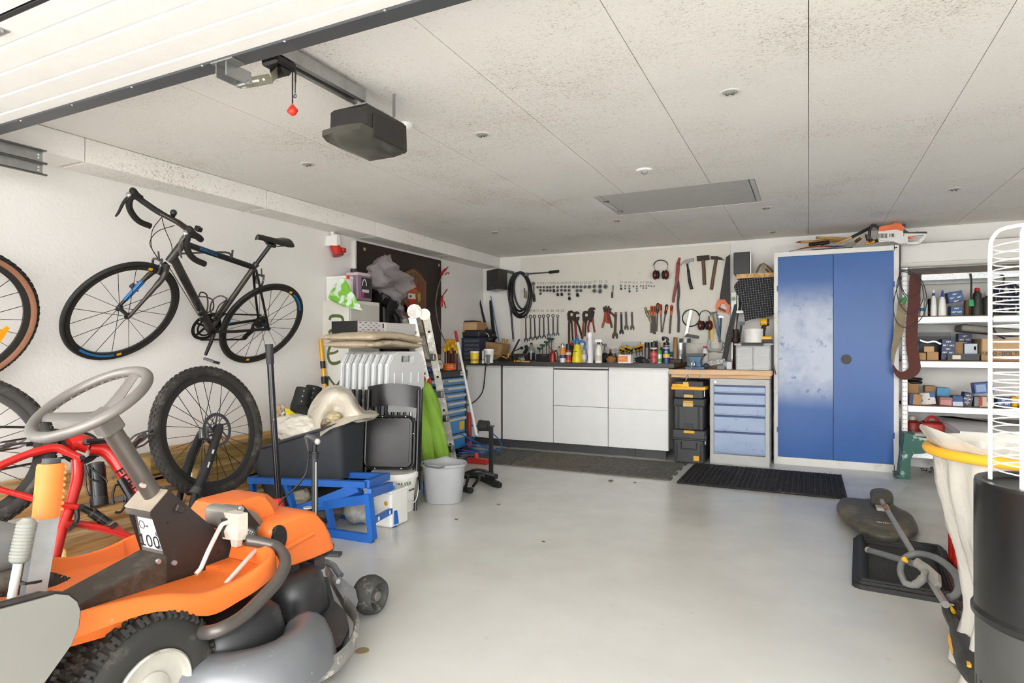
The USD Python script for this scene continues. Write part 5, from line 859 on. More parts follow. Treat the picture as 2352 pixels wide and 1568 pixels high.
# bottle cages, pump
for bs,d,nrm in((V(.53,.08,0),unit(hb_-bb_),V(-.6,.8,0)),(V(.375,.075,0),unit(sc_-bb_),V(.95,.3,0))):
 cg=M()
 for s in(-1,1):cg.tube(spl([bs+d*-.05+nrm*.02,bs+d*-.03+nrm*.06+V(0,0,s*.03),bs+d*.04+nrm*.085+V(0,0,s*.036),bs+d*.09+nrm*.06+V(0,0,s*.03),bs+d*.10+nrm*.03],5),.0045,6)
 t.add('bottle_cage',cg.bar(bs-d*.07+nrm*.018,bs+d*.09+nrm*.018,.02,.006,nrm),C('#46423d',.35,.5))
pu=t.add('mini_pump',M().cyl(V(.60,.14,-.035),V(.52,.02,-.035),.013),BLK);pu.sub('chrome_band',M().cyl(V(.572,.098,-.035),V(.566,.09,-.035),.0145),CHROME);pu.sub('chrome_band',M().cyl(V(.548,.062,-.035),V(.542,.054,-.035),.0145),CHROME)
t.add('fork_lamp',M().cyl(V(.955,.18,.07),V(.965,.155,.075),.014),BLK);t.add('lamp_strap',M().tor(.017,.003,16,6,frame(V(.94,.2,.055),(0,0,1),(1,.3,0))).tor(.017,.003,16,6,frame(V(.95,.155,.055),(0,0,1),(1,.3,0))),RED)
u=unit(bb_-hb_);t.add('frame_print',M().text('CANYON',.030,frame(hb_+u*.22+V(.0,.02,-.0262),u,(u[1],-u[0],0)),.001,True),BLK,False);v_=unit(sc_-ht_);t.add('frame_print',M().text('ROADLITE AL',.015,frame(ht_+v_*.16+V(.0,-.03,-.0188),v_,(v_[1],-v_[0],0)),.001,True),BLU,False)
t.add('rear_valve',M().cyl(V(-.26,-.135,0),V(-.225,-.118,0),.0018,n=5),CHR);t.done()
# wall hooks that carry the bicycles
hk=TB@np.array([.5,.5,.02,1]);one('wall_hook','small black hook on the left wall carrying the road bicycle','hook',M().tube(spl([(XL,hk[1],hk[2]+.02),(hk[0]-.02,hk[1],hk[2]+.0),(hk[0]+.03,hk[1],hk[2]-.04),(hk[0]+.045,hk[1],hk[2]+.01)],5),.006,8),BLK)
# ---- gravel bicycle: only its front wheel and fork stand in view at the left edge
v=V(math.sin(.3728),0,math.cos(.3728));TG=np.eye(4);TG[:3,0]=(0,1,0);TG[:3,1]=v;TG[:3,2]=np.cross((0,1,0),v);TG[:3,3]=(-3.45,1.3498,1.224)
t=Thing('gravel_bicycle','gravel bicycle with tan tyre walls hung on the left wall, cut by the left edge','bicycle',T=TG)
TAN=C('#8d6048',.75,v=.06,vs=60)
bike_wheel(t,I4,.345,.042,.026,24,66,wall=TAN,off=.1);bike_wheel(t,mv(-1.02,0,0),.345,.042,.026,24,0,wall=TAN)
t.add('wheel_reflector',M().ext([(.20,-.105),(.225,-.03),(.213,-.022),(.195,-.04),(.165,-.105),(.16,-.125),(.175,-.127)],.008,mv(.0,0,.010)),C('#f2a31a',.35));fr_=t.add('frame',M().tube([(-1.02,0,.06),(-.61,-.07,.03)],.011).tube([(-1.02,0,.06),(-.74,.42,.02)],.009).tube([(-.61,-.07,0),(-.74,.44,0)],.017).tube([(-.74,.42,0),(-.2,.55,0)],.018).tube([(-.61,-.07,0),(-.15,.40,0)],.024),C('#4a4a46',.4))
for s in(-1,1):fr_.sub('fork_blade',M().tube([(-.15,.38,0),(-.13,.36,s*.05),(0,0,s*.055)],.012),C('#4a4a46',.4))
t.done()
# ---- red mountain bicycle standing upside down
RM3=np.array([[.3017,.3442,-.8891],[.95,-.1874,.2499],[-.0806,-.92,-.3835]]);tM=V(-3.1258,1.2312,.668);SM=np.array([[.936,-.0296,-.3508],[-.0296,.9863,-.1624],[.3508,.1624,.9223]])
TM=np.eye(4);TM[:3,:3]=RM3;TM[:3,3]=tM
def mp(x,y,z=0.):
 """the point of the bicycle's own plane (shifted z along its axle) under a pixel of the photograph, in the bicycle's frame"""
 n=RM3[:,2];r=ray(x,y);P0=tM+n*z;s=n@(P0-O)/(n@r);return RM3 .T@(O+r*s-tM)
t=Thing('mountain_bicycle','red full-suspension mountain bicycle standing upside down against the left wall','bicycle',T=TM);MR=C('#c41f1a',.25,v=.05,vs=4,coat=.4);RDEC=C('#8d1a16',.4)
bike_wheel(t,I4,.3454,.056,.030,28,64,tyre_m=TYRM,off=.3,hubw=.055)
TF3=np.eye(4);TF3[:3,:3]=SM;TF3[:3,3]=(1.009,-.0735,0);fwh=bike_wheel(t,TF3,.3454,.056,.030,28,64,tyre_m=TYRM,off=.1,hubw=.05)
dsc=t.add('brake_disc',M().lathe([(.072,-.047),(.090,-.047),(.090,-.049),(.072,-.049)],48,TF3,ring=True).lathe([(.02,-.046),(.03,-.046),(.03,-.049),(.02,-.049)],20,TF3,ring=True),CHR);ar_=M()
for k in range(6):a=k*math.pi/3;ar_.bar((.025*math.cos(a),.025*math.sin(a),-.048),(.075*math.cos(a+.5),.075*math.sin(a+.5),-.048),.010,.002,(0,0,1),T=TF3)
dsc.sub('disc_arms',ar_,CHR);hl=M()
for k in range(36):a=k*math.pi/18;hl.box((.079,-.0025,-.0498),(.085,.0025,-.0488),.0003,TF3@rot('z',math.degrees(a)))
dsc.sub('disc_slots',hl,BLK)
def W2(p):return np.asarray(p,float)
for z,pt in((-.062,((503,988),(470,1085),(449,1130),(440,1168))),(.062,((455,993),(437,1050),(422,1103),(414,1135)))):
 e=SM@V(0,0,z);q=[mp(x,y,e[2]*.92)for x,y in pt];q[0]=TF3[:3,3]+e
 lg=t.add('fork_leg',M().tube([q[0]+(q[0]-q[1])*.12,q[0],q[1],q[2]],[.014,.021,.0235,.026],16),C('#202022',.35,v=.05));lg.sub('stanchion',M().tube([q[2],q[3],q[3]+(q[3]-q[2])*3.2],.0165,16),C('#2f2f31',.12,.5));lg.sub('wiper_seal',M().cyl(q[2]-unit(q[2]-q[1])*.02,q[2]+unit(q[2]-q[1])*.012,.028),C('#3a3a3a',.5))
 if z<0:
  lg.sub('leg_print',M().cb(0*V(1,1,1),(.001,.022,.010),.0003,frame(q[0]+(q[1]-q[0])*.55+V(0,0,-.0225),V(0,0,-1),q[1]-q[0])).cb((0,0,0),(.001,.03,.008),.0003,frame(q[0]+(q[1]-q[0])*.85+V(0,0,-.0235),V(0,0,-1),q[1]-q[0])),C('#bdbdbb',.4))
ca=mp(468,996,-.045);t.add('brake_calliper',M().rb(ca-V(.022,.030,.018),ca+V(.022,.030,.018),.010,3),CHR);t.add('brake_hose',M().tube(spl([ca,mp(462,1050,-.04),mp(462,1120,-.05),mp(466,1170,-.05),mp(471,1195,-.04)],5),.003,6),BLK)
t.add('mudguard',M().sheet(np.array([[mp(442,1108,z),mp(428,1140,z),mp(418,1165,z)]for z in(-.04,0,.04)]),.003),BLK);t.add('fork_crown',M().tube([mp(425,1172,.065),mp(440,1180,0),mp(452,1176,-.065)],.025,12),BLK)
def mt(name,pts,r,mtl=MR,z=0.,n=14,parts=4):return t.add(name,M().tube(spl([mp(x,y,z)for x,y in pts],parts),r,n),mtl)
dt=mt('down_tube',[(205,1030),(238,1032),(262,1052),(290,1095),(330,1150),(380,1215),(418,1262)],.032)
mt('seat_tube',[(177,1055),(179,1090),(170,1130),(155,1180),(138,1225),(122,1290)],[.024]*8+[.022]*8+[.024]*5);mt('top_tube',[(150,1205),(185,1204),(240,1214),(285,1228),(330,1244),(400,1262)],[.024,.021,.019,.017]+[.0165]*17);mt('shell',[(160,1020),(178,1014),(205,1022)],.038,z=0.)
mt('bottom_bracket',[(170,1018),(192,1016)],.033)
bbp=mp(198,1015,-.055);pe=mp(296,1008,-.07);t.add('crank_arm',M().tube([bbp,bbp+(pe-bbp)*.3,pe],[.022,.018,.014],12,flat=(1.,.7)),C('#1d1d20',.2));t.add('crank_bolt',M().cyl(bbp+V(0,0,.01),bbp+V(0,0,-.016),.014),CHR);b2=mp(60,1020,.065);t.add('crank_arm',M().tube([mp(185,1015,.055),b2],[.02,.014],12,flat=(1.,.7)),C('#1d1d20',.3))
t.add('chainring',M().lathe([(.05,.036),(.078,.036),(.078,.039),(.05,.039)],48,mv(*(bbp*V(1,1,0))),ring=True),BLK)
def cage(c,T_):m=M();[m.tube(spl([V(*p)for p in((-.048,0,-.045),(-.02,0,-.055),(.02,0,-.055),(.048,0,-.045),(.05,0,.045),(.02,0,.055),(-.02,0,.055),(-.05,0,.045))],3,True),.0045,6,True,T_@mv(0,dy,0))for dy in(-.010,.010)];m.bar((-.02,0,-.05),(-.02,0,.05),.014,.012,(0,1,0),T=T_).cyl((0,0,-.055),(0,0,.055),.010,n=10,T=T_);return m
t.add('pedal',cage(0,frame(mp(320,1011,-.13),(.7,-.3,.2),(.25,.9,-.2))),CHR);t.add('pedal',cage(0,frame(mp(22,1022,.12),(.9,-.2,.1),(.2,.9,.1))),CHR)
for z in(-.04,.04):mt('chain_stay',[(-20,1078),(40,1052),(80,1038),(128,1028),(160,1040),(188,1053)],[.016]*8+[.019]*8+[.016]*5,z=z);mt('seat_stay',[(-30,1116),(50,1137),(110,1154),(150,1160),(186,1165)],[.012]*4+[.014]*8+[.013]*5,z=z*.8)
for x,y in((188,1052),(186,1164),(170,1206),(263,1206)):p=mp(x,y,-.045);t.add('pivot_bolt',M().cyl(p+V(0,0,.09),p+V(0,0,-.012),.011,n=12),BLK)
t.add('rocker_link',M().tube([mp(176,1170,-.03),mp(178,1190,-.03),mp(170,1206,-.03)],.010,8),BLK)
sh=t.add('rear_shock',M().tube([mp(188,1166),mp(220,1182)],.014,14),BLK);sh.sub('air_can',M().cyl(mp(214,1179),mp(250,1203),.021),BLKG);sh.sub('rings',M().cyl(mp(210,1176),mp(214,1179),.023).cyl(mp(228,1188),mp(231,1190),.023).cyl(mp(246,1200),mp(250,1203),.023),C('#38383a',.35));t.add('shock_mount',M().ext([tuple(mp(x,y)[:2])for x,y in((255,1215),(262,1200),(272,1206),(292,1232),(262,1226))],.03,mv(0,0,-.015)),MR)
t.add('chain',M().tube([mp(-20,980,.045),mp(60,981,.045),mp(165,990,.04)],.0042,4).tube([mp(-20,1082,.045),mp(105,1058,.045),mp(160,1048,.04)],.0042,4),C('#2c2a28',.5,.5));t.add('cassette',M().lathe([(.02,.025),(.055,.025),(.03,.05),(.02,.05)],36,I4),C('#4a4946',.4,.7))
bo=t.add('tool_bottle',M().tube([mp(222,1070,-.0),mp(228,1150)],.034,20),C('#1b1b1d',.25,v=.1));bo.sub('base_cap',M().cyl(mp(227,1143),mp(229,1162),.036),BLK);bo.sub('top_cap',M().cyl(mp(221,1064),mp(222,1074),.032),C('#2f2f2e',.5));cg=M()
for q in([(195,1066),(200,1085),(208,1100),(240,1108)],[(196,1068),(197,1110),(203,1135),(212,1138)],[(200,1068),(222,1085),(242,1100),(246,1108)]):cg.tube(spl([mp(x,y,-.036)for x,y in q],4),.004,6)
t.add('bottle_cage',cg,BLK);cg=M()
for q in([(264,1115),(258,1140),(259,1157),(262,1150)],[(275,1113),(285,1130),(288,1155),(278,1175),(264,1176)],[(283,1150),(296,1155),(303,1165)],[(264,1115),(276,1112),(284,1120)]):cg.tube(spl([mp(x,y,-.02)for x,y in q],4),.0055,6)
t.add('bottle_cage',cg,BLK);pu=t.add('mini_pump',M().cyl(mp(276,1100,-.045),mp(306,1150,-.045),.016),BLKG);pu.sub('pump_head',M().cyl(mp(298,1136,-.045),mp(308,1154,-.045),.019),BLK);t.add('hose',M().tube(spl([mp(x,y,-.03)for x,y in((205,1042),(225,1048),(226,1046),(210,1040))],4),.002,5),BLK)
u=unit(mp(318,1140)-mp(272,1080));t.add('frame_print',M().text('FUEL',.040,frame(mp(294,1104,-.034),u,V(-u[1],u[0],0)*-1),.001,True),BLK,False)
t.add('seat_post',M().tube([mp(122,1290),mp(116,1325)],.016),BLK);t.add('saddle',M().rb(mp(118,1330)-V(.12,.03,.05),mp(118,1330)+V(.12,.02,.05),.025),BLK);t.add('handlebar',M().tube([mp(300,1272,-.30),mp(420,1268,0),mp(420,1268,.35)],.016),BLK).sub('bar_grip',M().cyl(mp(284,1265,-.34),mp(306,1268,-.24),.018),C('#3c3c3c',.8));t.add('stem',M().tube([mp(418,1262),mp(440,1180)],.024),BLK);t.done()
# ================================================================ LEFT WALL CLUTTER
# ---- timber along the wall
def plank(px,py,X,th,w,Y1,mt,lab,yaw=0.,tag_=False):
 a=aX(px,py,X);L=Y1-a[1];T=mv(a[0],a[1],a[2])@rot('z',yaw)
 if not tag_:one('timber_plank',lab,'plank',M().box((-w,0,-th),(0,L,0),.004,T),mt,group='timber planks along the left wall');return
 t=Thing('timber_plank',lab,'plank','timber planks along the left wall');t.add('beam',M().box((-w,0,-th),(0,L,0),.004,T),mt);t.add('paper_tag',M().box((-w*.5,-.002,-th*.75),(-w*.36,.001,-th*.2),.0005,T),WPL);t.done()
plank(382,1034,-3.47,.024,.14,3.75,OAKY,'thin orange-brown board, topmost of the timber stack behind the bicycle wheel')
plank(345,1052,-3.36,.095,.20,3.70,GRN,'thick greenish beam with a white tag on its end, under the topmost board',0,True)
plank(455,1078,-3.22,.10,.14,3.72,GRN,'second greenish beam, in front of and below the tagged beam',0,True)
plank(-60,1124,-3.52,.085,.09,2.10,RUF,'rough-sawn board at the far left behind the red bicycle, highest there')
plank(185,1118,-3.52,.05,.09,3.2,OAKY,'brown board behind the black tool bottle of the red bicycle');plank(330,1100,-3.40,.035,.18,3.66,WOOD('#9c6b42','#6f4526',1),'reddish-brown board beneath the tagged beam')
plank(-60,1176,-3.40,.036,.20,2.5,PINE,'pale pine board at the far left, under the rough-sawn board');plank(-60,1192,-3.36,.04,.22,3.3,OAKY,'yellow-brown board second from the top at far left')
plank(225,1176,-3.28,.035,.11,3.0,PINE,'short pale pine board with knotty end below the black tool bottle');plank(150,1202,-3.24,.04,.2,3.55,PINE,'pine board passing behind the red rear shock');plank(60,1232,-3.18,.045,.2,3.6,OAKY,'brown board low in the stack behind the red bicycle frame')
plank(140,1240,-3.08,.055,.2,3.5,RUF,'bark-edged rough board, lowest but one of the timber stack');plank(150,1262,-3.05,.04,.25,3.55,OAKY,'brown board directly above the white trim board')
one('trim_board','long white painted trim board lying on the floor below the timber stack','trim board',M().box((-3.05,1.55,.0),(-2.94,3.5,.055),.003),C('#dedad3',.5,v=.04))
# ---- tall locker with sprayed letters and the things on it
LK=C('#dfddd5',.42,v=.04);lx0,lx1,ly0,ly1,lz=XL,-3.352,3.862,4.26,1.482
t=Thing('locker','narrow off-white steel locker with green sprayed letters on its side','locker')
t.add('body',M().box((lx0,ly0,0),(lx1,ly1,lz),.003),LK);t.add('door',M().box((lx1,ly0+.02,.06),(lx1+.006,ly1-.015,lz-.03),.004),C('#c9c6bd',.4,v=.03))
SPR=C('#56663a',.8,v=.12,vs=30)
def spray(pts,r=.013):
 q=spl([aY(x,y,ly0)for x,y in pts],6);return M().tube(q,1.,8,flat=(r,.0008),up=(0,0,1)).loft([])if 0 else M().tube(q,1.,8,flat=(.0008,r),up=(0,-1,0))
t.add('sprayed_letter',spray([(757,735),(760,727),(772,725),(785,728),(788,740),(785,752),(775,758),(762,758),(755,764)]),SPR)
t.add('sprayed_letter',spray([(777,791),(768,790),(758,796),(754,810),(755,825),(762,834),(772,834),(782,830)]),SPR);t.add('sprayed_letter',spray([(756,812),(768,810),(777,805)],.010),SPR)
t.add('sprayed_letter',spray([(752,885),(754,866),(762,876),(772,885),(782,872),(783,862)],.010),SPR);t.done()
def onlock(x0,y0,x1,y1,Y,dep):return rect(x0,y0,x1,y1,Y,dep)
a,b=rect(738,637,783,686,3.90,.25);z0=lz+.001
t=Thing('carton','plain white carton on top of the locker, leftmost','carton');t.add('body',M().box((lx0+.005,3.90,z0),(-3.42,4.15,1.675),.003),WPL);t.add('lid',M().box((lx0+.003,3.897,1.66),(-3.418,4.153,1.685),.003),WPL);t.done()
q=aY(797,650,3.93);t=Thing('bottle','white round bottle with a red cap on the locker','bottle');t.add('body',M().lathe([(0,0),(.040,0),(.042,.006),(.042,.135),(.036,.155),(.018,.170),(.017,.18),(0,.18)],24,mv(q[0],3.93,z0)),WPL);t.add('cap',M().lathe([(0,.175),(.020,.175),(.020,.205),(0,.207)],20,mv(q[0],3.93,z0)),C('#d23a26',.4));t.add('print',M().tube([(q[0]-.03,3.8895,z0+.06),(q[0]-.012,3.887,z0+.10),(q[0]+.004,3.887,z0+.06),(q[0]-.012,3.887,z0+.03),(q[0]-.03,3.8895,z0+.06)],.0012,4),BLK);t.done()
q0,q1=aX(812,660,-3.37),aX(856,660,-3.37);t=Thing('jerrycan','plastic jerrycan of purple cleaning fluid with a black cap on the locker','jerrycan')
t.add('body',M().rb((-3.52,3.995,z0),(-3.372,4.20,z0+.225),.028,4),C('#8d7288',.25,v=.06,tr=.0));t.add('top',M().rb((-3.51,4.0,z0+.19),(-3.38,4.19,z0+.245),.02,3),C('#cdbfc8',.35));t.add('cap',M().cyl((-3.44,4.03,z0+.24),(-3.44,4.03,z0+.272),.028),BLK)
t.add('label',M().box((-3.3725,4.045,z0+.03),(-3.370,4.175,z0+.20),.001),C('#2b282a',.45));t.add('label_print',M().tube([(-3.3695,4.08+.025*math.cos(a),z0+.13+.055*math.sin(a))for a in np.linspace(0,math.pi,9)],.005,5).box((-3.3702,4.05,z0+.075),(-3.3692,4.14,z0+.10),.0003),C('#c9c7c6',.5),label='grey tyre arch and white text strip');t.add('label_print',M().box((-3.3702,4.045,z0+.035),(-3.3692,4.075,z0+.075),.0003),C('#c4187a',.4));t.done()
# green carrier bag draped over the locker's corner
gp=[[(770,655),(785,640),(792,640),(800,650)],[(762,672),(780,668),(800,668),(812,672)],[(757,684),(778,684),(805,684),(822,688)],[(765,690),(785,698),(812,702),(832,706)],[(775,694),(792,703),(815,709),(836,713)]]
G=np.array([[aY(x,y,3.835+.02*((i*3+j*5)%4)/3-.012*i)for j,(x,y)in enumerate(r)]for i,r in enumerate(gp)]);G=np.array([spl(r,5)for r in G]);G=np.array([spl(G[:,j],5)for j in range(G.shape[1])]).transpose(1,0,2);G[:,:,1]+=.02*(meshkit.fbm(G*22,3,2)-.5)*2-.015
one('carrier_bag','crumpled green and white plastic carrier bag hanging over the locker edge','plastic bag',M().sheet(G,.002),C('#7ec23f',.4,v=.05,c2='#dfece0',thr=(.48,.53),s2=9.,det=1.5),True)
# ---- dark board, sign, clear bag, air guns, socket
DB=C('#241715',.45,v=.10,vs=6);t=Thing('wall_board','large dark brown board screwed to the left wall','board');by0,by1=4.255,5.645
t.add('panel',M().box((XL,by0,.75),(-3.605,by1,2.04),.002),DB)
t.add('edge_strip',M().box((XL,by0-.022,.9),(-3.60,by0-.001,2.04),.002),WHT)
for x,y in((837,572),(1008,609)):p=aX(x,y,-3.604);t.add('screw_cap',M().cyl(p,p+V(.004,0,0),.016,n=14),C('#b7a58c',.5))
t.done()
SG=WOOD('#6d4a30','#3d2818',2,2.6,.5);sx=-3.585
def sg(pts):return[tuple(aX(x,y,sx)[1:])for x,y in pts]
t=Thing('wooden_sign','shield-shaped wooden sign with red arched lettering and a bearded man in a hat','sign')
ol=sg([(902,672),(905,650),(920,632),(938,620),(950,616),(962,624),(974,640),(979,648),(979,700),(974,765),(905,765)]);t.add('board',M().ext(ol,.02,YZ(-3.604)),SG)
po=Polygon(ol).buffer(-.022);t.add('routed_line',M().ext(po.difference(po.buffer(-.006)),.003,YZ(sx-.001)),C('#a5703a',.5))
for i,(ch,x,y,a)in enumerate((('K',926,655,30),('I',936,651,14),('N',944,650,4),('G',954,654,-12),('S',963,660,-28))):p=aX(x,y,sx);t.add('letter',M().text(ch,.055,frame(p,(0,1,0),(0,0,1))@rot('z',a*.8-12)@mv(0,0,-.001),.0025,True),C('#a7221c',.45),False)
fx=lambda x,y:np.array(aX(x,y,sx)[1:])
def blk(name,pts,mt,h=.003):t.add(name,M().ext(Polygon(sg(pts)).buffer(.004),h,YZ(sx-.001)),mt,False)
blk('hat',[(929,668),(940,662),(955,664),(962,672),(955,676),(935,674)],C('#b4541f',.5));blk('face',[(938,674),(953,676),(954,688),(938,688)],C('#d8cfc0',.5),.004);blk('beard',[(937,687),(954,688),(950,704),(942,704)],C('#b3261d',.5),.005);blk('coat',[(928,700),(940,696),(954,700),(962,712),(958,722),(930,716)],C('#8f2019',.5));blk('feather',[(958,674),(965,672),(966,688),(961,694)],C('#b08b3a',.5));blk('eyes',[(941,679),(944,679),(944,681),(941,681)],BLK,.006);blk('ribbon',[(926,690),(932,700),(936,712),(930,716)],C('#24361f',.5));t.done()
gp=[[(846,612),(862,596),(880,588),(889,584)],[(842,640),(866,632),(888,622),(890,606)],[(850,660),(880,655),(915,638),(934,640)],[(862,664),(893,668),(920,668),(940,655)],[(885,676),(898,690),(910,700),(912,690)],[(890,690),(905,715),(915,725),(918,715)],[(896,705),(915,740),(922,748),(922,735)]]
G=np.array([[aX(x,y,-3.47+.03*((i*2+j*3)%3))for j,(x,y)in enumerate(r)]for i,r in enumerate(gp)]);G=np.array([spl(r,5)for r in G]);G=np.array([spl(G[:,j],5)for j in range(G.shape[1])]).transpose(1,0,2);G[:,:,0]+=.08*(meshkit.fbm(G*12,3,5)-.5)*2
FILM=CLEAR('#b3adb0',.42,.12);t=Thing('clear_bag','crumpled clear plastic bag over dark machine parts in front of the brown board','plastic bag');t.add('film',M().sheet(G,.0015),FILM,True)
G2=G.copy();G2[:,:,0]+=.05+.05*(meshkit.fbm(G*9,3,9)-.5);t.add('film',M().sheet(G2,.0015),FILM,True);t.done()
t=Thing('machine_part','black ribbed machine parts standing behind the locker under the clear bag','machine part');q=aX(893,700,-3.45)
t.add('body',M().rb((-3.58,q[1]-.10,.9),(-3.42,q[1]+.16,1.60),.04),BLK)
for k in range(5):t.add('rib',M().cyl((-3.42,q[1]-.09+k*.018,1.50),(-3.36,q[1]-.09+k*.018,1.47),.045,n=16),BLKG)
t.add('shaft',M().cyl(aX(905,722,-3.4),aX(918,760,-3.38),.02),BLK);t.done()
def gun(lab,pts,noz,lev):
 t=Thing('air_gun',lab,'air gun',None);t.add('body',M().tube(spl([aX(x,y,-3.575)for x,y in pts],5),.014,10),C('#a8231c',.4));t.add('nozzle',M().tube([aX(x,y,-3.575)for x,y in noz],.006,8),C('#8d2a22',.4));t.add('lever',M().tube(spl([aX(x,y,-3.575)for x,y in lev],4),.006,8),C('#b5261d',.4));return t
t=gun('upper red air gun, on the right edge of the brown board',[(1014,631),(1018,624),(1024,618)],[(1024,618),(1029,613)],[(1022,630),(1028,626),(1031,628)]);t.done()
t=gun('lower red air gun with trigger, on the right edge of the brown board',[(1014,705),(1014,692),(1016,680)],[(1016,680),(1022,672),(1027,664)],[(1019,690),(1022,700),(1024,707)]);t.done()
one('air_hose','thin grey air hose hanging from the upper air gun down to the floor tools','hose',M().tube(spl([aX(x,y,X)for x,y,X in((1014,636,-3.57),(1005,665,-3.56),(1001,700,-3.56),(1006,740,-3.55),(1016,770,-3.5),(1030,798,-3.45),(1046,826,-3.38))],6),.006,8),C('#6f6a62',.5))
t=Thing('power_socket','red and white industrial power socket high on the left wall','socket');p=aX(768,560,XL+.05)
t.add('body',M().loft([[p+V(dx,dy*k,z)for dx,dy in((-.05,-.045),(.02,-.045),(.045,-.02),(.045,.02),(.02,.045),(-.05,.045))]for z,k in((-.02,1.1),(.06,.95),(.075,.5))]),WPL);t.add('neck',M().cyl(p+V(-.02,0,.07),p+V(-.02,0,.11),.018),WHT)
rd=t.add('red_sleeve',M().cyl(p+V(.0,.005,-.015),p+V(.03,.012,-.085),.044,.040,20),C('#c5271c',.4));rd.sub('red_lid',M().cyl(p+V(.03,.012,-.085),p+V(.034,.013,-.098),.046,n=20).box(p+V(.04,.02,-.07),p+V(.075,.07,-.03),.008),C('#b0211a',.4));t.done()
t=Thing('telescopic_pole','yellow telescopic pole with black collars leaning on the left wall','pole');q=[aX(x,y,X)for x,y,X in((736,778,-3.6),(741,830,-3.585),(746,885,-3.57),(760,1010,-3.5))]
t.add('tube',M().tube(q,.0165,12),C('#e5a91d',.35));t.add('collar',M().tube([q[1]+(q[2]-q[1])*-.02,q[1]+(q[2]-q[1])*.28],.021,14),BLK);t.add('collar',M().tube([q[1]+(q[2]-q[1])*.62,q[1]+(q[2]-q[1])*.92],.024,14),BLK);t.done()
# ---- stack of folding chairs
CHW=C('#d9dbdc',.4,v=.02);CHB=C('#1d1d1f',.3,v=.04)
def white_chair(T,lab):
 """folded chair: x along the back's width, y up, z forward"""
 t=Thing('folding_chair',lab,'folding chair','stack of white-backed folding chairs',T=T);W=.435;o=Polygon([(-W/2,.0),(-W/2,.16),(-W/2+.05,.245),(-W/2+.11,.265),(W/2-.11,.265),(W/2-.05,.245),(W/2,.16),(W/2,.0),(W/2-.03,-.025),(-W/2+.03,-.025)]).buffer(.02).buffer(-.02)
 slot=sbox(-.055,.195,.055,.225).buffer(.008);o2=o.difference(slot)
 b=t.add('backrest',M().ext(o2,.026,mv(0,.80,-.02)).ext(o2 .buffer(-.012),.034,mv(0,.80,-.024)),CHW,30)
 rib=M()
 for k in(-.14,-.05,.05,.14):rib.rb((k-.009,.83,-.002),(k+.009,.915,.016),.008,2)
 b.sub('raised_ribs',rib,CHW)
 for s in(-1,1):t.add('leg',M().tube([(s*(W/2-.012),.84,-.008),(s*(W/2-.012),.0,-.008)],.0125,10),CHB);t.add('sleeve',M().tube([(s*(W/2-.014),.98,-.008),(s*(W/2-.012),.79,-.008)],.0175,10),CHW);t.add('rear_leg',M().tube([(s*(W/2-.035),.70,-.022),(s*(W/2-.035),.0,-.026)],.0105,8),CHB)
 t.add('seat',M().rb((-W/2+.03,.30,-.035),(W/2-.03,.72,-.014),.01,2),CHW);t.add('cross_bar',M().cyl((-W/2,.12,-.008),(W/2,.12,-.008),.009),CHB);return t.done()
def ctf(k):X=-2.70-k*.062;return frame((X,3.70+k*.004-.0,.0),(.04,1,0),(.035,0,1))
wc=white_chair(ctf(0),'frontmost white-backed folding chair of the stack, its whole back in view')
for k in range(1,8):wc.copy(ctf(k),['','second white-backed folding chair from the front of the stack','third white-backed folding chair from the front of the stack','fourth white-backed folding chair from the front of the stack','fifth white-backed folding chair from the front of the stack','sixth white-backed folding chair from the front of the stack','seventh white-backed folding chair, last but one','rearmost white-backed folding chair, beside the locker'][k])
p1,p2=aD(838,1000,4.12),aD(952,1000,4.10);CF=frame(((p1[0]+p2[0])/2,(p1[1]+p2[1])/2,0),(p2[0]-p1[0],p2[1]-p1[1],0),(-.05,.12,1));cw=np.hypot(p2[0]-p1[0],p2[1]-p1[1])
t=Thing('folding_chair','black folding chair with padded seat, standing folded in front of the white ones','folding chair',T=CF)
zz=lambda y:EYE-(y-796)/1400*4.11
t.add('backrest',M().sheet(np.array([[(x,y+.018*math.cos(x/cw*3.1),.03-.05*(2*x/cw)**2)for y in np.linspace(zz(938),zz(887),6)]for x in np.linspace(-cw/2-.012,cw/2+.012,13)])[::-1],.016),CHB,50)
sy0,sy1=zz(1076),zz(958);so=sbox(-cw/2-.005,sy0,cw/2-.01,sy1).buffer(-.05).buffer(.05)
s_=t.add('seat',M().ext(so.buffer(-.012),.016,mv(0,0,.028)).ext(so.buffer(-.03),.022,mv(0,0,.028)),C('#1f1e1e',.35,v=.06,b=.1,bs=90),40);s_.sub('seat_frame',M().tube([(x,y,.03)for x,y in np.array(so.exterior.coords)[:-1]],.010,8,True),CHB)
st=M()
for x,y in((-.06,sy1-.0),(.10,sy1),(cw/2-.012,(sy0+sy1)/2+.06),(-.10,sy0),(.08,sy0)):st.sph((x,y,.042),.006,5)
s_.sub('studs',st,CHROME)
for s in(-1,1):t.add('leg',M().tube([(s*(cw/2+.006),zz(895),.0),(s*(cw/2+.006),.0,.0)],.0115,10),CHB);t.add('rear_leg',M().tube([(s*(cw/2-.025),zz(960),-.02),(s*(cw/2-.025),0,-.10)],.0105,10),CHB)
t.done()
MET=C('#8b8c8e',.25,.8);t=Thing('folding_chair','further black folding chairs with shiny tubes, hidden behind the padded black chair','folding chair',T=CF@mv(.0,0,-.14))
for k in range(5):t.add('leg',M().tube([(-.08+k*.042,.66,.0-k*.006),(-.07+k*.042,0,-.02-k*.01)],.0125,10),MET if k==4 else CHB)
t.add('seat',M().rb((-.19,.25,-.05),(.17,.60,-.03),.01,2),CHB);t.done()
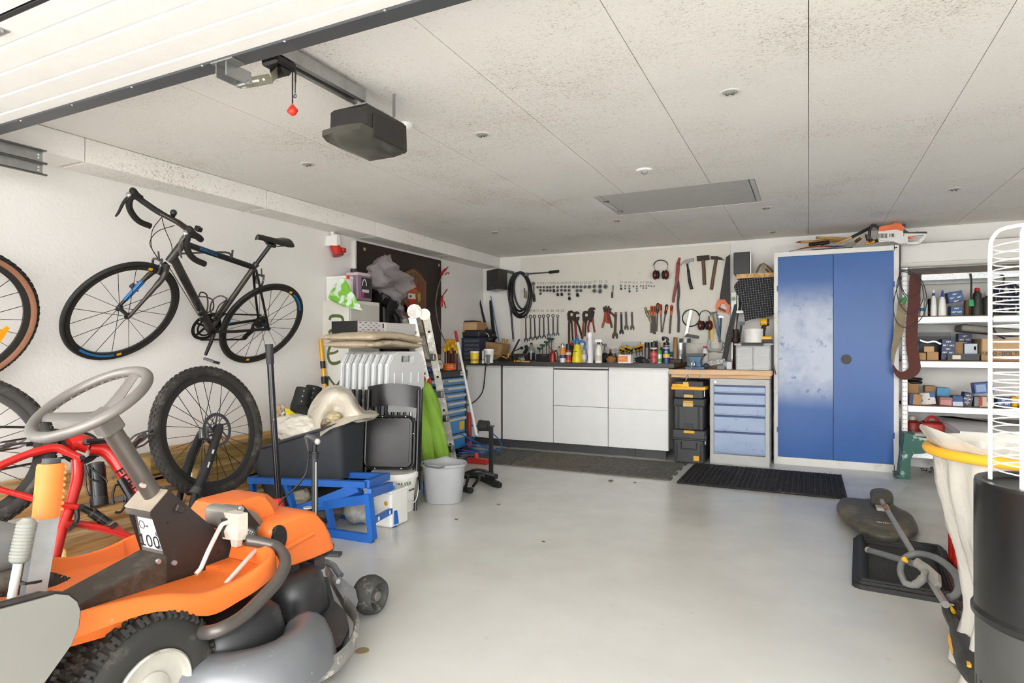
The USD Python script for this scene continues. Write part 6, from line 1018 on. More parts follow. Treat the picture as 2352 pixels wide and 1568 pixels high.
# folded blanket and box on the chairs
def blanket(z,x0,x1,y0,y1,th,seed,sagx):
 n1,n2=26,30;rings=[]
 for i in range(n1):
  y=y0+(y1-y0)*i/(n1-1);ring=[]
  for k in range(n2):
   a=2*math.pi*k/n2;cx_,cz_=abs(math.cos(a))**.35*np.sign(math.cos(a)),abs(math.sin(a))**.6*np.sign(math.sin(a));e=min(1,(i+.3)/2.2,(n1-.7-i)/2.2)**.5
   p=V((x0+x1)/2+cx_*(x1-x0)/2,y,z+cz_*th/2*e);p[2]+=.014*(meshkit.fbm(np.array([p*13+seed]),3,seed)[0]-.5)*2+sagx*math.sin((y-y0)/(y1-y0)*math.pi*1.3);p[0]+=.01*(meshkit.fbm(np.array([p*17+seed]),2,seed)[0]-.5)*2;ring.append(p)
  rings.append(ring)
 return M().loft(rings)
QU=C('#c2b39a',.95,v=.10,vs=14,c2='#8d7d66',thr=(.60,.66),s2=22.,b=.5,bs=30)
t=Thing('moving_blanket','beige quilted moving blanket folded on top of the chair stack','blanket');t.add('fold',blanket(1.115,-3.16,-2.72,3.38,4.0,.05,3,.012),QU,True);t.add('fold',blanket(1.165,-3.15,-2.70,3.34,3.99,.055,8,.016),QU,True);t.done()
t=Thing('shoe_box','flat white patterned box with a black end, on the folded blanket','box');bx0,bx1,bz0,bz1=-3.14,-2.905,1.192,1.285
y0=aX(820,760,-2.905)[1];y1=aX(955,760,-2.905)[1]
t.add('body',M().box((bx0,y0,bz0),(bx1,y1,bz1),.002),C('#d7d3d4',.5,v=.02));t.add('black_end',M().box((bx0,y0-.003,bz0),(bx1+.002,y0+.005,bz1+.001),.001),C('#1d1c1d',.5));pr_=M()
for r in range(5):
 for k in range(5):
  if k*.075+(r%2)*.035<.29:yy=y0+.025+k*.06+(r%2)*.03;pr_.box((bx1-.0002,yy,bz0+.012+r*.017),(bx1+.0006,yy+.024,bz0+.018+r*.017),.0002)
t.add('print_marks',pr_,C('#6a6668',.5),False);t.add('tape',M().box((bx1-.0005,y0+.315,bz0+.002),(bx1+.0012,y0+.335,bz1-.002),.0003),WPL);t.add('barcode',M().box((bx1,y0+.29,bz0+.05),(bx1+.0016,y0+.305,bz1-.01),.0003),C('#3a3839',.5));t.done()
# ---- aluminium ladder
AL=C('#b9b4ab',.42,.5,v=.08,vs=16,c2='#e4e0d8',thr=(.5,.58),s2=11.);t=Thing('ladder','paint-spattered folding aluminium ladder leaning against the clutter','ladder')
def lr_(x0,y0,x1,y1,X0,Y0,X1,Y1,name):
 a=V(X0,Y0,EYE-(y0-796)/1400*depth((X0,Y0)));b=V(X1,Y1,max(.01,EYE-(y1-796)/1400*depth((X1,Y1))));t.add(name,M().bar(a,b,.064,.030,(1,-.3,.3)),AL);return a,b
def onp(x,y,d):return aD(x,y,d)
rails=[((946,728,5.25),(1018,1050,5.30)),((978,722,5.30),(1044,1072,5.58))]
for i,((x0,y0,d0),(x1,y1,d1))in enumerate(rails):
 a,b=onp(x0,y0,d0),onp(x1,y1,d1);b[2]=max(b[2],.01);w=t.add('rail',M().tube([a,b],1.,4,flat=(.032,.014),up=np.cross(b-a,ray(1000,900))),AL)
 for f in(.11,.40,.62,.85):c_=a+(b-a)*f;vv=-unit(ray(1000,850));w.sub('rung_hole',M().cb(c_+vv*.017,(.016,.016,.020),.003),BLK)
 a2,b2=a+V(-.30,.30,.0),b+V(-.25,.33,0);t.add('rear_rail',M().bar(a2,b2,.06,.026,(1,-.3,.3)),AL)
 for f in(.12,.30,.48,.66,.84):t.add('rung',M().bar(a+(b-a)*f,a2+(b2-a2)*f,.028,.028),AL)
c_=onp(952,715,5.22);t.add('hinge',M().cyl(c_,c_+unit(-ray(952,715))*.03,.062,n=24),C('#aaa59c',.4,.5,v=.15,c2='#e4e0d8',thr=(.5,.56),s2=18.));c_=onp(975,722,5.24);t.add('hinge',M().cyl(c_,c_+unit(-ray(975,722))*.02,.05,n=24),AL)
for x,y in((1000,820),(1018,905),(1030,960),(1042,1030)):c_=onp(x-6,y,5.28);t.add('lock_bolt',M().rb(c_-V(.02,.03,.03),c_+V(.03,.02,.03),.012,3),STEEL)
for x,y,r in((972,873,.05),(985,882,.06)):c_=onp(x,y,5.27);t.add('red_paint',M().sph(c_,(.030,.018,r),8),C('#c03a2a',.6))
c_=onp(996,900,5.26);t.add('blue_sticker',M().cb(c_,(.05,.02,.03),.002),C('#4a5d8f',.5));t.done()
# ---- green folded parasols
GRNF=C('#8fb944',.8,v=.12,vs=7,b=.5,bs=18)
def parasol(pts,rs,lab,seed):
 q=spl([aD(*p)for p in pts],6);r=np.interp(np.linspace(0,1,len(q)),np.linspace(0,1,len(rs)),rs);m=M();rings=[]
 for k in range(len(q)):
  tt_=unit(q[min(k+1,len(q)-1)]-q[max(k-1,0)]);u=unit(np.cross(tt_,(0,1,.2)));w=np.cross(tt_,u);ang=np.arange(24)*2*np.pi/24;f=1+.16*np.sin(ang*5+k*.25+seed)+.12*np.sin(ang*9+seed*2-k*.1);rings.append(q[k]+r[k]*f[:,None]*(np.cos(ang)[:,None]*u+np.sin(ang)[:,None]*w*.6))
 one('folded_parasol',lab,'parasol',m.loft(rings),GRNF,True,'green folded parasols')
parasol([(975,1075,4.95),(958,1010,4.92),(945,950,4.9),(938,905,4.88),(942,880,4.9)],[.10,.12,.11,.085,.02],'left bundle of bright green fabric, half behind the black chair',1)
parasol([(1016,1078,5.05),(1000,1010,5.03),(985,960,5.0),(972,915,5.0),(968,893,5.0),(962,886,5.0)],[.085,.10,.11,.105,.09,.03],'right bundle of bright green fabric, against the ladder',4)
# ---- mortar tub on the blue ramp, with bags and boots
TUBC=C('#33363b',.5,v=.08,vs=6)
def quad(pts,n=10,rr=.25):
 p=[V(*q)for q in pts];out=[]
 for i in range(4):
  a,b,c_=p[i-1],p[i],p[(i+1)%4]
  for s in np.linspace(0,1,n):A=b+(a-b)*rr*.6;B=b+(c_-b)*rr*.6;out.append((1-s)**2*A+2*s*(1-s)*b+s*s*B)
 return np.array(out)
bq=[aD(606,1146,3.80),aD(788,1099,3.80),aD(838,1084,4.05),None];bq[3]=bq[0]+bq[2]-bq[1]
tq=[aD(562,1040,3.76),aD(778,974,3.76),aD(842,955,4.06),None];tq[3]=tq[0]+tq[2]-tq[1]
bq=[b*V(1,1,1)for b in bq];Q0,Q1=quad(bq),quad(tq);c0_,c1_=Q0 .mean(0),Q1 .mean(0)
t=Thing('mortar_tub','large tilted black plastic mortar tub full of bags, on the blue ramp','tub')
o_=V(0,0,.012);t.add('shell',M().loft([c0_+(Q0-c0_)*.6,Q0*1,Q0+(Q1-Q0)*.5,Q1,Q1+(c1_-Q1)*.03,c0_+(Q0-c0_)*.97+(c1_-c0_)*.06,c0_+(Q0-c0_)*.5+(c1_-c0_)*.06]),TUBC,50)
t.add('rim',M().tube(Q1,1.,8,True,flat=(.011,.016),up=unit(c1_-c0_)),TUBC);t.done()
def bagm(col,f=.86):return CLEAR(col,f,.18)
def drape(pts,lab,col,seed,fac=.85,amp=.05):
 G=np.array([[aD(*p)for p in r]for r in pts]);G=np.array([spl(r,6)for r in G]);G=np.array([spl(G[:,j],6)for j in range(G.shape[1])]).transpose(1,0,2);dd=-unit(ray(760,930));G+=dd*(amp*2*(meshkit.fbm(G*9+seed,4,seed)-.5))[...,None];return G
t=Thing('plastic_sack','large milky beige plastic sack gathered in the mortar tub','plastic sack');SK=bagm('#d9d0bf',.82)
pk=[[(718,1005,3.9),(705,965,3.92),(716,925,3.95),(745,892,3.98),(775,884,4.0),(806,898,4.0),(826,930,3.98),(845,945,3.95),(872,950,3.9)],[(728,1000,3.82),(722,965,3.82),(738,935,3.83),(756,912,3.84),(776,905,3.85),(798,916,3.84),(818,940,3.83),(836,958,3.82),(858,962,3.82)],[(738,996,3.74),(736,972,3.78),(748,958,3.84),(760,952,3.88),(768,952,3.9),(782,954,3.88),(800,964,3.82),(820,970,3.78),(842,966,3.76)]]
t.add('film',M().sheet(drape(pk,'','',3,amp=.035),.002),SK,True);t.add('knot',M().blob(aD(765,958,3.84),(.05,.04,.035),.5,3,4,3),bagm('#c9b894',.9),True);pk2=[[(735,1002,3.70),(760,985,3.72),(790,975,3.72),(825,962,3.74),(862,958,3.8)],[(738,985,3.82),(762,968,3.84),(790,958,3.84),(826,950,3.86),(868,948,3.9)],[(760,978,3.95),(775,962,3.98),(800,952,4.0),(830,946,4.0),(850,940,4.02)]]
t.add('film',M().sheet(drape(pk2,'','',6,amp=.03),.002),SK,True);t.done()
one('plastic_sack','lower pale plastic sack at the left end of the mortar tub','plastic sack',M().blob(aD(683,985,3.88),(.17,.10,.10),.28,2.2,5,4),bagm('#e0dacd',.9),True)
BTM=C('#1e1f1d',.75,v=.25,vs=25,c2='#4a4030',thr=(.6,.72),s2=12.,b=.4,bs=50)
def boot(a,b,c_,r,lab):
 A,B,Cc=aD(*a),aD(*b),aD(*c_);t=Thing('work_boot',lab,'boot','dirty work boots');t.add('upper',M().tube(spl([A,A+(B-A)*.6,B,B+(Cc-B)*.5,Cc],5),np.interp(np.linspace(0,1,21),[0,.3,.6,.8,1],[r,r*1.08,r*1.05,r*.85,r*.5]),14),BTM,50);t.add('sole',M().tube(spl([B+V(0,0,-r*.9),B+(Cc-B)*.5+V(0,0,-r*.8),Cc+V(0,0,-r*.5)],5),r*.7,10,flat=(.35,1)),C('#33291d',.9,v=.2));e=M()
 for f in(.1,.35,.6):e.sph(A+(B-A)*f-unit(ray(715,910))*r*1.02,.009,5)
 t.add('eyelets',e,STEEL);t.done()
boot((700,893,4.25),(688,940,4.2),(712,962,4.12),.058,'left dirty black work boot behind the mortar tub');boot((722,888,4.32),(712,930,4.28),(732,955,4.2),.055,'right dirty black work boot behind the plastic sack')
gp=[[(653,936,4.05),(664,940,4.05),(676,948,4.03),(680,950,4.02)],[(656,946,4.03),(666,950,4.02),(676,956,4.0),(679,956,4.0)],[(657,960,4.02),(665,962,4.0),(673,962,4.0),(677,960,4.0)],[(655,974,4.0),(662,976,3.98),(670,973,3.98),(676,968,3.98)]]
one('yellow_bag','crumpled yellow plastic bag behind the mortar tub','plastic bag',M().sheet(drape(gp,'','',9,amp=.02),.003),C('#e8d21d',.4,v=.05,c2='#8a7c18',thr=(.62,.66),s2=25.),True)
one('paper_scrap','brown and grey crumpled paper at the left of the yellow bag','paper',M().blob(aD(643,948,4.1),(.04,.03,.06),.5,3,6,3),C('#b3977a',.9,v=.1,c2='#c9c9c9',thr=(.5,.55),s2=9.));one('rubble_sack','brown earthy sack beside the yellow bag','sack',M().blob(aD(686,958,4.15),(.06,.05,.04),.4,3,2,3),C('#5d4c3a',.95,v=.2))
# ---- blue steel car ramps
RBL=C('#1f62b8',.4,v=.05,c2='#7c8a9d',thr=(.68,.73),s2=16.);
def bars(t,segs,w=.034,h=.034,name='bar'):
 for s in segs:a,b=V(*s[0]),V(*s[1]);t.add(name,M().bar(a,b,s[2]if len(s)>2 else w,s[3]if len(s)>3 else h,(0,0,1)if abs((b-a)[2])<.8*np.linalg.norm(b-a)else(1,0,0)),RBL)
def ap(x,y,d):return aD(x,y,d)
t=Thing('car_ramp','blue steel car ramp standing on the floor, nearest the viewer','car ramp')
A=ap(846,1133,3.42);B=aZ(856,1238,.02);C1=ap(897,1116,3.74);D_=aZ(907,1203,.02);E_=aZ(733,1222,.02);F_=aZ(655,1208,.02);G_=ap(655,1172,3.70);Ab=A+V(-.30,0,-.045);Hh=C1+V(-.75,.0,-.17);I_=D_+V(-.75,.03,0)
bars(t,[(A,B,.04,.034),(C1,D_,.034,.034),(A,C1,.034,.05),(B,F_,.03,.05),(A+V(0,0,-.03),G_,.03,.05),(D_,I_,.03,.045),(C1+V(0,0,-.03),Hh,.03,.045),(A+(B-A)*.62,C1+(D_-C1)*.62,.02,.034)])
bars(t,[(ap(752,1152,3.55),aZ(765,1217,.03)),(ap(812,1160,3.85),aZ(827,1199,.03)),(F_,I_),(G_,Hh)],.03,.03)
for f in(.28,.78):p=A+(B-A)*.62+((C1+(D_-C1)*.62)-(A+(B-A)*.62))*f;t.add('barcode_label',M().cb(p+V(.011,-.012,0),(.004,.03,.022),.0005),WPL)
t.done()
t=Thing('car_ramp','second blue steel car ramp, raised, carrying the mortar tub','car ramp')
L1,R1=ap(573,1102,3.74),ap(842,1112,3.48);R2=ap(890,1093,3.80);L2=L1+(R2-R1)
bars(t,[(L1,R1,.04,.036),(R1,R2,.034,.045),(L2,R2,.034,.036),(L1,L2)]);bars(t,[(R1+V(-.06,0,-.02),ap(668,1180,3.62),.03,.055),(ap(668,1180,3.62),ap(575,1165,3.72),.03,.05),(R2+V(-.06,0,-.02),ap(735,1155,3.95),.03,.045)]);bars(t,[(ap(657,1106,3.66),ap(676,1172,3.63)),(ap(580,1104,3.73),aZ(584,1190,.02)),(ap(734,1112,3.95),ap(736,1140,3.95))],.03,.03);t.done()
one('net_bag','dark mesh-covered tube under the raised ramp','tube',M().tube(spl([ap(730,1135,3.95),ap(760,1128,3.98),ap(800,1130,4.02),ap(815,1140,4.05)],5),.055,14),C('#151515',.8,v=.3,vs=80,b=.6,bs=70));one('plastic_bag','small milky plastic bag under the raised ramp, left','plastic bag',M().blob(ap(692,1140,3.85),(.07,.05,.06),.3,2.5,7,3),bagm('#b9b3a0',.9),True);one('plastic_bag','clear plastic bag on the floor behind the near ramp','plastic bag',M().blob(ap(820,1172,3.72),(.10,.06,.075),.35,2.5,9,3),bagm('#c9c7c0',.7),True)
one('leather_bag','dull brown-grey bag lying under the ramps','bag',M().blob(ap(745,1170,3.68),(.13,.07,.07),.25,2,4,3),C('#4a453f',.6,v=.1),True)
# ---- buckets
BW=C('#e6e5e0',.4,v=.02);p=aZ(903,1185,0)
t=Thing('lidded_bucket','white lidded bucket with a printed label, behind the blue ramp','bucket');q=(-2.52,3.36);Tb=mv(q[0],q[1],0)
t.add('body',M().lathe([(0,0),(.130,0),(.134,.004),(.150,.225),(.150,.23),(0,.23)],44,Tb),BW);t.add('lid',M().lathe([(.1495,.222),(.160,.222),(.160,.252),(.152,.262),(.142,.262),(.138,.252),(0,.250)],44,Tb),BW);t.add('handle',M().tube(spl([(q[0]+.10,q[1]-.115,.215),(q[0]+.155,q[1]-.07,.10),(q[0]+.165,q[1]+.0,.07),(q[0]+.15,q[1]+.06,.12),(q[0]+.12,q[1]+.095,.215)],5),.004,6),WHT)
LT=lambda ang,z:Tb@rot('z',ang)@frame((.1455,0,z),(0,1,0),(-.07,0,1))
t.add('label_text',M().text('PULVEX',.020,LT(-28,.198),.0035,True),C('#2f6b3f',.5),False);t.add('label_picture',M().ext(affinity.scale(Point(0,0).buffer(.034,16),.8,1.3),.004,LT(-30,.125)),C('#24211f',.5));t.add('label_text',M().text('ml 100',.012,LT(-3,.15),.004,False),C('#555555',.5),False);t.done()
t=Thing('square_canister','white square canister seen through the near ramp','canister');a_=aD(868,1158,3.72);t.add('body',M().rb((a_[0]-.12,a_[1]-.0,0),(a_[0]+.10,a_[1]+.18,.215),.02),BW);pp=aD(887,1142,3.6);t.add('lid',M().rb((a_[0]-.12,a_[1],.205),(a_[0]+.10,a_[1]+.18,.225),.01),BW);t.add('yellow_mark',M().cyl((a_[0]+.06,a_[1]-.001,.15),(a_[0]+.06,a_[1]+.004,.15),.014),C('#c99a2e',.5));t.done()
bk=aZ(1004,1160,0)+V(-.02,.12,0);GB=C('#a9abad',.35,.05,v=.05,vs=5);Tk=mv(bk[0],bk[1],0)@rot('z',26)
def bring(k,z,sp=0.):
 a=np.arange(56)*2*np.pi/56;r=1/(np.abs(np.cos(a)/(.155*k))**2.6+np.abs(np.sin(a)/(.125*k))**2.6)**(1/2.6);b_=np.exp(-((np.abs(a-math.pi*1.5))/.28)**2)*sp;zz_=z+.018*np.exp(-((np.abs(a-math.pi*.5))/.35)**2)*(sp>0);return np.stack([np.cos(a)*(r+b_),np.sin(a)*(r+b_),zz_+0*a],1)
t=Thing('mop_bucket','pale grey plastic mop bucket with pouring lip, on the floor','bucket');t.add('body',M().loft([bring(.78,0),bring(.82,.004),bring(.98,.24),bring(1.0,.268,.012),bring(.98,.268,.012),bring(.95,.24),bring(.80,.01)],T=Tk),GB,50);t.add('rim',M().tube(bring(1.02,.268,.014),1.,6,True,flat=(.010,.008),up=(0,0,1),T=Tk),GB);t.add('handle',M().tube(spl([(-.15,.02,.27),(-.12,-.10,.272),(-.03,-.148,.268),(.02,-.15,.274)],5),.006,8,T=Tk),GREYP);t.add('blue_label',M().cb((-.145,-.03,.10),(.01,.05,.09),.002,Tk),C('#3a4f86',.5));t.done()
# ---- trolley jack handle, floor pump
t=Thing('trolley_jack','red trolley jack with a long black handle standing upright behind the mower','jack');q=[aD(618,790,3.22),aD(628,960,3.22),aD(642,1168,3.22)]
t.add('handle',M().tube(q,.0165,14),C('#15161a',.2));t.add('grip',M().tube([q[0],q[0]+(q[1]-q[0])*.27],.020,14),C('#2d2d2e',.6));t.add('joint',M().sph(aD(629,963,3.205),.004,5),CHROME)
t.add('red_socket',M().tube([aD(640,1143,3.22),aD(644,1180,3.22),(q[2][0],q[2][1],.10)],.025,14),C('#c8281c',.35));t.add('chassis',M().box((q[2][0]-.55,q[2][1]-.09,.03),(q[2][0]+.04,q[2][1]+.09,.14),.01),C('#c8281c',.35))
for dx in(-.45,-.02):
 for dy in(-.1,.1):t.add('wheel',M().cyl((q[2][0]+dx,q[2][1]+dy-.015,.045),(q[2][0]+dx,q[2][1]+dy+.015,.045),.045),BLK)
t.done()
PD=3.22;t=Thing('floor_pump','black bicycle floor pump with grey head and pressure gauge','pump');pb=aD(724,1268,PD);pb[2]=0;pz=lambda y:EYE-(y-796)/1400*PD
px_,py_=aD(723,1100,PD)[:2];P3=lambda z,dx=0,dy=0:(px_+dx,py_+dy,z)
t.add('barrel',M().cyl(P3(.10),P3(pz(1046)),.0165,n=18),C('#3b3d40',.4));t.add('barrel_stripe',M().box(P3(.2,.0135,-.010),P3(pz(1060),.0165,-.004),.001),WPL);t.add('collar',M().cyl(P3(pz(1052)),P3(pz(1036)),.021,.019,18).cyl(P3(pz(1042)),P3(pz(1040)),.030,n=18),BLK);t.add('rod',M().cyl(P3(pz(1040)),P3(pz(1018)),.012),BLK)
d_=unit(V(cT,sT,0));hcx=V(*P3(pz(1010)));t.add('handle',M().tube([hcx-d_*.045+V(-.0,0,.02),hcx-d_*.01+V(0,0,.012),hcx+d_*.022+V(.01,-.02,-.004)],[.014,.018,.017],12),C('#4c4d4f',.4));e_=hcx+d_*.024+V(.012,-.026,-.004);t.add('handle_end',M().sph(e_,(.017,.014,.017),8),C('#b9b7b2',.4));t.add('valve_head',M().tube([aD(701,1000,PD),aD(705,1010,PD),aD(709,1034,PD)],[.008,.011,.008],8),C('#3a3b3d',.4));t.add('hose',M().tube(spl([aD(x,y,d)for x,y,d in((709,1034,PD),(708,1060,PD),(702,1088,PD-.02),(680,1118,PD-.03),(650,1146,PD-.02),(636,1166,PD-.02),(634,1185,PD))],6),.0055,8),BLK)
gz=pz(1166);t.add('lower_barrel',M().tube([P3(.0),P3(.10),P3(.13)],[.028,.024,.018],16),BLK);t.add('gauge',M().tube([P3(gz+.0,-.028,-.02),P3(gz-.03,-.028,-.02),P3(gz-.065,-.024,-.016)],[.026,.022,.010],16),C('#2c2c2d',.4)).sub('dial',M().cyl(P3(gz,-.028,-.02),P3(gz+.006,-.028,-.02),.024,n=20),C('#cfcdc6',.3));t.add('gauge_stem',M().cyl(P3(gz-.06,-.024,-.016),P3(.06,-.018,-.012),.008),BLK);t.add('foot_plate',M().bar((px_-.10,py_-.03,.008),(px_+.13,py_+.05,.008),.05,.016),C('#4f5052',.5));t.done()
# ---- roller tool cabinet, and what lies on and beside it
TX,TY0,TY1,TZ=-3.10,4.66,5.345,.868;TBLU=C('#2f86c6',.35,v=.03)
t=Thing('roller_cabinet','blue and black roller tool cabinet with seven drawers','tool cabinet');t.add('body',M().box((-3.56,TY0,.09),(TX-.012,TY1,.80),.004),C('#17181b',.4));t.add('top',M().box((-3.57,TY0-.01,.80),(TX,TY1+.01,TZ),.008),C('#2a2b2e',.5));t.add('corner_post',M().box((TX-.03,TY1-.035,.09),(TX,TY1,.81),.006),C('#17181b',.4))
zz_=[.80,.725,.65,.575,.50,.42,.245,.095]
for a,b in zip(zz_,zz_[1:]):
 d=t.add('drawer',M().box((TX-.03,TY0+.03,b+.006),(TX-.006,TY1-.04,a-.004),.003),TBLU);d.sub('handle_strip',M().box((TX-.01,TY0+.02,a-.045),(TX+.012,TY1-.038,a-.016),.005),C('#c9c7c2',.45,.2,v=.05));d.sub('mark',M().box((TX+.0118,TY0+.22,a-.038),(TX+.0128,TY0+.30,a-.024),.0003),C('#77736c',.5))
t.add('badge',M().box((TX-.001,TY1-.14,.815),(TX+.002,TY1-.06,.855),.0005),WPL);t.add('badge_text',M().text('Kraftwerk',.011,frame((TX+.002,TY1-.10,.835),(0,1,0),(0,0,1)),.0008,True),BLK,False);t.add('yellow_sticker',M().box((TX-.008,TY1-.15,.275),(TX-.0045,TY1-.055,.36),.0005),YEL)
for y in(TY0+.08,TY1-.08):
 for x in(-3.5,-3.16):t.add('castor',M().cyl((x-.02,y,.045),(x+.02,y,.045),.045).box((x-.02,y-.03,.06),(x+.02,y+.03,.092),.004),BLK)
t.done()
p=aX(1030,838,-3.2);t=Thing('ratchet_strap','orange rolled ratchet strap on the roller cabinet','strap');m=M()
for k in range(5):m.tor(.068+.004*(k%2),.009,30,6,mv(p[0],p[1],TZ+.012+k*.011)@rot('x',3*(-1)**k),flat=(1.,.8))
t.add('coil',m,ORG);t.add('buckle',M().box((p[0]+.035,p[1]-.05,TZ+.025),(p[0]+.07,p[1]+.02,TZ+.05),.004),C('#c3b8a6',.5));t.done()
p=aX(1007,830,-3.2);t=Thing('tape_roll','black tape roll with a round white printed face, on the roller cabinet','tape');FR_=frame((p[0],p[1],TZ+.056),(0,1,.0),(-.25,.0,1));t.add('roll',M().cyl((0,0,-.03),(0,0,.02),.055,n=28,T=FR_),BLK);t.add('face',M().cyl((0,0,.02),(0,0,.024),.043,n=28,T=FR_),C('#d4cfc8',.5));t.add('print',M().text('BS',.022,FR_@mv(0,.004,.0238),.001,True),C('#a52a2a',.5),False);t.done()
t=Thing('tape_roll','plain black tape roll standing behind the printed one','tape');p=aX(993,828,-3.3);t.add('roll',M().tor(.042,.018,28,8,frame((p[0],p[1],TZ+.062),(0,1,0),(-.2,0,1))),BLK);t.done()
one('blue_cloth','crumpled blue checked cloth at the front of the roller cabinet','cloth',M().blob(aX(994,842,-3.14)*V(1,1,0)+V(0,0,TZ+.022),(.05,.10,.03),.4,3,3,3),C('#2f4f9a',.9,v=.1,c2='#c7cfe0',thr=(.56,.6),s2=20.))
q0,q1=aX(988,815,-3.42),aX(1013,815,-3.42);t=Thing('carton','small brown cardboard box with black cables, at the back of the roller cabinet','carton');t.add('body',M().box((-3.58,q0[1],TZ),(-3.42,q1[1],1.02),.002),CARD);m=M();rr_=random.Random(4)
for k in range(14):c_=V(-3.5+rr_.uniform(-.06,.06),(q0[1]+q1[1])/2+rr_.uniform(-.16,.10),1.02);m.tube(spl([c_,c_+V(rr_.uniform(-.05,.05),rr_.uniform(-.06,.06),rr_.uniform(.03,.12)),c_+V(rr_.uniform(-.08,.08),rr_.uniform(-.1,.1),rr_.uniform(-.02,.08))],4),.004,5)
t.add('cables',m,BLK);t.done()
gx=aX(1046,815,-3.36);RS=C('#5f2a20',.4);
for k in range(9):
 a_=V(-3.40+.045*(k%3),5.40+.045*(k//3),0);hz=1.06+.03*((k*5)%4)
 if k==0:rods0=Thing('marking_rod','dark red rod with a yellow cap in the bundle behind the roller cabinet','rod','dark red rods with yellow caps',T=mv(a_[0],a_[1],0));rods0 .add('rod',M().cyl((0,0,.0),(0,0,1.08),.009,n=8),RS);rods0 .add('cap',M().cyl((0,0,1.05),(0,0,1.085),.020,n=8).cyl((-.025,0,1.095),(.025,0,1.095),.014,n=8),YEL);rods0 .done()
 else:rods0 .copy(mv(a_[0],a_[1],hz-1.08))
t=Thing('broom','white broom pole with a red tip and a red brush on the floor','broom');a_,b_=aD(1047,765,5.95),aD(1095,1000,5.75);t.add('pole',M().tube([a_,b_],.013,10),WPL);t.add('red_tip',M().tube([a_+(a_-b_)*.02,a_+(b_-a_)*.09],.0145,10),C('#b8302a',.4));b_[2]=.02;t.add('brush',M().box(b_+V(-.09,-.03,-.02),b_+V(.12,.03,.03),.006),C('#b8302a',.4));t.add('brush_socket',M().cyl(b_+V(0,0,.02),b_+V(-.01,0,.08),.022),C('#b8302a',.4));t.done()
one('red_panel','red upright tool case edge between roller cabinet and base cabinet','tool case',M().rb((-3.35,5.44,0),(-3.13,5.50,.42),.02),C('#b73a2e',.5))
m=M();rr_=random.Random(11);hc_=aZ(1072,1045,0)
for k in range(9):
 R=.17+.05*rr_.random();cx_,cy_=hc_[0]+rr_.uniform(-.10,.14),hc_[1]+rr_.uniform(-.10,.12);ph_=rr_.uniform(0,6);tl=rr_.uniform(-.25,.45)if k<6 else rr_.uniform(.6,1.1)
 pts=[(cx_+R*math.cos(a),cy_+R*.8*math.sin(a),.010+.008*k+max(0,tl*R*.6*(1+math.sin(a+ph_))))for a in np.linspace(0,2*math.pi,15)[:-1]];m.tube(spl(pts,5,True),.0055,7,True)
m.tube(spl([(hc_[0]+.15,hc_[1]+.1,.01),aZ(1125,1012,.01),aZ(1150,1020,.01),aZ(1170,1026,.01)],5),.0055,7);one('air_hose_coil','bright blue air hose lying in loose loops on the floor','hose',m,C('#1c5fae',.35))
# ---- black bicycle wheel stand
t=Thing('bike_stand','black bicycle stand with a rubber roller on a post, on the floor','bike stand');f1,f2,f3=aZ(1142,1112,.022),aZ(1080,1126,.02),aZ(1070,1090,.02);pb=aZ(1128,1102,.03)
t.add('base_bar',M().tube([f1,aZ(1080,1085,.03)],.021,4),BLK);t.add('foot',M().tube([f1+V(-.03,-.0,0),f1+V(.035,-.02,0)],.024,10),BLK);t.add('foot',M().tube([f2+V(-.12,.03,0),f2],.022,10),BLK);t.add('foot_cap',M().sph(f2,(.026,.026,.024),8),RUB);pt=pb*V(1,1,0)+V(0,0,EYE-(978-796)/1400*depth(pb));t.add('post',M().bar(pb*V(1,1,0),pt,.026,.026,(1,0,0)),BLK)
rl=pt+V(-.03,.0,.0);t.add('roller',M().cyl(rl+V(-.075,-.01,-.0),rl+V(.005,0,-.0),.042,n=24).cyl(rl+V(-.07,-.01,0),rl+V(-.055,-.008,0),.045,n=24),RUB);t.add('axle_nut',M().cyl(pt+V(-.02,0,0),pt+V(.03,.002,0),.008),STEEL);t.add('wheel_guide',M().tube(spl([f1+V(-.05,.03,.07),f1+V(-.18,.0,.10),f1+V(-.30,-.06,.05),f2+V(-.02,.0,.11),f2+V(-.04,.0,.02)],5),.011,8).tube(spl([f1+V(-.02,-.02,.07),f1+V(-.12,-.06,.09),f1+V(-.25,-.1,.05),f2+V(.05,.05,.10),f2+V(.0,.04,.02)],5),.011,8),BLK);t.add('clamp',M().box(pb+V(-.045,-.03,.01),pb+V(.05,.03,.05),.006),BLK);t.done()
# ================================================================ TOOL BOARD ON THE BACK WALL
YB0=6.632;bx0_,bx1_=aY(1196,700,YB0)[0],aY(1677,700,YB0)[0];bz0_,bz1_=aY(1430,789.5,YB0)[2],aY(1430,577,YB0)[2]
TBD=C('#dfdbd1',.55,v=.025,vs=4,c2='#cfc9bb',thr=(.66,.72),s2=9.)
tbd=Thing('tool_board','large off-white tool board on the back wall with handwritten size numbers','tool board');tbd.add('panel',M().box((bx0_,YB0,bz0_),(bx1_,YB-.001,bz1_),.001),TBD);tbd.add('lower_panel',M().box((bx0_-.05,YB0+.004,WT+.002),(bx1_-.05,YB-.001,bz0_-.004),.001),TBD)
INK=C('#26221e',.7);IRON=C('#4a433c',.5,.6,v=.15,vs=30);CHRV=C('#85868a',.28,.9,v=.08,vs=30);WY=6.628
def num(s,x,y,h=5):tbd.add('number',M().text(s,h*.0051,BACK(aY(x,y,YB0)),.0008),INK,False)
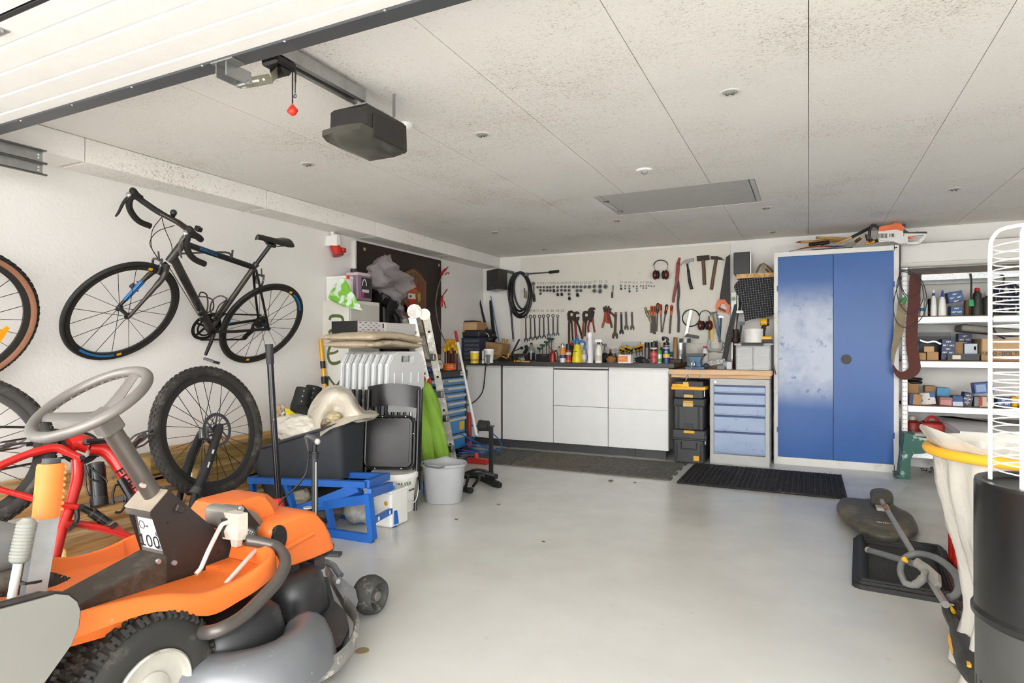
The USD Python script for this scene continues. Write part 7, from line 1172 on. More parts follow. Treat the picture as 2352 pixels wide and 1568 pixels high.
_ord=['top','second','third','fourth'];sock=None;WN=dict(zip('4.5 5 5.5 6 7 8 9 10 11 12 13 14 15 16 18 19 20 21 22 23 26 27 30 32'.split(),'four-and-half five five-and-half six seven eight nine ten eleven twelve thirteen fourteen fifteen sixteen eighteen nineteen twenty twenty-one twenty-two twenty-three twenty-six twenty-seven thirty thirty-two'.split()))
cols=[('9',1235,659,2.6,1,0),('10',1242,659,2.8,3,0),('11',1249.5,659,2.8,2,0),('12',1257.5,659,2.9,2,0),('13',1264.5,659,3.,2,0),('14',1272,658,3.,2,1),('15',1281,659,3.,3,1),('16',1290,658,3.1,3,1),('18',1298.5,658,3.2,2,0),('19',1307.5,658,3.3,4,1),('20',1317.5,658,3.3,1,0),('21',1326,658,3.4,3,1),('22',1334.5,658,3.5,2,0),('23',1344,658,3.5,1,0),('26',1354,658,3.9,1,0),('27',1365.5,657,4.2,2,0),('30',1378.5,657,4.7,2,0),('32',1391,657,4.8,1,0),('13',1426,655.5,2.2,2,1),('12',1436,656,2.1,2,0),('11',1445.5,656,2.,3,1),('10',1455,657,1.9,1,0),('9',1463,657,1.8,3,0),('8',1471.5,656,1.7,1,0),('7',1477.5,656,1.7,2,0),('6',1484.5,656,1.7,2,0),('5.5',1490.5,656,1.6,1,0),('5',1496,657,1.6,1,0),('4.5',1502.5,657,1.6,1,0)]
for ci,(nm,x,y,r,n,lg)in enumerate(cols):
 if ci<18 or nm not in('4.5',):num(nm,x+1,y-8.5-(r-2.5)*.9,4.6 if r>2.5 else 4)
 for k in range(n):
  yy=y+k*(r*2+1.8);p=aY(x,yy,WY);s=r*.0052;long_=lg and k==n-1 and n>1
  Ts=BACK(p)@rot('z',-30 if long_ else 0)@rot('y',35 if long_ else 12)@rot('x',14)@np.diag([s,s,s*(1.5 if long_ else 1),1.])
  side='right' if ci>=18 else 'left';lab=f'{_ord[k]} socket in the column marked {WN[nm]}, {side} group on the tool board'
  if sock is None:
   sock=Thing('socket',lab,'socket','chrome sockets hung on the tool board',T=Ts);sock.add('shell',M().lathe([(1,0),(1,1.5),(.93,1.6),(.68,1.6),(.62,1.2),(.62,.9),(1,0)][:6]+[(.0,.9),(0,0)],16),CHRV);sock.add('bore',M().lathe([(0,.92),(.6,.92),(.6,1.0),(0,1.0)],12),BLK);sock.done()
  else:sock.copy(Ts,lab)
for s,x in(('30',1218),('28',1226.5),('27',1235.5),('26',1246),('25',1258),('24',1269),('23',1281),('22',1292)):num(s,x,713,4.6)
tbd.done()
def spanner(x0,y0,x1,y1,k):
 a,b=aY(x0,y0,WY)[[0,2]],aY(x1,y1,WY)[[0,2]];d=unit(b-a);n_=V(-d[1],d[0]);r=.0225-.0006*k
 g=Point(a).buffer(r,12).difference(Point(a).buffer(r*.58,12));sh=Polygon([a+d*r*.9+n_*.007,a+d*r*.9-n_*.007,b-d*.035-n_*.009,b-d*.035+n_*.009]);R=.027-.0007*k;c=b-d*.012
 jaw=Point(c).buffer(R,14).difference(Polygon([c+d*.055+n_*R*.55,c-d*.002+n_*R*.45,c-d*.002-n_*R*.45,c+d*.055-n_*R*.55]).buffer(.001));o=union_all([g,sh,jaw])
 one('spanner',('%s combination spanner from the left in the hanging row'%['first','second','third','fourth','fifth','sixth','seventh','eighth'][k]),'spanner',M().ext(o,.007,BACK((0,WY-.003,0))),CHRV,30,'combination spanners hung in a row on the tool board')
for k,(x0,y0,x1,y1)in enumerate([(1208,727,1209,784),(1219,727,1219.5,781),(1228,727,1230,779),(1240,726.5,1239.5,777),(1249,726,1250,776),(1259.5,725,1261,772.5),(1270.5,725,1271.5,771),(1281.5,726,1281,770)]):spanner(x0,y0,x1,y1,k)
def W_(x,y,o=.012):return aY(x,y,WY-o)
def wt(pts,r,n=10,o=.012,m=None,sm=4):return(m or M()).tube(spl([W_(x,y,o)for x,y in pts],sm)if len(pts)>2 else[W_(x,y,o)for x,y in pts],r,n)
def wf(pts,t=.012,o=.0,sm=.002):return M().ext(Polygon(P(pts,WY)).buffer(sm).buffer(-sm),t,BACK((0,WY-o,0)))
def tool(name,lab,cat,*parts,group=None):
 t=Thing(name,lab,cat,group)
 for p in parts:t.add(*p)
 return t.done()
tool('torque_wrench','long chrome torque wrench with a black grip, hung level at the board top','wrench',('shaft',wt([(1214,628.5),(1263,625)],.009),CHRV),('head',wf([(1206,629),(1208,634),(1214,634),(1217,627),(1211,626)],.03),CHRV),('grip',wt([(1262,625),(1264,625),(1282,623),(1283,623)],.018,12,sm=2),BLK))
tool('ratchet','ratchet handle with a black grip beside the sockets','ratchet',('head',M().cyl(W_(1225,651,0),W_(1225,651,.03),.022,n=16),IRON),('shaft',wt([(1225.5,655),(1226,675)],.009),CHRV),('grip',wt([(1226,673),(1226.5,680),(1227,690),(1227,693)],[.010]*3+[.016]*6+[.014]*3+[.008]),BLK))
m=M()
for rx,ry,cx_,cy_,ph_ in((26,52,1195,677,0),(23,50,1197,676,.1),(20,44,1196,670,-.1),(24,48,1192,674,.05),(18,42,1198,668,.2)):
 m.tube(spl([W_(cx_+rx*math.cos(a),cy_+ry*math.sin(a+ph_),.02+.012*math.sin(a*2+ph_*9))for a in np.linspace(0,2*math.pi,13)[:-1]],5,True),.0125,8,True)
m.tube(spl([W_(1172,700),(W_(1175,730)),W_(1177,755),W_(1179,778)],5),.011,8);t=Thing('hose','coiled black hose hung at the left edge of the tool board','hose');t.add('coil',m,BLK);t.add('fitting',wt([(1179,778),(1180,784)],.008),C('#8f8a7c',.4,.7));t.done()
tool('hose_coupling','brass and chrome hose coupling pieces hanging inside the coiled hose','coupling',('tube',wt([(1204.5,662),(1205,684)],.009),CHRV),('tube',wt([(1209,668),(1209,686)],.009),C('#a3936a',.35,.8)))
tool('screwdriver','thin screwdriver with a dark red handle between the two socket groups','screwdriver',('blade',wt([(1408.5,655),(1408,663),(1406.5,672)],.007),CHRV),('handle',wt([(1406.5,671),(1406,676),(1406,684)],.011),C('#5a1c18',.4)))
RH=C('#8d2c1f',.45,v=.08);OLD=C('#3a3029',.55,.5,v=.15,vs=30)
def pipewrench(lab,x,y,ye,rr,lean,mt2):
 tool('pipe_wrench',lab,'pipe wrench',('jaw',wf([(x-4,y+22),(x-5,y+6),(x-2,y),(x+5,y-1),(x+8,y+3),(x+8,y+6),(x+3,y+4),(x,y+6),(x+1,y+22)],.03),OLD),('lower_jaw',wf([(x+1,y+13),(x+8,y+11),(x+8,y+16),(x+3,y+26),(x-1,y+26)],.024),OLD),('handle',wt([(x-2,y+20),(x-3+lean*.4,(y+ye)/2),(x-3+lean,ye)],rr),mt2),('second_handle',wt([(x+3,y+24),(x+4+lean,(y+ye)/2+5),(x+6+lean*2.2,ye-3)],rr*.75),OLD),group=None)
pipewrench('leftmost rusty brown pipe wrench on the tool board',1310,714,789,.013,0,C('#4d2a20',.5));pipewrench('pipe wrench with a red painted handle, second from the left',1323,716,782,.014,4,RH);pipewrench('pipe wrench with worn orange handle, third from the left',1344,715,775,.012,-3,C('#8d4a2b',.5))
tool('water_pump_pliers','water pump pliers with red handles right of the pipe wrenches','pliers',('jaws',wf([(1352,735),(1352,712),(1357,706),(1366,706),(1368,711),(1362,712),(1366,716),(1364,728),(1358,740)],.028),OLD),('handle',wt([(1355,734),(1351,750),(1352,765)],.010),RH),('handle',wt([(1361,728),(1363,745),(1366,763)],.010),RH))
def pliers(lab,cx_,cy_,tip,h1,h2,mt_,jaw=IRON):tool('pliers',lab,'pliers',('jaws',wt([(cx_,cy_),((cx_+tip[0])/2,(cy_+tip[1])/2),tip],[.014]*4+[.011]*4+[.004],o=.018),jaw),('handle',wt([(cx_,cy_),h1[0],h1[1]],[.010]*5+[.012]*3+[.009],o=.015),mt_),('handle',wt([(cx_,cy_),h2[0],h2[1]],[.010]*5+[.012]*3+[.009],o=.022),mt_),group='pliers hung in a bunch on the tool board')
pliers('pliers with long orange-brown handles reaching lowest left in the bunch',1390,716,(1386,705),((1388,733),(1383,753)),((1393,733),(1395,742)),C('#a3552b',.5));pliers('pliers with yellow-tipped dark handles, lowest right in the bunch',1397,718,(1398,702),((1402,735),(1405,753)),((1396,730),(1394,738)),C('#5a4a22',.5));pliers('pliers with bright red handles in the middle of the bunch',1394,717,(1391,702),((1396,730),(1400,743)),((1392,728),(1390,738)),C('#c22a20',.45));pliers('pliers with red and purple handles pointing right in the bunch',1399,714,(1404,708),((1408,722),(1413,728)),((1398,728),(1402,738)),C('#7b2030',.45))
for lab,x,y0,y1,lean,w,col in(('largest adjustable wrench, leftmost of four, brownish',1415,717,777,-2,6.2,'#4a3f33'),('second adjustable wrench from the left, black',1427,717,767,1,4.6,'#2d2a28'),('third adjustable wrench from the left',1438,716,757,1,4.6,'#4d4843'),('smallest adjustable wrench, rightmost of four',1451.5,716,757,1,4.4,'#4b4742')):
 xe=x+lean;wl=w*.42;o=Polygon(P([(x-wl,y0),(x+wl,y0),(xe+wl,y1-w*2.4),(xe+w,y1-w*1.5),(xe+w,y1),(xe+w*.45,y1),(xe+w*.35,y1-w*.9),(xe-w*.3,y1-w*.8),(xe-w*.45,y1+w*.1),(xe-w*1.05,y1-w*.3),(xe-w,y1-w*1.4),(xe-wl,y1-w*2.4)],WY)).buffer(.003).buffer(-.002).difference(Point(P([(x,y0+2.6)],WY)[0]).buffer(.007));one('adjustable_wrench',lab,'adjustable wrench',M().ext(o,.012,BACK((0,WY,0))),C(col,.45,.6,v=.12,vs=30),30,'adjustable wrenches hung on the tool board')
one('locking_pliers','pair of dull metal locking pliers left of the orange-handled files','pliers',wt([(1482,706),(1485,716),(1490,728),(1496,742)],[.012]*4+[.016]*4+[.010]*4+[.006],m=wt([(1489,712),(1492,720),(1496,738)],.010)),C('#8a8069',.4,.7,v=.15,vs=30))
OH=C('#d9652a',.45,v=.08)
for lab,x,y0,x1,y1,r,col in(('flat file with an orange handle, leftmost of the row',1496.5,702,1496.5,764,.012,1),('wide flat file with an orange-black handle, second of the row',1503,702,1503,767,.013,1),('round file with a black-orange handle, third of the row',1511,696,1508,761,.007,0),('thin round file with an orange handle, fourth of the row',1517.5,698,1519,763,.006,1),('slanting thin file with a black handle, fifth of the row',1532,699,1521,763,.006,0),('flat file with an orange-black handle, rightmost of the row',1543,700,1538,766,.010,1)):
 xm_,ym_=x+(x1-x)*.36,y0+(y1-y0)*.36;t=Thing('file',lab,'file','files with orange and black handles');t.add('blade',M().tube([W_(xm_,ym_),W_(x1,y1)],1.,4,flat=(r,r*.35),up=(1,0,0)),IRON);t.add('handle',wt([(x,y0),(x+(xm_-x)*.3,y0+(ym_-y0)*.3),(x+(xm_-x)*.8,y0+(ym_-y0)*.8),(xm_,ym_)],[.010,.014,.016,.017,.016,.015,.014,.0135,.013,.012,.011,.011,.010]),OH if col else BLK);t.add('handle_inlay',wt([(x+.6,y0+3),(x+(xm_-x)*.6+.6,y0+(ym_-y0)*.6)],.007,o=.024),BLK if col else OH);t.done()
def muffs(lab,cx_,cy_,w,cup,Yo=.03):
 t=Thing('ear_muffs',lab,'ear muffs');t.add('band',M().tube(spl([W_(cx_+w*math.cos(a),cy_-26-12*math.sin(a),Yo)for a in np.linspace(math.pi,0,9)],4),1.,8,flat=(.012,.004),up=(0,1,0)),BLK)
 for s in(-1,1):t.add('fork',M().tube([W_(cx_+s*w,cy_-26,Yo),W_(cx_+s*w*.75,cy_-8,Yo)],.003,6),CHRV);q=W_(cx_+s*w*.62,cy_-4,Yo+.01);t.add('cup',M().sph(q+V(s*.012,-.01,0),(.030,.038,.052),10),cup);t.add('cushion',M().sph(q+V(-s*.016,-.01,0),(.018,.036,.048),10),BLK)
 return t.done()
CUP=C('#5c1a1c',.3,v=.05);muffs('dark red ear muffs with a black headband, upper pair on the tool board',1518,635,16,CUP)
one('strap_wrench','long red-brown bolt tool hung left of the claw hammer','hand tool',wt([(1546,695),(1549,675),(1554,648),(1556,630),(1558,605),(1561,592)],[.008]+[.013]*8+[.017]*8+[.012]*4,4,m=wf([(1552,640),(1560,636),(1558,650),(1552,652)],.022)),C('#8a2f20',.45,v=.1));one('black_strap','narrow black strap hanging below the red-brown tool','strap',M().tube(spl([W_(x,y)for x,y in((1557,645),(1559,670),(1557,700),(1559,730),(1558,763))],5),1.,4,flat=(.013,.0015),up=(1,0,0)),BLK)
WHD=WOOD('#6f5640','#4c3828',2,2.5,.6)
def hammer(lab,head,hmat,pts,r,mt_):tool('hammer',lab,'hammer',('handle',wt(pts,r),mt_),('head',wf(head,.028,.0),hmat))
hammer('claw hammer with a chrome head and black rubber grip',[(1564,610),(1570,600),(1578,596),(1587,594),(1593,593),(1593,600),(1585,601),(1581,606),(1575,605),(1570,604)],CHRV,[(1578,604),(1581,622),(1584,645),(1589,664)],[.010]*4+[.014]*4+[.016]*4+[.017],BLK);hammer('square-headed sledge hammer with a brown wooden handle',[(1601,589),(1629,586),(1630,597),(1602,600)],OLD,[(1615,597),(1617,625),(1618,654)],.018,WHD);hammer('bricklayer hammer with a pointed head and worn wooden handle',[(1633,589),(1648,589),(1657,592),(1664,598),(1655,597),(1634,596)],OLD,[(1645,595),(1640,625),(1634,665)],.017,WHD)
tool('hand_saw','hand saw with black blade and orange handle at the right edge of the tool board','saw',('blade',wf([(1677,584),(1668,591),(1652,692),(1677,700)],.003,.01),C('#242120',.5,.2)),('handle',M().ext(Polygon(P([(1650,689),(1665,689),(1677,706),(1673,721),(1646,712),(1645,706)],WY)).buffer(.004).difference(Polygon(P([(1656,698),(1664,698),(1671,708),(1668,712),(1654,706)],WY))),.024,BACK((0,WY-.0,0))),C('#e06a24',.4)),('grip',wf([(1652,705),(1668,713),(1667,717),(1650,710)],.028),BLK))
# ---- right part: levels, squares, second muffs and more
t=Thing('spirit_level','grey aluminium spirit level with green vials standing behind the black bar','spirit level');a,b=aY(1679,671,6.56),aY(1690,840,6.56);t.add('profile',M().box((a[0],6.56,BT+.001),(a[0]+.052,6.585,a[2]),.002),C('#aeb3b2',.4,.5))
for y in(686,828):c_=aY(1684,y,6.56);t.add('vial',M().cyl((a[0]+.026,6.556,c_[2]),(a[0]+.026,6.562,c_[2]),.021,n=18),C('#7d8550',.25))
t.done()
one('black_bar','long black perforated steel bar leaning against the wall right of the tool board','steel bar',M().ext(Polygon(P([(1687,699),(1692,698),(1690,725),(1670,830),(1658,828),(1668,770)],6.50)),.012,BACK((0,6.50,0))),C('#1f1d1c',.5,.3,v=.2,vs=40,c2='#8a8074',thr=(.66,.70),s2=60.))
tool('try_square','white steel try square with a dark stock hung over the black ring','square',('blade',wf([(1585,711),(1592,712),(1580,768),(1573,772)],.003,.025),C('#d9d9d6',.35,.3)),('stock',wf([(1573,773),(1579,766),(1607,771),(1606,778)],.02,.02),C('#4b4a48',.5,.3)));c_=W_(1587,730,.01);t=Thing('spoked_ring','thin black ring with three spokes behind the try square','ring');t.add('ring',M().tor(.088,.006,36,8,BACK(c_)),BLK)
for k in range(3):t.add('spoke',M().tube([c_,c_+V(math.cos(k*2.09+.6)*.085,0,math.sin(k*2.09+.6)*.085)],.004,6),WPL)
t.done()
muffs('dark red ear muffs, lower pair hanging beside the try square',1620,751,13,CUP,.05)
tool('hacksaw','grey hacksaw with yellow and blue tools hanging in its frame','saw',('frame',M().tube([W_(1632,720,.05),W_(1648,716,.05)],.009).tube([W_(1636,720,.05),W_(1655,790,.05)],.008).tube([W_(1628,725,.05),W_(1630,795,.05)],.008),C('#7f8386',.4,.5)),('handle',M().tube(spl([W_(x,y,.05)for x,y in((1629,780),(1628,800),(1640,804),(1655,802),(1656,785))],5),.014),C('#b7b8b8',.4)))
one('yellow_level','narrow yellow spirit level hanging in the hacksaw frame','spirit level',wf([(1634,724),(1641,722),(1638,783),(1632,784),(1629,770)],.012,.03),C('#d9b824',.4,v=.1));one('blue_pole','slim blue-grey bar hanging beside the yellow level','bar',wf([(1646,718),(1650,722),(1656,782),(1652,785)],.01,.03),C('#3a5580',.45))
hammer('small hammer with a blue-grey handle right of the hacksaw',[(1648,727),(1656,724),(1662,727),(1665,731),(1657,730),(1649,730)],CHRV,[(1656,728),(1655,750),(1652,785)],.009,C('#31465a',.5));one('hose_loop','short chrome flexible hose loop below the hacksaw','hose',wt([(1628,808),(1640,806),(1652,808),(1660,806),(1664,795),(1660,788)],.009),C('#9b9b98',.35,.6))
# ---- speakers, shelf, cloth
t=Thing('speaker','black loudspeaker mounted in the left back corner','speaker');a,b,c_=aY(1118,614,6.30),aY(1144,614,6.16),aY(1165,620,6.36);zt_,zb_=aY(1144,616,6.16)[2],aY(1144,663,6.16)[2]
ring=[(a[0],a[1]),(b[0],b[1]),(c_[0],c_[1]),(a[0]+c_[0]-b[0],a[1]+c_[1]-b[1])];t.add('case',M().loft([[(x,y,z)for x,y in ring]for z in(zb_,zt_)]),C('#0f0f10',.3));t.add('bracket',M().box((c_[0]-.08,6.45,zt_-.01),(c_[0]-.05,YB,zt_+.02),.003),GREYP);t.add('badge',M().cb(((a[0]+b[0])/2,(a[1]+b[1])/2-.002,zb_+.02),(.03,.004,.008),.001),GREYP);t.done()
SHW_=6.36;SZs=aY(1735,627,SHW_)[2]
t=Thing('speaker','black loudspeaker standing on the wooden wall shelf, left of the blue cabinet','speaker');a,b=aY(1685,600,SHW_+.04),aY(1722,600,SHW_+.04);t.add('case',M().box((a[0],SHW_+.04,SZs+.001),(b[0],YB-.03,aY(1703,579,SHW_+.04)[2]),.004),C('#0d0d0e',.35));t.add('white_side',M().box((b[0],SHW_+.05,SZs+.001),(b[0]+.012,YB-.03,aY(1703,579,SHW_+.04)[2]-.004),.002),WPL);t.done()
t=Thing('wall_shelf','small pale wooden wall shelf with white bracket left of the blue cabinet','shelf');a,b=aY(1691,632,SHW_),aY(1777,632,SHW_);t.add('board',M().box((a[0],SHW_,SZs-.048),(b[0]+.03,YB,SZs),.003),PINE);u0=aY(1693,700,SHW_+.1)[0];t.add('bracket',M().box((u0,SHW_+.10,aY(1693,715,SHW_+.1)[2]),(u0+.014,YB,SZs-.05),.002).box((u0,SHW_+.02,aY(1693,720,SHW_+.1)[2]),(u0+.085,YB,aY(1693,714,SHW_+.1)[2]),.002),WPL);t.done()
one('clamp_tool','olive-brown metal clamp lying on the wooden wall shelf','clamp',M().tube(spl([aY(x,y,SHW_+.06)for x,y in((1738,626),(1745,610),(1752,607))],4),.010).tube(spl([aY(x,y,SHW_+.06)for x,y in((1750,608),(1760,614),(1772,626))],4),.024,10).cyl(aY(1754,613,SHW_+.02),aY(1754,613,SHW_+.08),.028),C('#77694f',.5,.4,v=.15))
def checked():
 n={'t':('texture_coordinate',{}),'b':('brick_texture',{'offset':0.,'scale':22.,'mortar_size':.035,'brick_width':.5,'row_height':.5,'color1':lin('#17161b'),'color2':lin('#1c1b22'),'mortar':lin('#77777c')}),'mp':('mapping',{'rotation':(math.pi/2,0,.1)}),'p':('principled_bsdf',{'roughness':.9})}
 return look(n,[('t.object','mp.vector'),('mp.vector','b.vector'),('b.color','p.base_color')],'p.BSDF')
gp=[[(1700,640),(1720,638),(1750,637),(1780,636)],[(1686,659),(1715,665),(1748,668),(1780,668)],[(1700,688),(1722,695),(1752,700),(1780,698)],[(1707,712),(1728,718),(1755,718),(1780,712)],[(1711,738),(1732,732),(1757,728),(1780,722)]]
G=np.array([[aY(x,y,SHW_-.03+.02*((j+i)%2))for j,(x,y)in enumerate(r)]for i,r in enumerate(gp)]);G=np.array([spl(r,5)for r in G]);G=np.array([spl(G[:,j],5)for j in range(G.shape[1])]).transpose(1,0,2)
one('checked_cloth','dark checked cloth hanging from the wooden wall shelf','cloth',M().sheet(G,.004),checked(),True);one('dark_bottle','dark bottle in the shadow behind the checked cloth','bottle',M().lathe([(0,0),(.028,0),(.03,.08),(.012,.12),(.012,.14),(0,.14)],16,mv(u0+.045,SHW_+.10,aY(1693,713,SHW_+.1)[2])),C('#1d2127',.3))
# ---- on the beech workbench
def wb(x,yb,Z=None):p=aZ(x,yb,BT if Z is None else Z);p[1]=min(p[1],6.52);return aY(x,yb,p[1])*V(1,1,0)+V(0,0,BT if Z is None else Z),depth(p)/F
VBL=C('#285a80',.38,.1,v=.06);p,s=wb(1598,847);t=Thing('bench_vise','blue bench vise clamped on the workbench corner','vise')
t.add('base',M().loft([[p+V(x*k,y*k,z)for x,y in((-.09,-.06),(.09,-.06),(.09,.10),(-.09,.10))]for z,k in((0,1),(.02,1),(.03,.7))]),VBL);t.add('body',M().loft([[p+V(x,y,z)for x,y in((-w,-.05),(w,-.05),(w,.10),(-w,.10))]for z,w in((.025,.055),(.07,.045),(.115,.06),(.135,.085),(.15,.085))]),VBL);t.add('jaw',M().box(p+V(-.088,-.062,.122),p+V(.088,-.048,.152),.003).box(p+V(-.088,-.02,.122),p+V(.088,-.005,.152),.003),C('#4b4d50',.5,.4));e_=aD(1592,836,depth(p)-.10);t.add('screw',M().cyl(e_+V(0,.16,0),e_+V(0,-.01,0),.018),CHRV);t.add('handle',M().tube([aD(1594,828,depth(e_)-.02),aD(1567,893,depth(e_)-.06)],.006,8),CHROME);t.add('swivel',M().sph(p+V(.10,.0,.03),(.03,.04,.03),8),C('#3a4652',.5));t.done()
one('paper_roll','white paper-covered mug-shaped roll behind the vise','roll',M().lathe([(0,0),(.055,0),(.057,.02),(.05,.10),(.042,.122),(.03,.128),(0,.128)],24,mv(*(aY(1597,812,6.42)*V(1,1,0)+V(0,0,BT)))),C('#e4e0d8',.7,v=.03))
def can(name,lab,cat,x0,x1,yt,yb,Z,body,cap=None,ch=0,cw_=.8,bands=(),prof=None,group=None,top=None):
 """a bottle or can standing on height Z: px limits in the photograph; bands: (from, to, colour) as fractions of the body height"""
 p,s=wb((x0+x1)/2,yb,Z);r=(x1-x0)/2*s;h=(yb-yt)*s;H=h*(1-ch);T=mv(*p);t=Thing(name,lab,cat,group)
 pf=prof or[(0,0),(.95,0),(1,.02),(1,.93),(.85,.985),(.8,1),(0,1)];t.add('body',M().lathe([(q*r,z*H)for q,z in pf],24,T),body)
 rad=lambda z:float(np.interp(z,[q[1]for q in pf[1:-1]],[q[0]for q in pf[1:-1]]))
 for f0,f1,col in bands:t.add('label_band',M().lathe([(rad(f0)*r*.9,f0*H),(rad(f0)*r+.0012,f0*H),(rad(f1)*r+.0012,f1*H),(rad(f1)*r*.9,f1*H)],24,T,ring=True),C(col,.45)if isinstance(col,str)else col)
 if cap:t.add('cap',M().lathe([(0,H*.99),(r*cw_,H*.99),(r*cw_,h*.97),(r*cw_*.9,h),(0,h)],20,T),cap)
 return t,p,s,r,h
BPF=[(0,0),(.95,0),(1,.02),(1,.62),(.85,.76),(.4,.92),(.36,1),(0,1)]
can('spray_can','white spray can with a red cap on the workbench behind the vise','spray can',1611,1627,793,843,BT,WPL,C('#b02a2a',.4),.1,.45,[(.15,.7,'#e3dcdc')],[(0,0),(.95,0),(1,.02),(1,.72),(.7,.9),(.45,.98),(.45,1),(0,1)])[0].done()
p,s=wb(1644,836);t=Thing('power_strip','white power strip with three sockets leaning on the wall over the workbench','power strip');FPs=frame(aY(1644,833,6.48),(1,0,.18),(-.18,.35,1));t.add('case',M().rb((-.105,-.028,-.02),(.095,.028,.02),.008,3,FPs),WPL)
for k in(-.07,-.005,.06):t.add('socket_outlet',M().lathe([(.014,.016),(.019,.0215),(.021,.0215),(.021,.018)],18,FPs@mv(k,0,0),ring=True).cyl((k-.006,0,.0),(k-.006,0,.0206),.0025,n=6,T=FPs).cyl((k+.006,0,0),(k+.006,0,.0206),.0025,n=6,T=FPs),GREYP)
t.done();one('red_strip','flat red strip lying behind the spray can on the workbench','strip',M().box((p[0]-.10,6.30,BT),(p[0]+.06,6.36,BT+.012),.002),C('#a3241f',.5));p,s=wb(1664,848);t=Thing('jaw_block','grey block and pale upright plates on the workbench','block');t.add('block',M().box(p+V(-.065,-.02,0),p+V(.005,.03,.035),.003),C('#7d8388',.45));t.add('plate',M().box(p+V(.02,-.01,0),p+V(.07,.03,.075),.003),C('#cfd0da',.4));t.add('roll',M().cyl(p+V(-.01,.04,.042),p+V(.02,.04,.042),.04,n=20),C('#a8aaad',.4));t.done()
q=aY(1689,840,6.36);t=Thing('wheel_wrench','heavy rusty brown tube wrench standing on the workbench by the plastic box','wrench');t.add('tube',M().lathe([(0,0),(.032,0),(.03,.06),(.026,.22),(.026,.26),(.042,.265),(.042,.31),(.03,.315),(.028,.39),(0,.39)],20,mv(q[0],6.40,BT)),C('#3d2d24',.55,.4,v=.15));t.add('rod',M().tube([(q[0],6.40,BT+.38),(q[0]+.03,6.42,BT+.62)],.006,8),IRON);t.done()
one('open_wrench','blue-grey wrench with a hooked head standing right of the tube wrench','wrench',M().tube([aY(1698,780,6.45),aY(1703,745,6.47)],.011,8).ext(P([(1698,738),(1712,739),(1710,746),(1698,747)],6.46),.02,BACK((0,6.46,0))),C('#46525c',.45,.4))
p0,s=wb(1695,848);p1_,s=wb(1776,849);PBx=(p0[0],6.03,BT+.001),(p1_[0]-.01,6.36,aY(1735,787,6.03)[2]);t=Thing('storage_box','clear plastic storage box full of white papers with a black lid, on the workbench','storage box')
CP=CLEAR('#cfd2d4',.25,.1);lo_b,hi_b=V(*PBx[0]),V(*PBx[1]);t.add('wall',M().box(lo_b,(hi_b[0],lo_b[1]+.003,hi_b[2]-.02),.001).box(lo_b,(lo_b[0]+.003,hi_b[1],hi_b[2]-.02),.001).box((hi_b[0]-.003,lo_b[1],lo_b[2]),(hi_b[0],hi_b[1],hi_b[2]-.02),.001),CP);t.add('lid',M().box((lo_b[0]-.015,lo_b[1]-.012,hi_b[2]-.022),(hi_b[0]+.015,hi_b[1]+.01,hi_b[2]-.006),.004),C('#b9bbbc',.4));t.add('lid_grip',M().box((lo_b[0]+.05,lo_b[1]-.016,hi_b[2]-.026),(hi_b[0]-.06,lo_b[1]+.10,hi_b[2]),.004),C('#2a2b2d',.5));t.done()
xw=(hi_b[0]-lo_b[0])/2-.006;m=None;rr_=random.Random(3)
for k in range(2):
 m=M();z=BT+.006
 while z<hi_b[2]-.045:th=rr_.uniform(.004,.011);m.box((lo_b[0]+.007+k*xw+rr_.uniform(0,.006),lo_b[1]+.006+rr_.uniform(0,.008),z),(lo_b[0]+k*xw+xw-rr_.uniform(0,.005),hi_b[1]-.01,z+th*.85),.0008);z+=th
 t=Thing('paper_stack',('left','right')[k]+' stack of white paper bundles inside the clear storage box','papers');t.add('bundles',m,C('#e9e9e8',.6,v=.02),False);t.done()
t=can('bucket','small white bucket with a wire handle on the plastic storage box','bucket',1709,1752,755,787,hi_b[2],C('#e3e2df',.4),prof=[(0,0),(.94,0),(.95,.02),(1,.98),(1,1),(0,1)])[0];t.add('wire',M().tube(spl([aY(x,y,6.0)for x,y in((1717,761),(1725,768),(1740,774))],4),.002,5),IRON);t.done()
dp=aY(1754,785,6.02);dz_=hi_b[2]+.001;DK=lambda x,y:aY(x,y,6.03);t=Thing('cordless_drill','yellow and black cordless drill standing on the plastic storage box','drill');t.add('battery',M().rb((dp[0]-.07,5.98,dz_),(dp[0]+.075,6.08,dz_+.03),.01,3),BLK);t.add('battery_case',M().rb((dp[0]-.065,5.985,dz_+.02),(dp[0]+.07,6.075,dz_+.06),.012,3),C('#e2ad1b',.42));t.add('grip',M().tube(spl([DK(1752,774),DK(1752,762),DK(1755,750),DK(1758,745)],4),.022,12,flat=(1,1.2)),BLK);t.add('motor',M().tube([DK(1746,739.5),DK(1748,739.5),DK(1762,740)],[.026,.034,.034],16),C('#e2ad1b',.42));t.add('rear_cap',M().tube([DK(1762,740),DK(1766,740),DK(1767,740)],[.033,.033,.024],16),BLK);t.add('trigger',M().cb(DK(1760,751),(.012,.02,.03),.004),C('#e2ad1b',.42));t.done()
one('stone','smooth brown pebble at the front of the plastic storage box','stone',M().blob(wb(1750,849)[0]+V(0,-.02,.028),(.06,.035,.029),.06,1,2,3),C('#8d7a62',.7,v=.12,vs=12),True);one('pry_bar','small grey metal bar leaning between workbench and blue cabinet','bar',M().tube([aY(1776,838,6.0),aY(1782,860,5.97)],.007,8),GREYP)
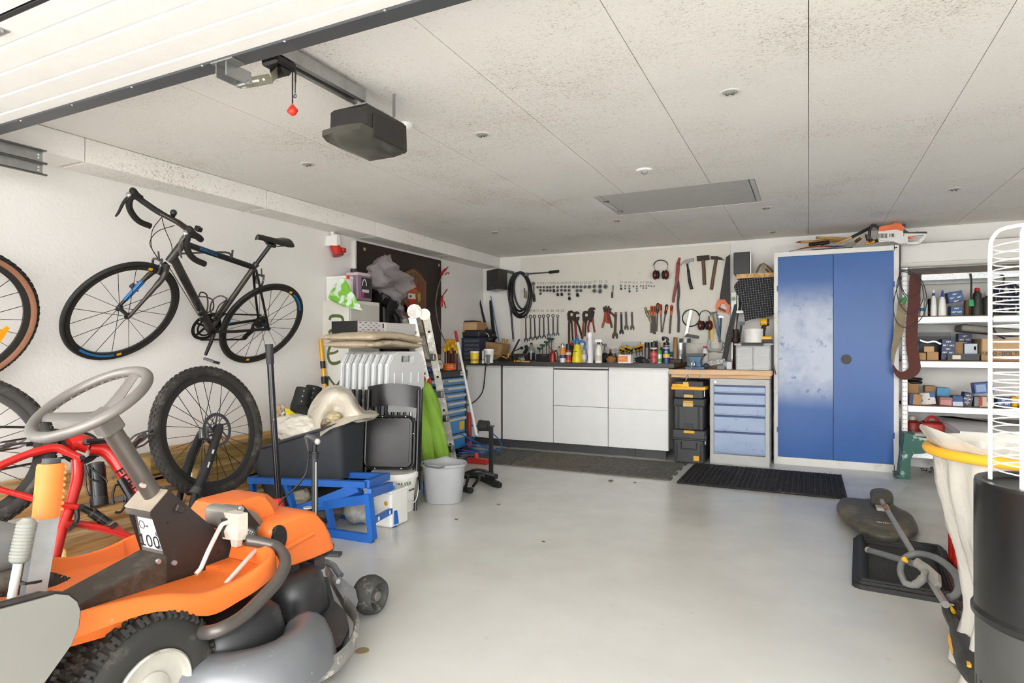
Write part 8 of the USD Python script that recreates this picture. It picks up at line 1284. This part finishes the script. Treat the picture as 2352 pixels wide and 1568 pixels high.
# ---- on the dark worktop, from right to left
q,s=wb(1571,829,WT);t=Thing('metal_pipes','short bundle of grey ventilation pipe sleeves on the worktop','pipe');t.add('sleeve',M().cyl((q[0]-.02,6.42,WT),(q[0]-.02,6.42,WT+.20),.058,n=28),C('#a5a7a9',.3,.7));t.add('sleeve',M().cyl((q[0]-.02,6.42,WT+.06),(q[0]-.02,6.42,WT+.13),.0595,n=28),C('#8d9092',.4,.6));t.add('upper_sleeve',M().cyl((q[0]+.02,6.47,WT+.2),(q[0]+.02,6.47,WT+.245),.058,n=24),C('#7f8487',.35,.6));t.done()
q,s=wb(1553,834,WT);t=Thing('mallet','mallet standing on its steel head, wooden handle up, at the worktop end','mallet');t.add('head',M().box(q+V(-.06,-.03,0),q+V(.055,.03,.042),.006),OLD);t.add('handle',M().tube([q+V(-.008,0,.04),q+V(-.006,0,.25)],[.021,.019],12),WOOD('#8d6c42','#5f4527',2));t.done()
GL=C('#2f8f45',.45)
can('spray_can','black and silver spray can, left of the red cleaner can','spray can',1480,1493,786,833,WT,C('#5a5a5b',.35,.3),BLK,.22,.9)[0].done();can('spray_can','red spray can with white print and black cap','spray can',1494,1509,785,834,WT,C('#b03231',.4),BLK,.22,.95,[(.72,.82,'#151515'),(.86,.93,'#dddddd'),(.45,.62,'#c4605a'),(.1,.3,'#c0504a')])[0].done();can('spray_can','short silver spray can with a green cap','spray can',1509,1520,803,834,WT,C('#b5bdba',.35,.3),GL,.3,.95,[(.1,.5,'#3d9a58')])[0].done();can('bottle','dark bottle with a yellow cap between the spray cans','bottle',1514,1525,790,828,WT,C('#22211d',.35),YEL,.12,.5,(),BPF)[0].done()
t,p,s,r,h=can('spray_can','blue and yellow lubricant spray can with a black trigger top','spray can',1523,1538,786,834,WT,C('#24396e',.35),BLK,.12,.95,[(.80,.97,'#d8d4c8'),(.30,.5,'#d6b93a')]);t.add('brand_panel',M().text('Z1',.018,BACK((p[0]+.004,p[1]-r-.002,p[2]+h*.53)),.002,True),WPL,False);t.add('trigger_top',M().tube(spl([p+V(.005,0,h),p+V(.012,0,h+.035),p+V(-.03,-.01,h+.045),p+V(-.022,-.02,h+.02)],4),.012,8),BLK);t.done()
can('spray_can','white and blue spray can directly left of the mallet','spray can',1538,1549,792,830,WT,C('#dfe3e4',.4),None,0,.9,[(.3,.62,'#2f6f96'),(.05,.22,'#27506f')])[0].done()
can('spray_can','grey-capped can standing behind the red spray can','spray can',1500,1511,779,826,WT,C('#4d4f50',.4),C('#5f6162',.5),.15,.9)[0].done()
one('work_gloves','pair of crumpled black and grey work gloves on the worktop','gloves',M().blob(wb(1470,833,WT)[0]+V(0,.02,.030),(.055,.045,.032),.45,3,5,3).blob(wb(1487,834,WT)[0]+V(0,.01,.022),(.055,.04,.022),.5,3,8,3),C('#2a2b2f',.85,v=.2,vs=12,c2='#6a6e78',thr=(.58,.62),s2=14.));one('white_cord','small loop of white cord on the gloves','cord',M().tube(spl([wb(x,y,WT)[0]+V(0,-.02,.012)for x,y in((1450,829),(1456,833),(1464,832),(1460,829),(1452,830))],4),.004,6),WPL)
p,s=wb(1448,830,WT);t=Thing('screwdriver_rack','grey wall rack holding yellow and black screwdrivers','rack');a,b=aY(1428,793,6.58),aY(1470,797,6.58);t.add('back',M().box((a[0],6.58,WT+.10),(b[0],YB,WT+.215),.002),C('#b9bcc4',.45));t.add('front_lip',M().box((a[0],6.50,WT+.10),(b[0],6.51,WT+.13),.002),C('#cfd0d2',.4));t.done()
for k,(x,y)in enumerate(((1426,801),(1431,804),(1438,798),(1444,800),(1450,802),(1460,799),(1467,797),(1473,795))):
 a=aY(x,y,6.47);b=a+V(.022,.05,-.085);d=unit(b-a)
 if k==0:sd0=Thing('screwdriver','first screwdriver from the left in the grey rack','screwdriver','yellow and black screwdrivers in the grey rack',T=frame(a,(1,0,0),np.cross(d,(1,0,0))));L=1;sd0 .add('grip',M().lathe([(0,-.02),(.014,-.015),(.016,.0),(.013,.03),(.012,.045),(0,.048)],12),BLK);sd0 .add('yellow_ring',M().lathe([(.0,-.024),(.013,-.022),(.0165,-.012),(.0165,-.006),(0,-.006)],12).cyl((0,0,.022),(0,0,.034),.0145,n=12),YEL);sd0 .add('blade',M().cyl((0,0,.045),(0,0,.13),.0035,n=6),CHRV);sd0 .done()
 else:sd0 .copy(frame(a,(1,0,0),np.cross(d,(1,0,0))),['','second','third','fourth','fifth','sixth','seventh','eighth'][k]+' screwdriver from the left in the grey rack')
p,s=wb(1434,834,WT);t=Thing('screw_box','white carton with an orange label on the worktop','carton');t.add('body',M().box(p+V(-.062,0,0),p+V(.062,.10,.082),.002),C('#e2dfda',.5));t.add('label',M().box(p+V(-.062,-.001,.014),p+V(.032,.002,.068),.0004),C('#dc7b2f',.5))
for z in(.055,.042,.03):t.add('label_line',M().box(p+V(-.05,-.0018,z),p+V(.01,0,z+.004),.0003),C('#eeb884',.5))
t.done()
p,s=wb(1402,833,WT);t=Thing('leather_pouch','brown leather pouch on dark tools in the middle of the worktop','pouch');t.add('pouch',M().blob(p+V(.01,-.005,.036),(.050,.03,.036),.12,2,3,3),C('#8a5a2c',.6,v=.15));t.done();can('bottle','dark bottle with a red top behind the leather pouch','bottle',1395,1409,802,830,WT,BLK,C('#a3222a',.4),.25,.35,(),BPF)[0].done();can('bottle','small dark glass bottle right of the leather pouch','bottle',1408,1418,811,830,WT,C('#38362f',.25),C('#3b5a8a',.4),.2,.4,(),BPF)[0].done()
t=Thing('wall_outlet','white double wall outlet above the worktop','outlet');a,b=aY(1397,796,YB0),aY(1420,811,YB0);t.add('plate',M().box((a[0],YB0-.008,b[2]),(b[0],YB0+.004,a[2]),.003),WPL)
for f in(.27,.73):x=a[0]+(b[0]-a[0])*f;t.add('outlet',M().lathe([(.012,0),(.020,.004),(.022,.004),(.022,0)],18,BACK((x,YB0-.008,(a[2]+b[2])/2)),ring=True),C('#cfcdc6',.5))
t.add('plug',M().cyl((x,YB0-.03,(a[2]+b[2])/2),(x,YB0-.008,(a[2]+b[2])/2),.017),C('#b9b7b0',.5));t.add('cable',M().tube(spl([(x,YB0-.03,(a[2]+b[2])/2),(x+.03,YB0-.04,b[2]-.02),(x+.08,YB0-.03,b[2]-.01),(x+.10,YB0-.02,b[2]+.04)],5),.004,6),C('#c9c7c0',.5));t.done()
p,s=wb(1388,832,WT);t=Thing('air_tool','black air tool standing with its chrome neck up, right of the white spray bottle','air tool');t.add('body',M().blob(p+V(0,.02,.05),(.035,.04,.05),.3,2,6,3),BLK);t.add('neck',M().cyl(p+V(.0,.02,.08),p+V(.002,.02,.16),.012),CHRV);t.add('eye',M().tor(.012,.005,16,6,BACK(p+V(.002,.02,.175))),IRON);t.done()
def spray_head(t,p,h,col,col2):t.add('collar',M().cyl(p+V(0,0,h-.004),p+V(0,0,h+.02),.015),col2);t.add('spray_head',M().loft([[p+V(x,y,z)for x,y in((-.034,-.010),(.038,-.010),(.038,.010),(-.034,.010))]for z in(h+.02,h+.032)]+[[p+V(x,y,h+.046)for x,y in((-.028,-.007),(.030,-.007),(.030,.007),(-.028,.007))]]),col);t.add('trigger',M().tube(spl([p+V(.022,0,h+.024),p+V(.036,0,h+.004),p+V(.042,0,h-.014)],4),.005,6),col2)
SPF=[(0,0),(.96,0),(1,.03),(1,.45),(.9,.7),(.62,.88),(.36,.97),(.36,1),(0,1)]
t,p,s,r,h=can('spray_bottle','white spray bottle with a white and dark blue trigger head','spray bottle',1367,1383,790,833,WT,C('#e2e0da',.4),None,0,.8,[(.12,.4,'#c9c2b4')],SPF);spray_head(t,p,h,WPL,C('#1d2a44',.4));t.done()
t,p,s,r,h=can('spray_can','tall white and magenta spray can with a white cap','spray can',1348,1362,763,833,WT,C('#d9d6de',.35),WPL,.13,.96);t.add('magenta_swoosh',M().sheet(np.array([[p+V(-r*1.01*math.cos(a*.9),-r*1.02*math.sin(a*.9),h*f)for a in np.linspace(.15,.9+.35*math.sin(f*9),8)]for f in np.linspace(.03,.8,20)]),.0012),C('#a3288f',.4));t.done()
t,p,s,r,h=can('spray_bottle','grey translucent spray bottle with a white print, in front of the magenta can','spray bottle',1336,1350,797,832,WT,C('#a5a8a9',.3),None,0,.8,[(.2,.5,'#d5d6d4')],SPF);spray_head(t,p,h,C('#dcdcd8',.4),WPL);t.done()
t,p,s,r,h=can('pressure_sprayer','yellow pressure sprayer bottle with a blue pump head','sprayer',1314,1338,791,832,WT,C('#e6d219',.35,v=.03),None,0,.8,(),[(0,0),(.96,0),(1,.04),(.98,.25),(.78,.7),(.58,.93),(.55,1),(0,1)]);SB=C('#2c6ea8',.4);t.add('pump_head',M().lathe([(0,h),(r*.5,h),(r*.52,h+.03),(r*.35,h+.055),(r*.18,h+.06),(r*.18,h+.085),(r*.3,h+.09),(0,h+.092)],20,mv(*p)),SB);t.add('pump_arm',M().rb(p+V(-.068,-.008,h+.022),p+V(.06,.01,h+.046),.006,3).tube(spl([p+V(.05,0,h+.03),p+V(.078,0,h+.02),p+V(.072,0,h-.05)],4),.010,8),SB);t.add('print',M().box(p+V(-.03,-r*.86,h*.58),p+V(.01,-r*.66,h*.64),.001),C('#6a8a4a',.5));t.done()
can('spray_can','red and orange paint can with a black cap','spray can',1299,1312,790,832,WT,C('#8d2f2a',.4),BLK,.3,.9,[(.6,.78,'#c9c2bb'),(.05,.2,'#c95a2b')])[0].done();can('spray_can','blue and orange spray can with silver top','spray can',1286,1299,789,832,WT,C('#c9cdd2',.35,.2),CHRV,.1,.55,[(.12,.25,'#d8d8d8'),(.25,.45,'#28386a'),(.45,.9,'#d08a42')])[0].done();can('spray_can','black can with a red lid behind the yellow sprayer','spray can',1304,1318,785,826,WT,BLK,C('#a52a24',.4),.15,1.)[0].done();can('bottle','pale green slim bottle behind the blue and orange can','bottle',1280,1288,793,826,WT,C('#c3d2b4',.4),GREYP,.12,.5,(),BPF)[0].done();can('bottle','small white bottle with a pointed tip behind the red oil can','bottle',1271,1281,793,820,WT,WPL,WPL,.3,.25)[0].done()
t,p,s,r,h=can('oil_can','red oil can with a long thin spout','oil can',1262,1277,806,831,WT,C('#8f1d22',.35),None,0,.8,(),[(0,0),(1,0),(1,.6),(.8,.85),(.4,.95),(.4,1),(0,1)]);t.add('spout',M().tube([p+V(0,0,h),p+V(-.02,0,h+.02),p+V(-.062,.0,h+.075)],[.012,.006,.003],8),C('#6d4638',.4));t.add('handle',M().tube(spl([p+V(.02,0,h*.9),p+V(.045,-.01,h*1.05),p+V(.07,-.02,h*.4)],4),.006,8),C('#6d3028',.4));t.done()
p,s=wb(1246,830,WT);t=Thing('tool_case','low black tool case behind the red oil can','tool case');t.add('case',M().rb(p+V(-.09,.03,0),p+V(.085,.18,.078),.006,2),C('#151516',.4));t.add('clasp',M().box(p+V(-.02,.028,.06),p+V(.03,.034,.07),.001),GREYP);t.done()
for k,(x,y0,y1)in enumerate(((1239,800,816),(1246,793,815),(1255,786,815),(1261,778,814),(1267,778,814))):
 lab=['shortest','second','third','fourth','rightmost'][k]+' green-handled hex key standing in the rack behind the black tool case';a,b=aY(x,y0,6.55),aY(x,y1,6.55);t=Thing('hex_key',lab,'hex key','green T-handle hex keys');t.add('shaft',M().cyl(b,a,.005,n=6),CHRV);t.add('handle',M().tube([a+V(-.026,-.004,.004),a+V(.026,.0,-.002)],.012,10).tube([a,a-V(0,0,.035)],.010,10),C('#1d4d3a',.45));t.done()
t,p,s,r,h=can('bottle','clear bottle with a dark label and black cap','bottle',1212,1229,787,828,WT,C('#8f9190',.15),BLK,.1,.35,[(.02,.5,'#1d2028')],[(0,0),(.97,0),(1,.02),(1,.58),(.85,.75),(.38,.94),(.36,1),(0,1)]);t.add('white_label',M().box(p+V(.004,-r-.002,h*.06),p+V(.024,-r*.9,h*.44),.0005),C('#c3c4c6',.5));t.done()
t=Thing('power_tool','black and yellow power tools with cables heaped on the worktop','power tool');p,s=wb(1165,831,WT);rr_=random.Random(5)
t.add('body',M().rb(p+V(-.13,.02,0),p+V(.04,.12,.07),.02,3),BLK);t.add('second_body',M().rb(p+V(.0,.08,0),p+V(.16,.2,.085),.02,3),C('#26241f',.5));t.add('yellow_part',M().tube(spl([p+V(-.12,-.0,.05),p+V(-.06,-.01,.06),p+V(.0,-.0,.045),p+V(.02,.0,.09)],4),.010,8).rb(p+V(.07,-.02,0),p+V(.14,.02,.02),.006,2),C('#c88a1c',.45));m=M()
for k in range(6):c_=p+V(rr_.uniform(-.12,.1),rr_.uniform(0,.05),.06);m.tube(spl([c_,c_+V(rr_.uniform(-.08,.08),-.02,rr_.uniform(.0,.05)),c_+V(rr_.uniform(-.1,.1),-.03,-.055)],5),.004,6)
t.add('cables',m,BLK);t.done()
one('saw_blade_tool','slanting dark grey pruning saw standing up from the heap on the worktop','saw',M().bar(aY(1176,812,6.25),aY(1193,779,6.3),.012,.022,(1,0,1)),C('#4a4b4c',.45,.3));one('glue_gun','green and black trigger tool leaning behind the worktop heap','hand tool',M().tube([aY(1182,806,6.5),aY(1196,799,6.5)],.006,8).sph(aY(1198,799,6.5),(.022,.02,.018),8).tube(spl([aY(x,y,6.48)for x,y in((1207,794),(1210,800),(1204,812))],4),.022,10),C('#1b2a24',.5));one('white_tray','white tray behind the power tools on the worktop','tray',M().rb(aY(1180,815,6.45)*V(1,1,0)+V(0,0,WT),aY(1212,815,6.45)*V(1,1,0)+V(0,.12,WT+.07),.008,2),WPL)
one('utility_knife','orange and white utility knife at the worktop front','knife',M().rb(wb(1206,832,WT)[0]+V(-.03,0,0),wb(1206,832,WT)[0]+V(.045,.03,.016),.006,2),C('#d08a4a',.5));one('glove_bundle','pale patterned cloth glove on the worktop heap','glove',M().blob(wb(1197,831,WT)[0]+V(0,.01,.026),(.035,.03,.026),.4,3,2,3),C('#7d8c80',.9,v=.25,vs=30))
p=aY(1138,830,6.35);T_=frame((p[0],6.36,WT+.135),(1,0,-.16),(0,1,0));t=Thing('carton','brown cardboard box with printed drawings, tilted on the worktop heap','carton');t.add('body',M().box((-.15,-.09,-.07),(.12,.12,.07),.002,T_),CARD)
for k in(-.10,-.03,.045):t.add('print',M().tor(.022,.0018,16,4,T_@frame((k,-.091,0),(1,0,0),(0,0,1))).box((k-.032,-.0915,.045),(k-.029,-.0895,-.05),.0002,T_),C('#5f4427',.7))
t.done();one('plane_handles','two wooden tool handles and black tool behind the printed cardboard box','hand tool',M().tube([aY(1157,792,6.5),aY(1156,777,6.5)],.017,10).tube([aY(1163,794,6.5),aY(1165,779,6.5)],.015,10),WDH)
BSK=C('#9a9d9c',.4);can('tub','yellow paint tub with a white lid on the worktop','tub',1080,1100,806,834,WT,C('#e0bd22',.45),C('#dfe3ec',.4),.12,1.04,[(.2,.42,'#a88a2a')],[(0,0),(.88,0),(.9,.02),(1,.98),(1,1),(0,1)])[0].done();can('socket_tool','grey steel socket adapter standing beside the yellow tub','adapter',1105,1114,805,834,WT,STEEL,None,0,.9,(),[(0,0),(1.1,0),(1.1,.25),(.8,.3),(.8,1),(0,1)])[0].done();can('tub','white paint tub without label, beside the steel adapter','tub',1111,1134,801,833,WT,C('#dcdcd8',.4),WPL,.1,1.04,(),[(0,0),(.88,0),(.9,.02),(1,.98),(1,1),(0,1)])[0].done();one('bolt_head','large grey bolt standing in front of the white tub','bolt',M().lathe([(0,0),(.018,0),(.018,.06),(.026,.062),(.026,.085),(0,.088)],6,mv(*(wb(1121,836,WT)[0]))),STEEL)
a,b=aY(1048,800,6.12),aY(1101,800,6.12);zt_=aY(1075,775,6.12)[2];t=Thing('drawer_organizer','dark blue small-parts organizer with clear drawers on the worktop end','organizer');t.add('case',M().box((a[0],6.12,WT),(b[0],6.42,zt_),.004),C('#1f2c4d',.45))
for k in range(5):z0_=WT+.012+k*(zt_-WT-.02)/5;t.add('drawer',M().box((a[0]+.11,6.112,z0_),(b[0]-.012,6.13,z0_+(zt_-WT)/5-.016),.003),C('#55555a',.25,v=.2,vs=30))
t.done();t=Thing('machine_case','dark grey rounded tool case with a yellow tag on the blue organizer','tool case');t.add('case',M().rb((a[0]+.02,6.14,zt_+.001),(b[0]-.01,6.40,zt_+.085),.03,4),C('#2d3036',.5));t.add('yellow_tag',M().box((a[0]+.03,6.135,zt_+.066),(a[0]+.10,6.16,zt_+.082),.001),YEL);t.done();t=Thing('carton','brown cardboard box with a black strip on the grey tool case','carton');zc=zt_+.087;t.add('body',M().box((a[0]+.015,6.16,zc),(b[0]-.05,6.40,zc+.095),.002),CARD);t.add('black_strip',M().box((a[0]+.05,6.18,zc+.095),(b[0]-.11,6.36,zc+.112),.003),BLK);t.add('flap',M().box((a[0]+.08,6.157,zc+.002),(b[0]-.056,6.16,zc+.078),.001),CARDL);t.done()
one('black_bag','crumpled black bag with white strap piled behind the organizer','bag',M().blob(aY(1117,772,6.4),(.13,.09,.085),.4,2.5,3,3),C('#191a1a',.6,v=.2),True);one('bag_strap','white curved strap on the black bag','strap',M().tube(spl([aY(x,y,6.29)for x,y in((1107,766),(1114,764),(1121,768),(1123,774))],5),.006,6),C('#c9ccc9',.5))
one('black_tube','left black tube leaning in the left back corner','tube',M().tube([aY(1100,682,6.58),aY(1109,722,6.54),aY(1119,762,6.5)],[.011,.014,.017],10),BLK);one('black_tube','right, thicker black tube leaning in the left back corner','tube',M().tube([aY(1126,690,6.6),aY(1128,710,6.58),aY(1134,766,6.5)],[.012,.020,.021],10),BLK);one('blue_rod','thin light blue rod leaning in the left back corner','rod',M().tube([aY(1127,679,6.62),aY(1146,782,6.52)],.005,6),C('#3f7fc0',.4))
one('extension_cable','black power cord hanging over the worktop front','cord',M().tube(spl([aY(1140,826,6.05),aY(1124,834,5.96),aY(1116,842,5.93),aY(1113,870,5.93),aY(1108,900,5.94),aY(1090,922,5.9),aY(1070,932,5.86)],6),.006,6),BLK)
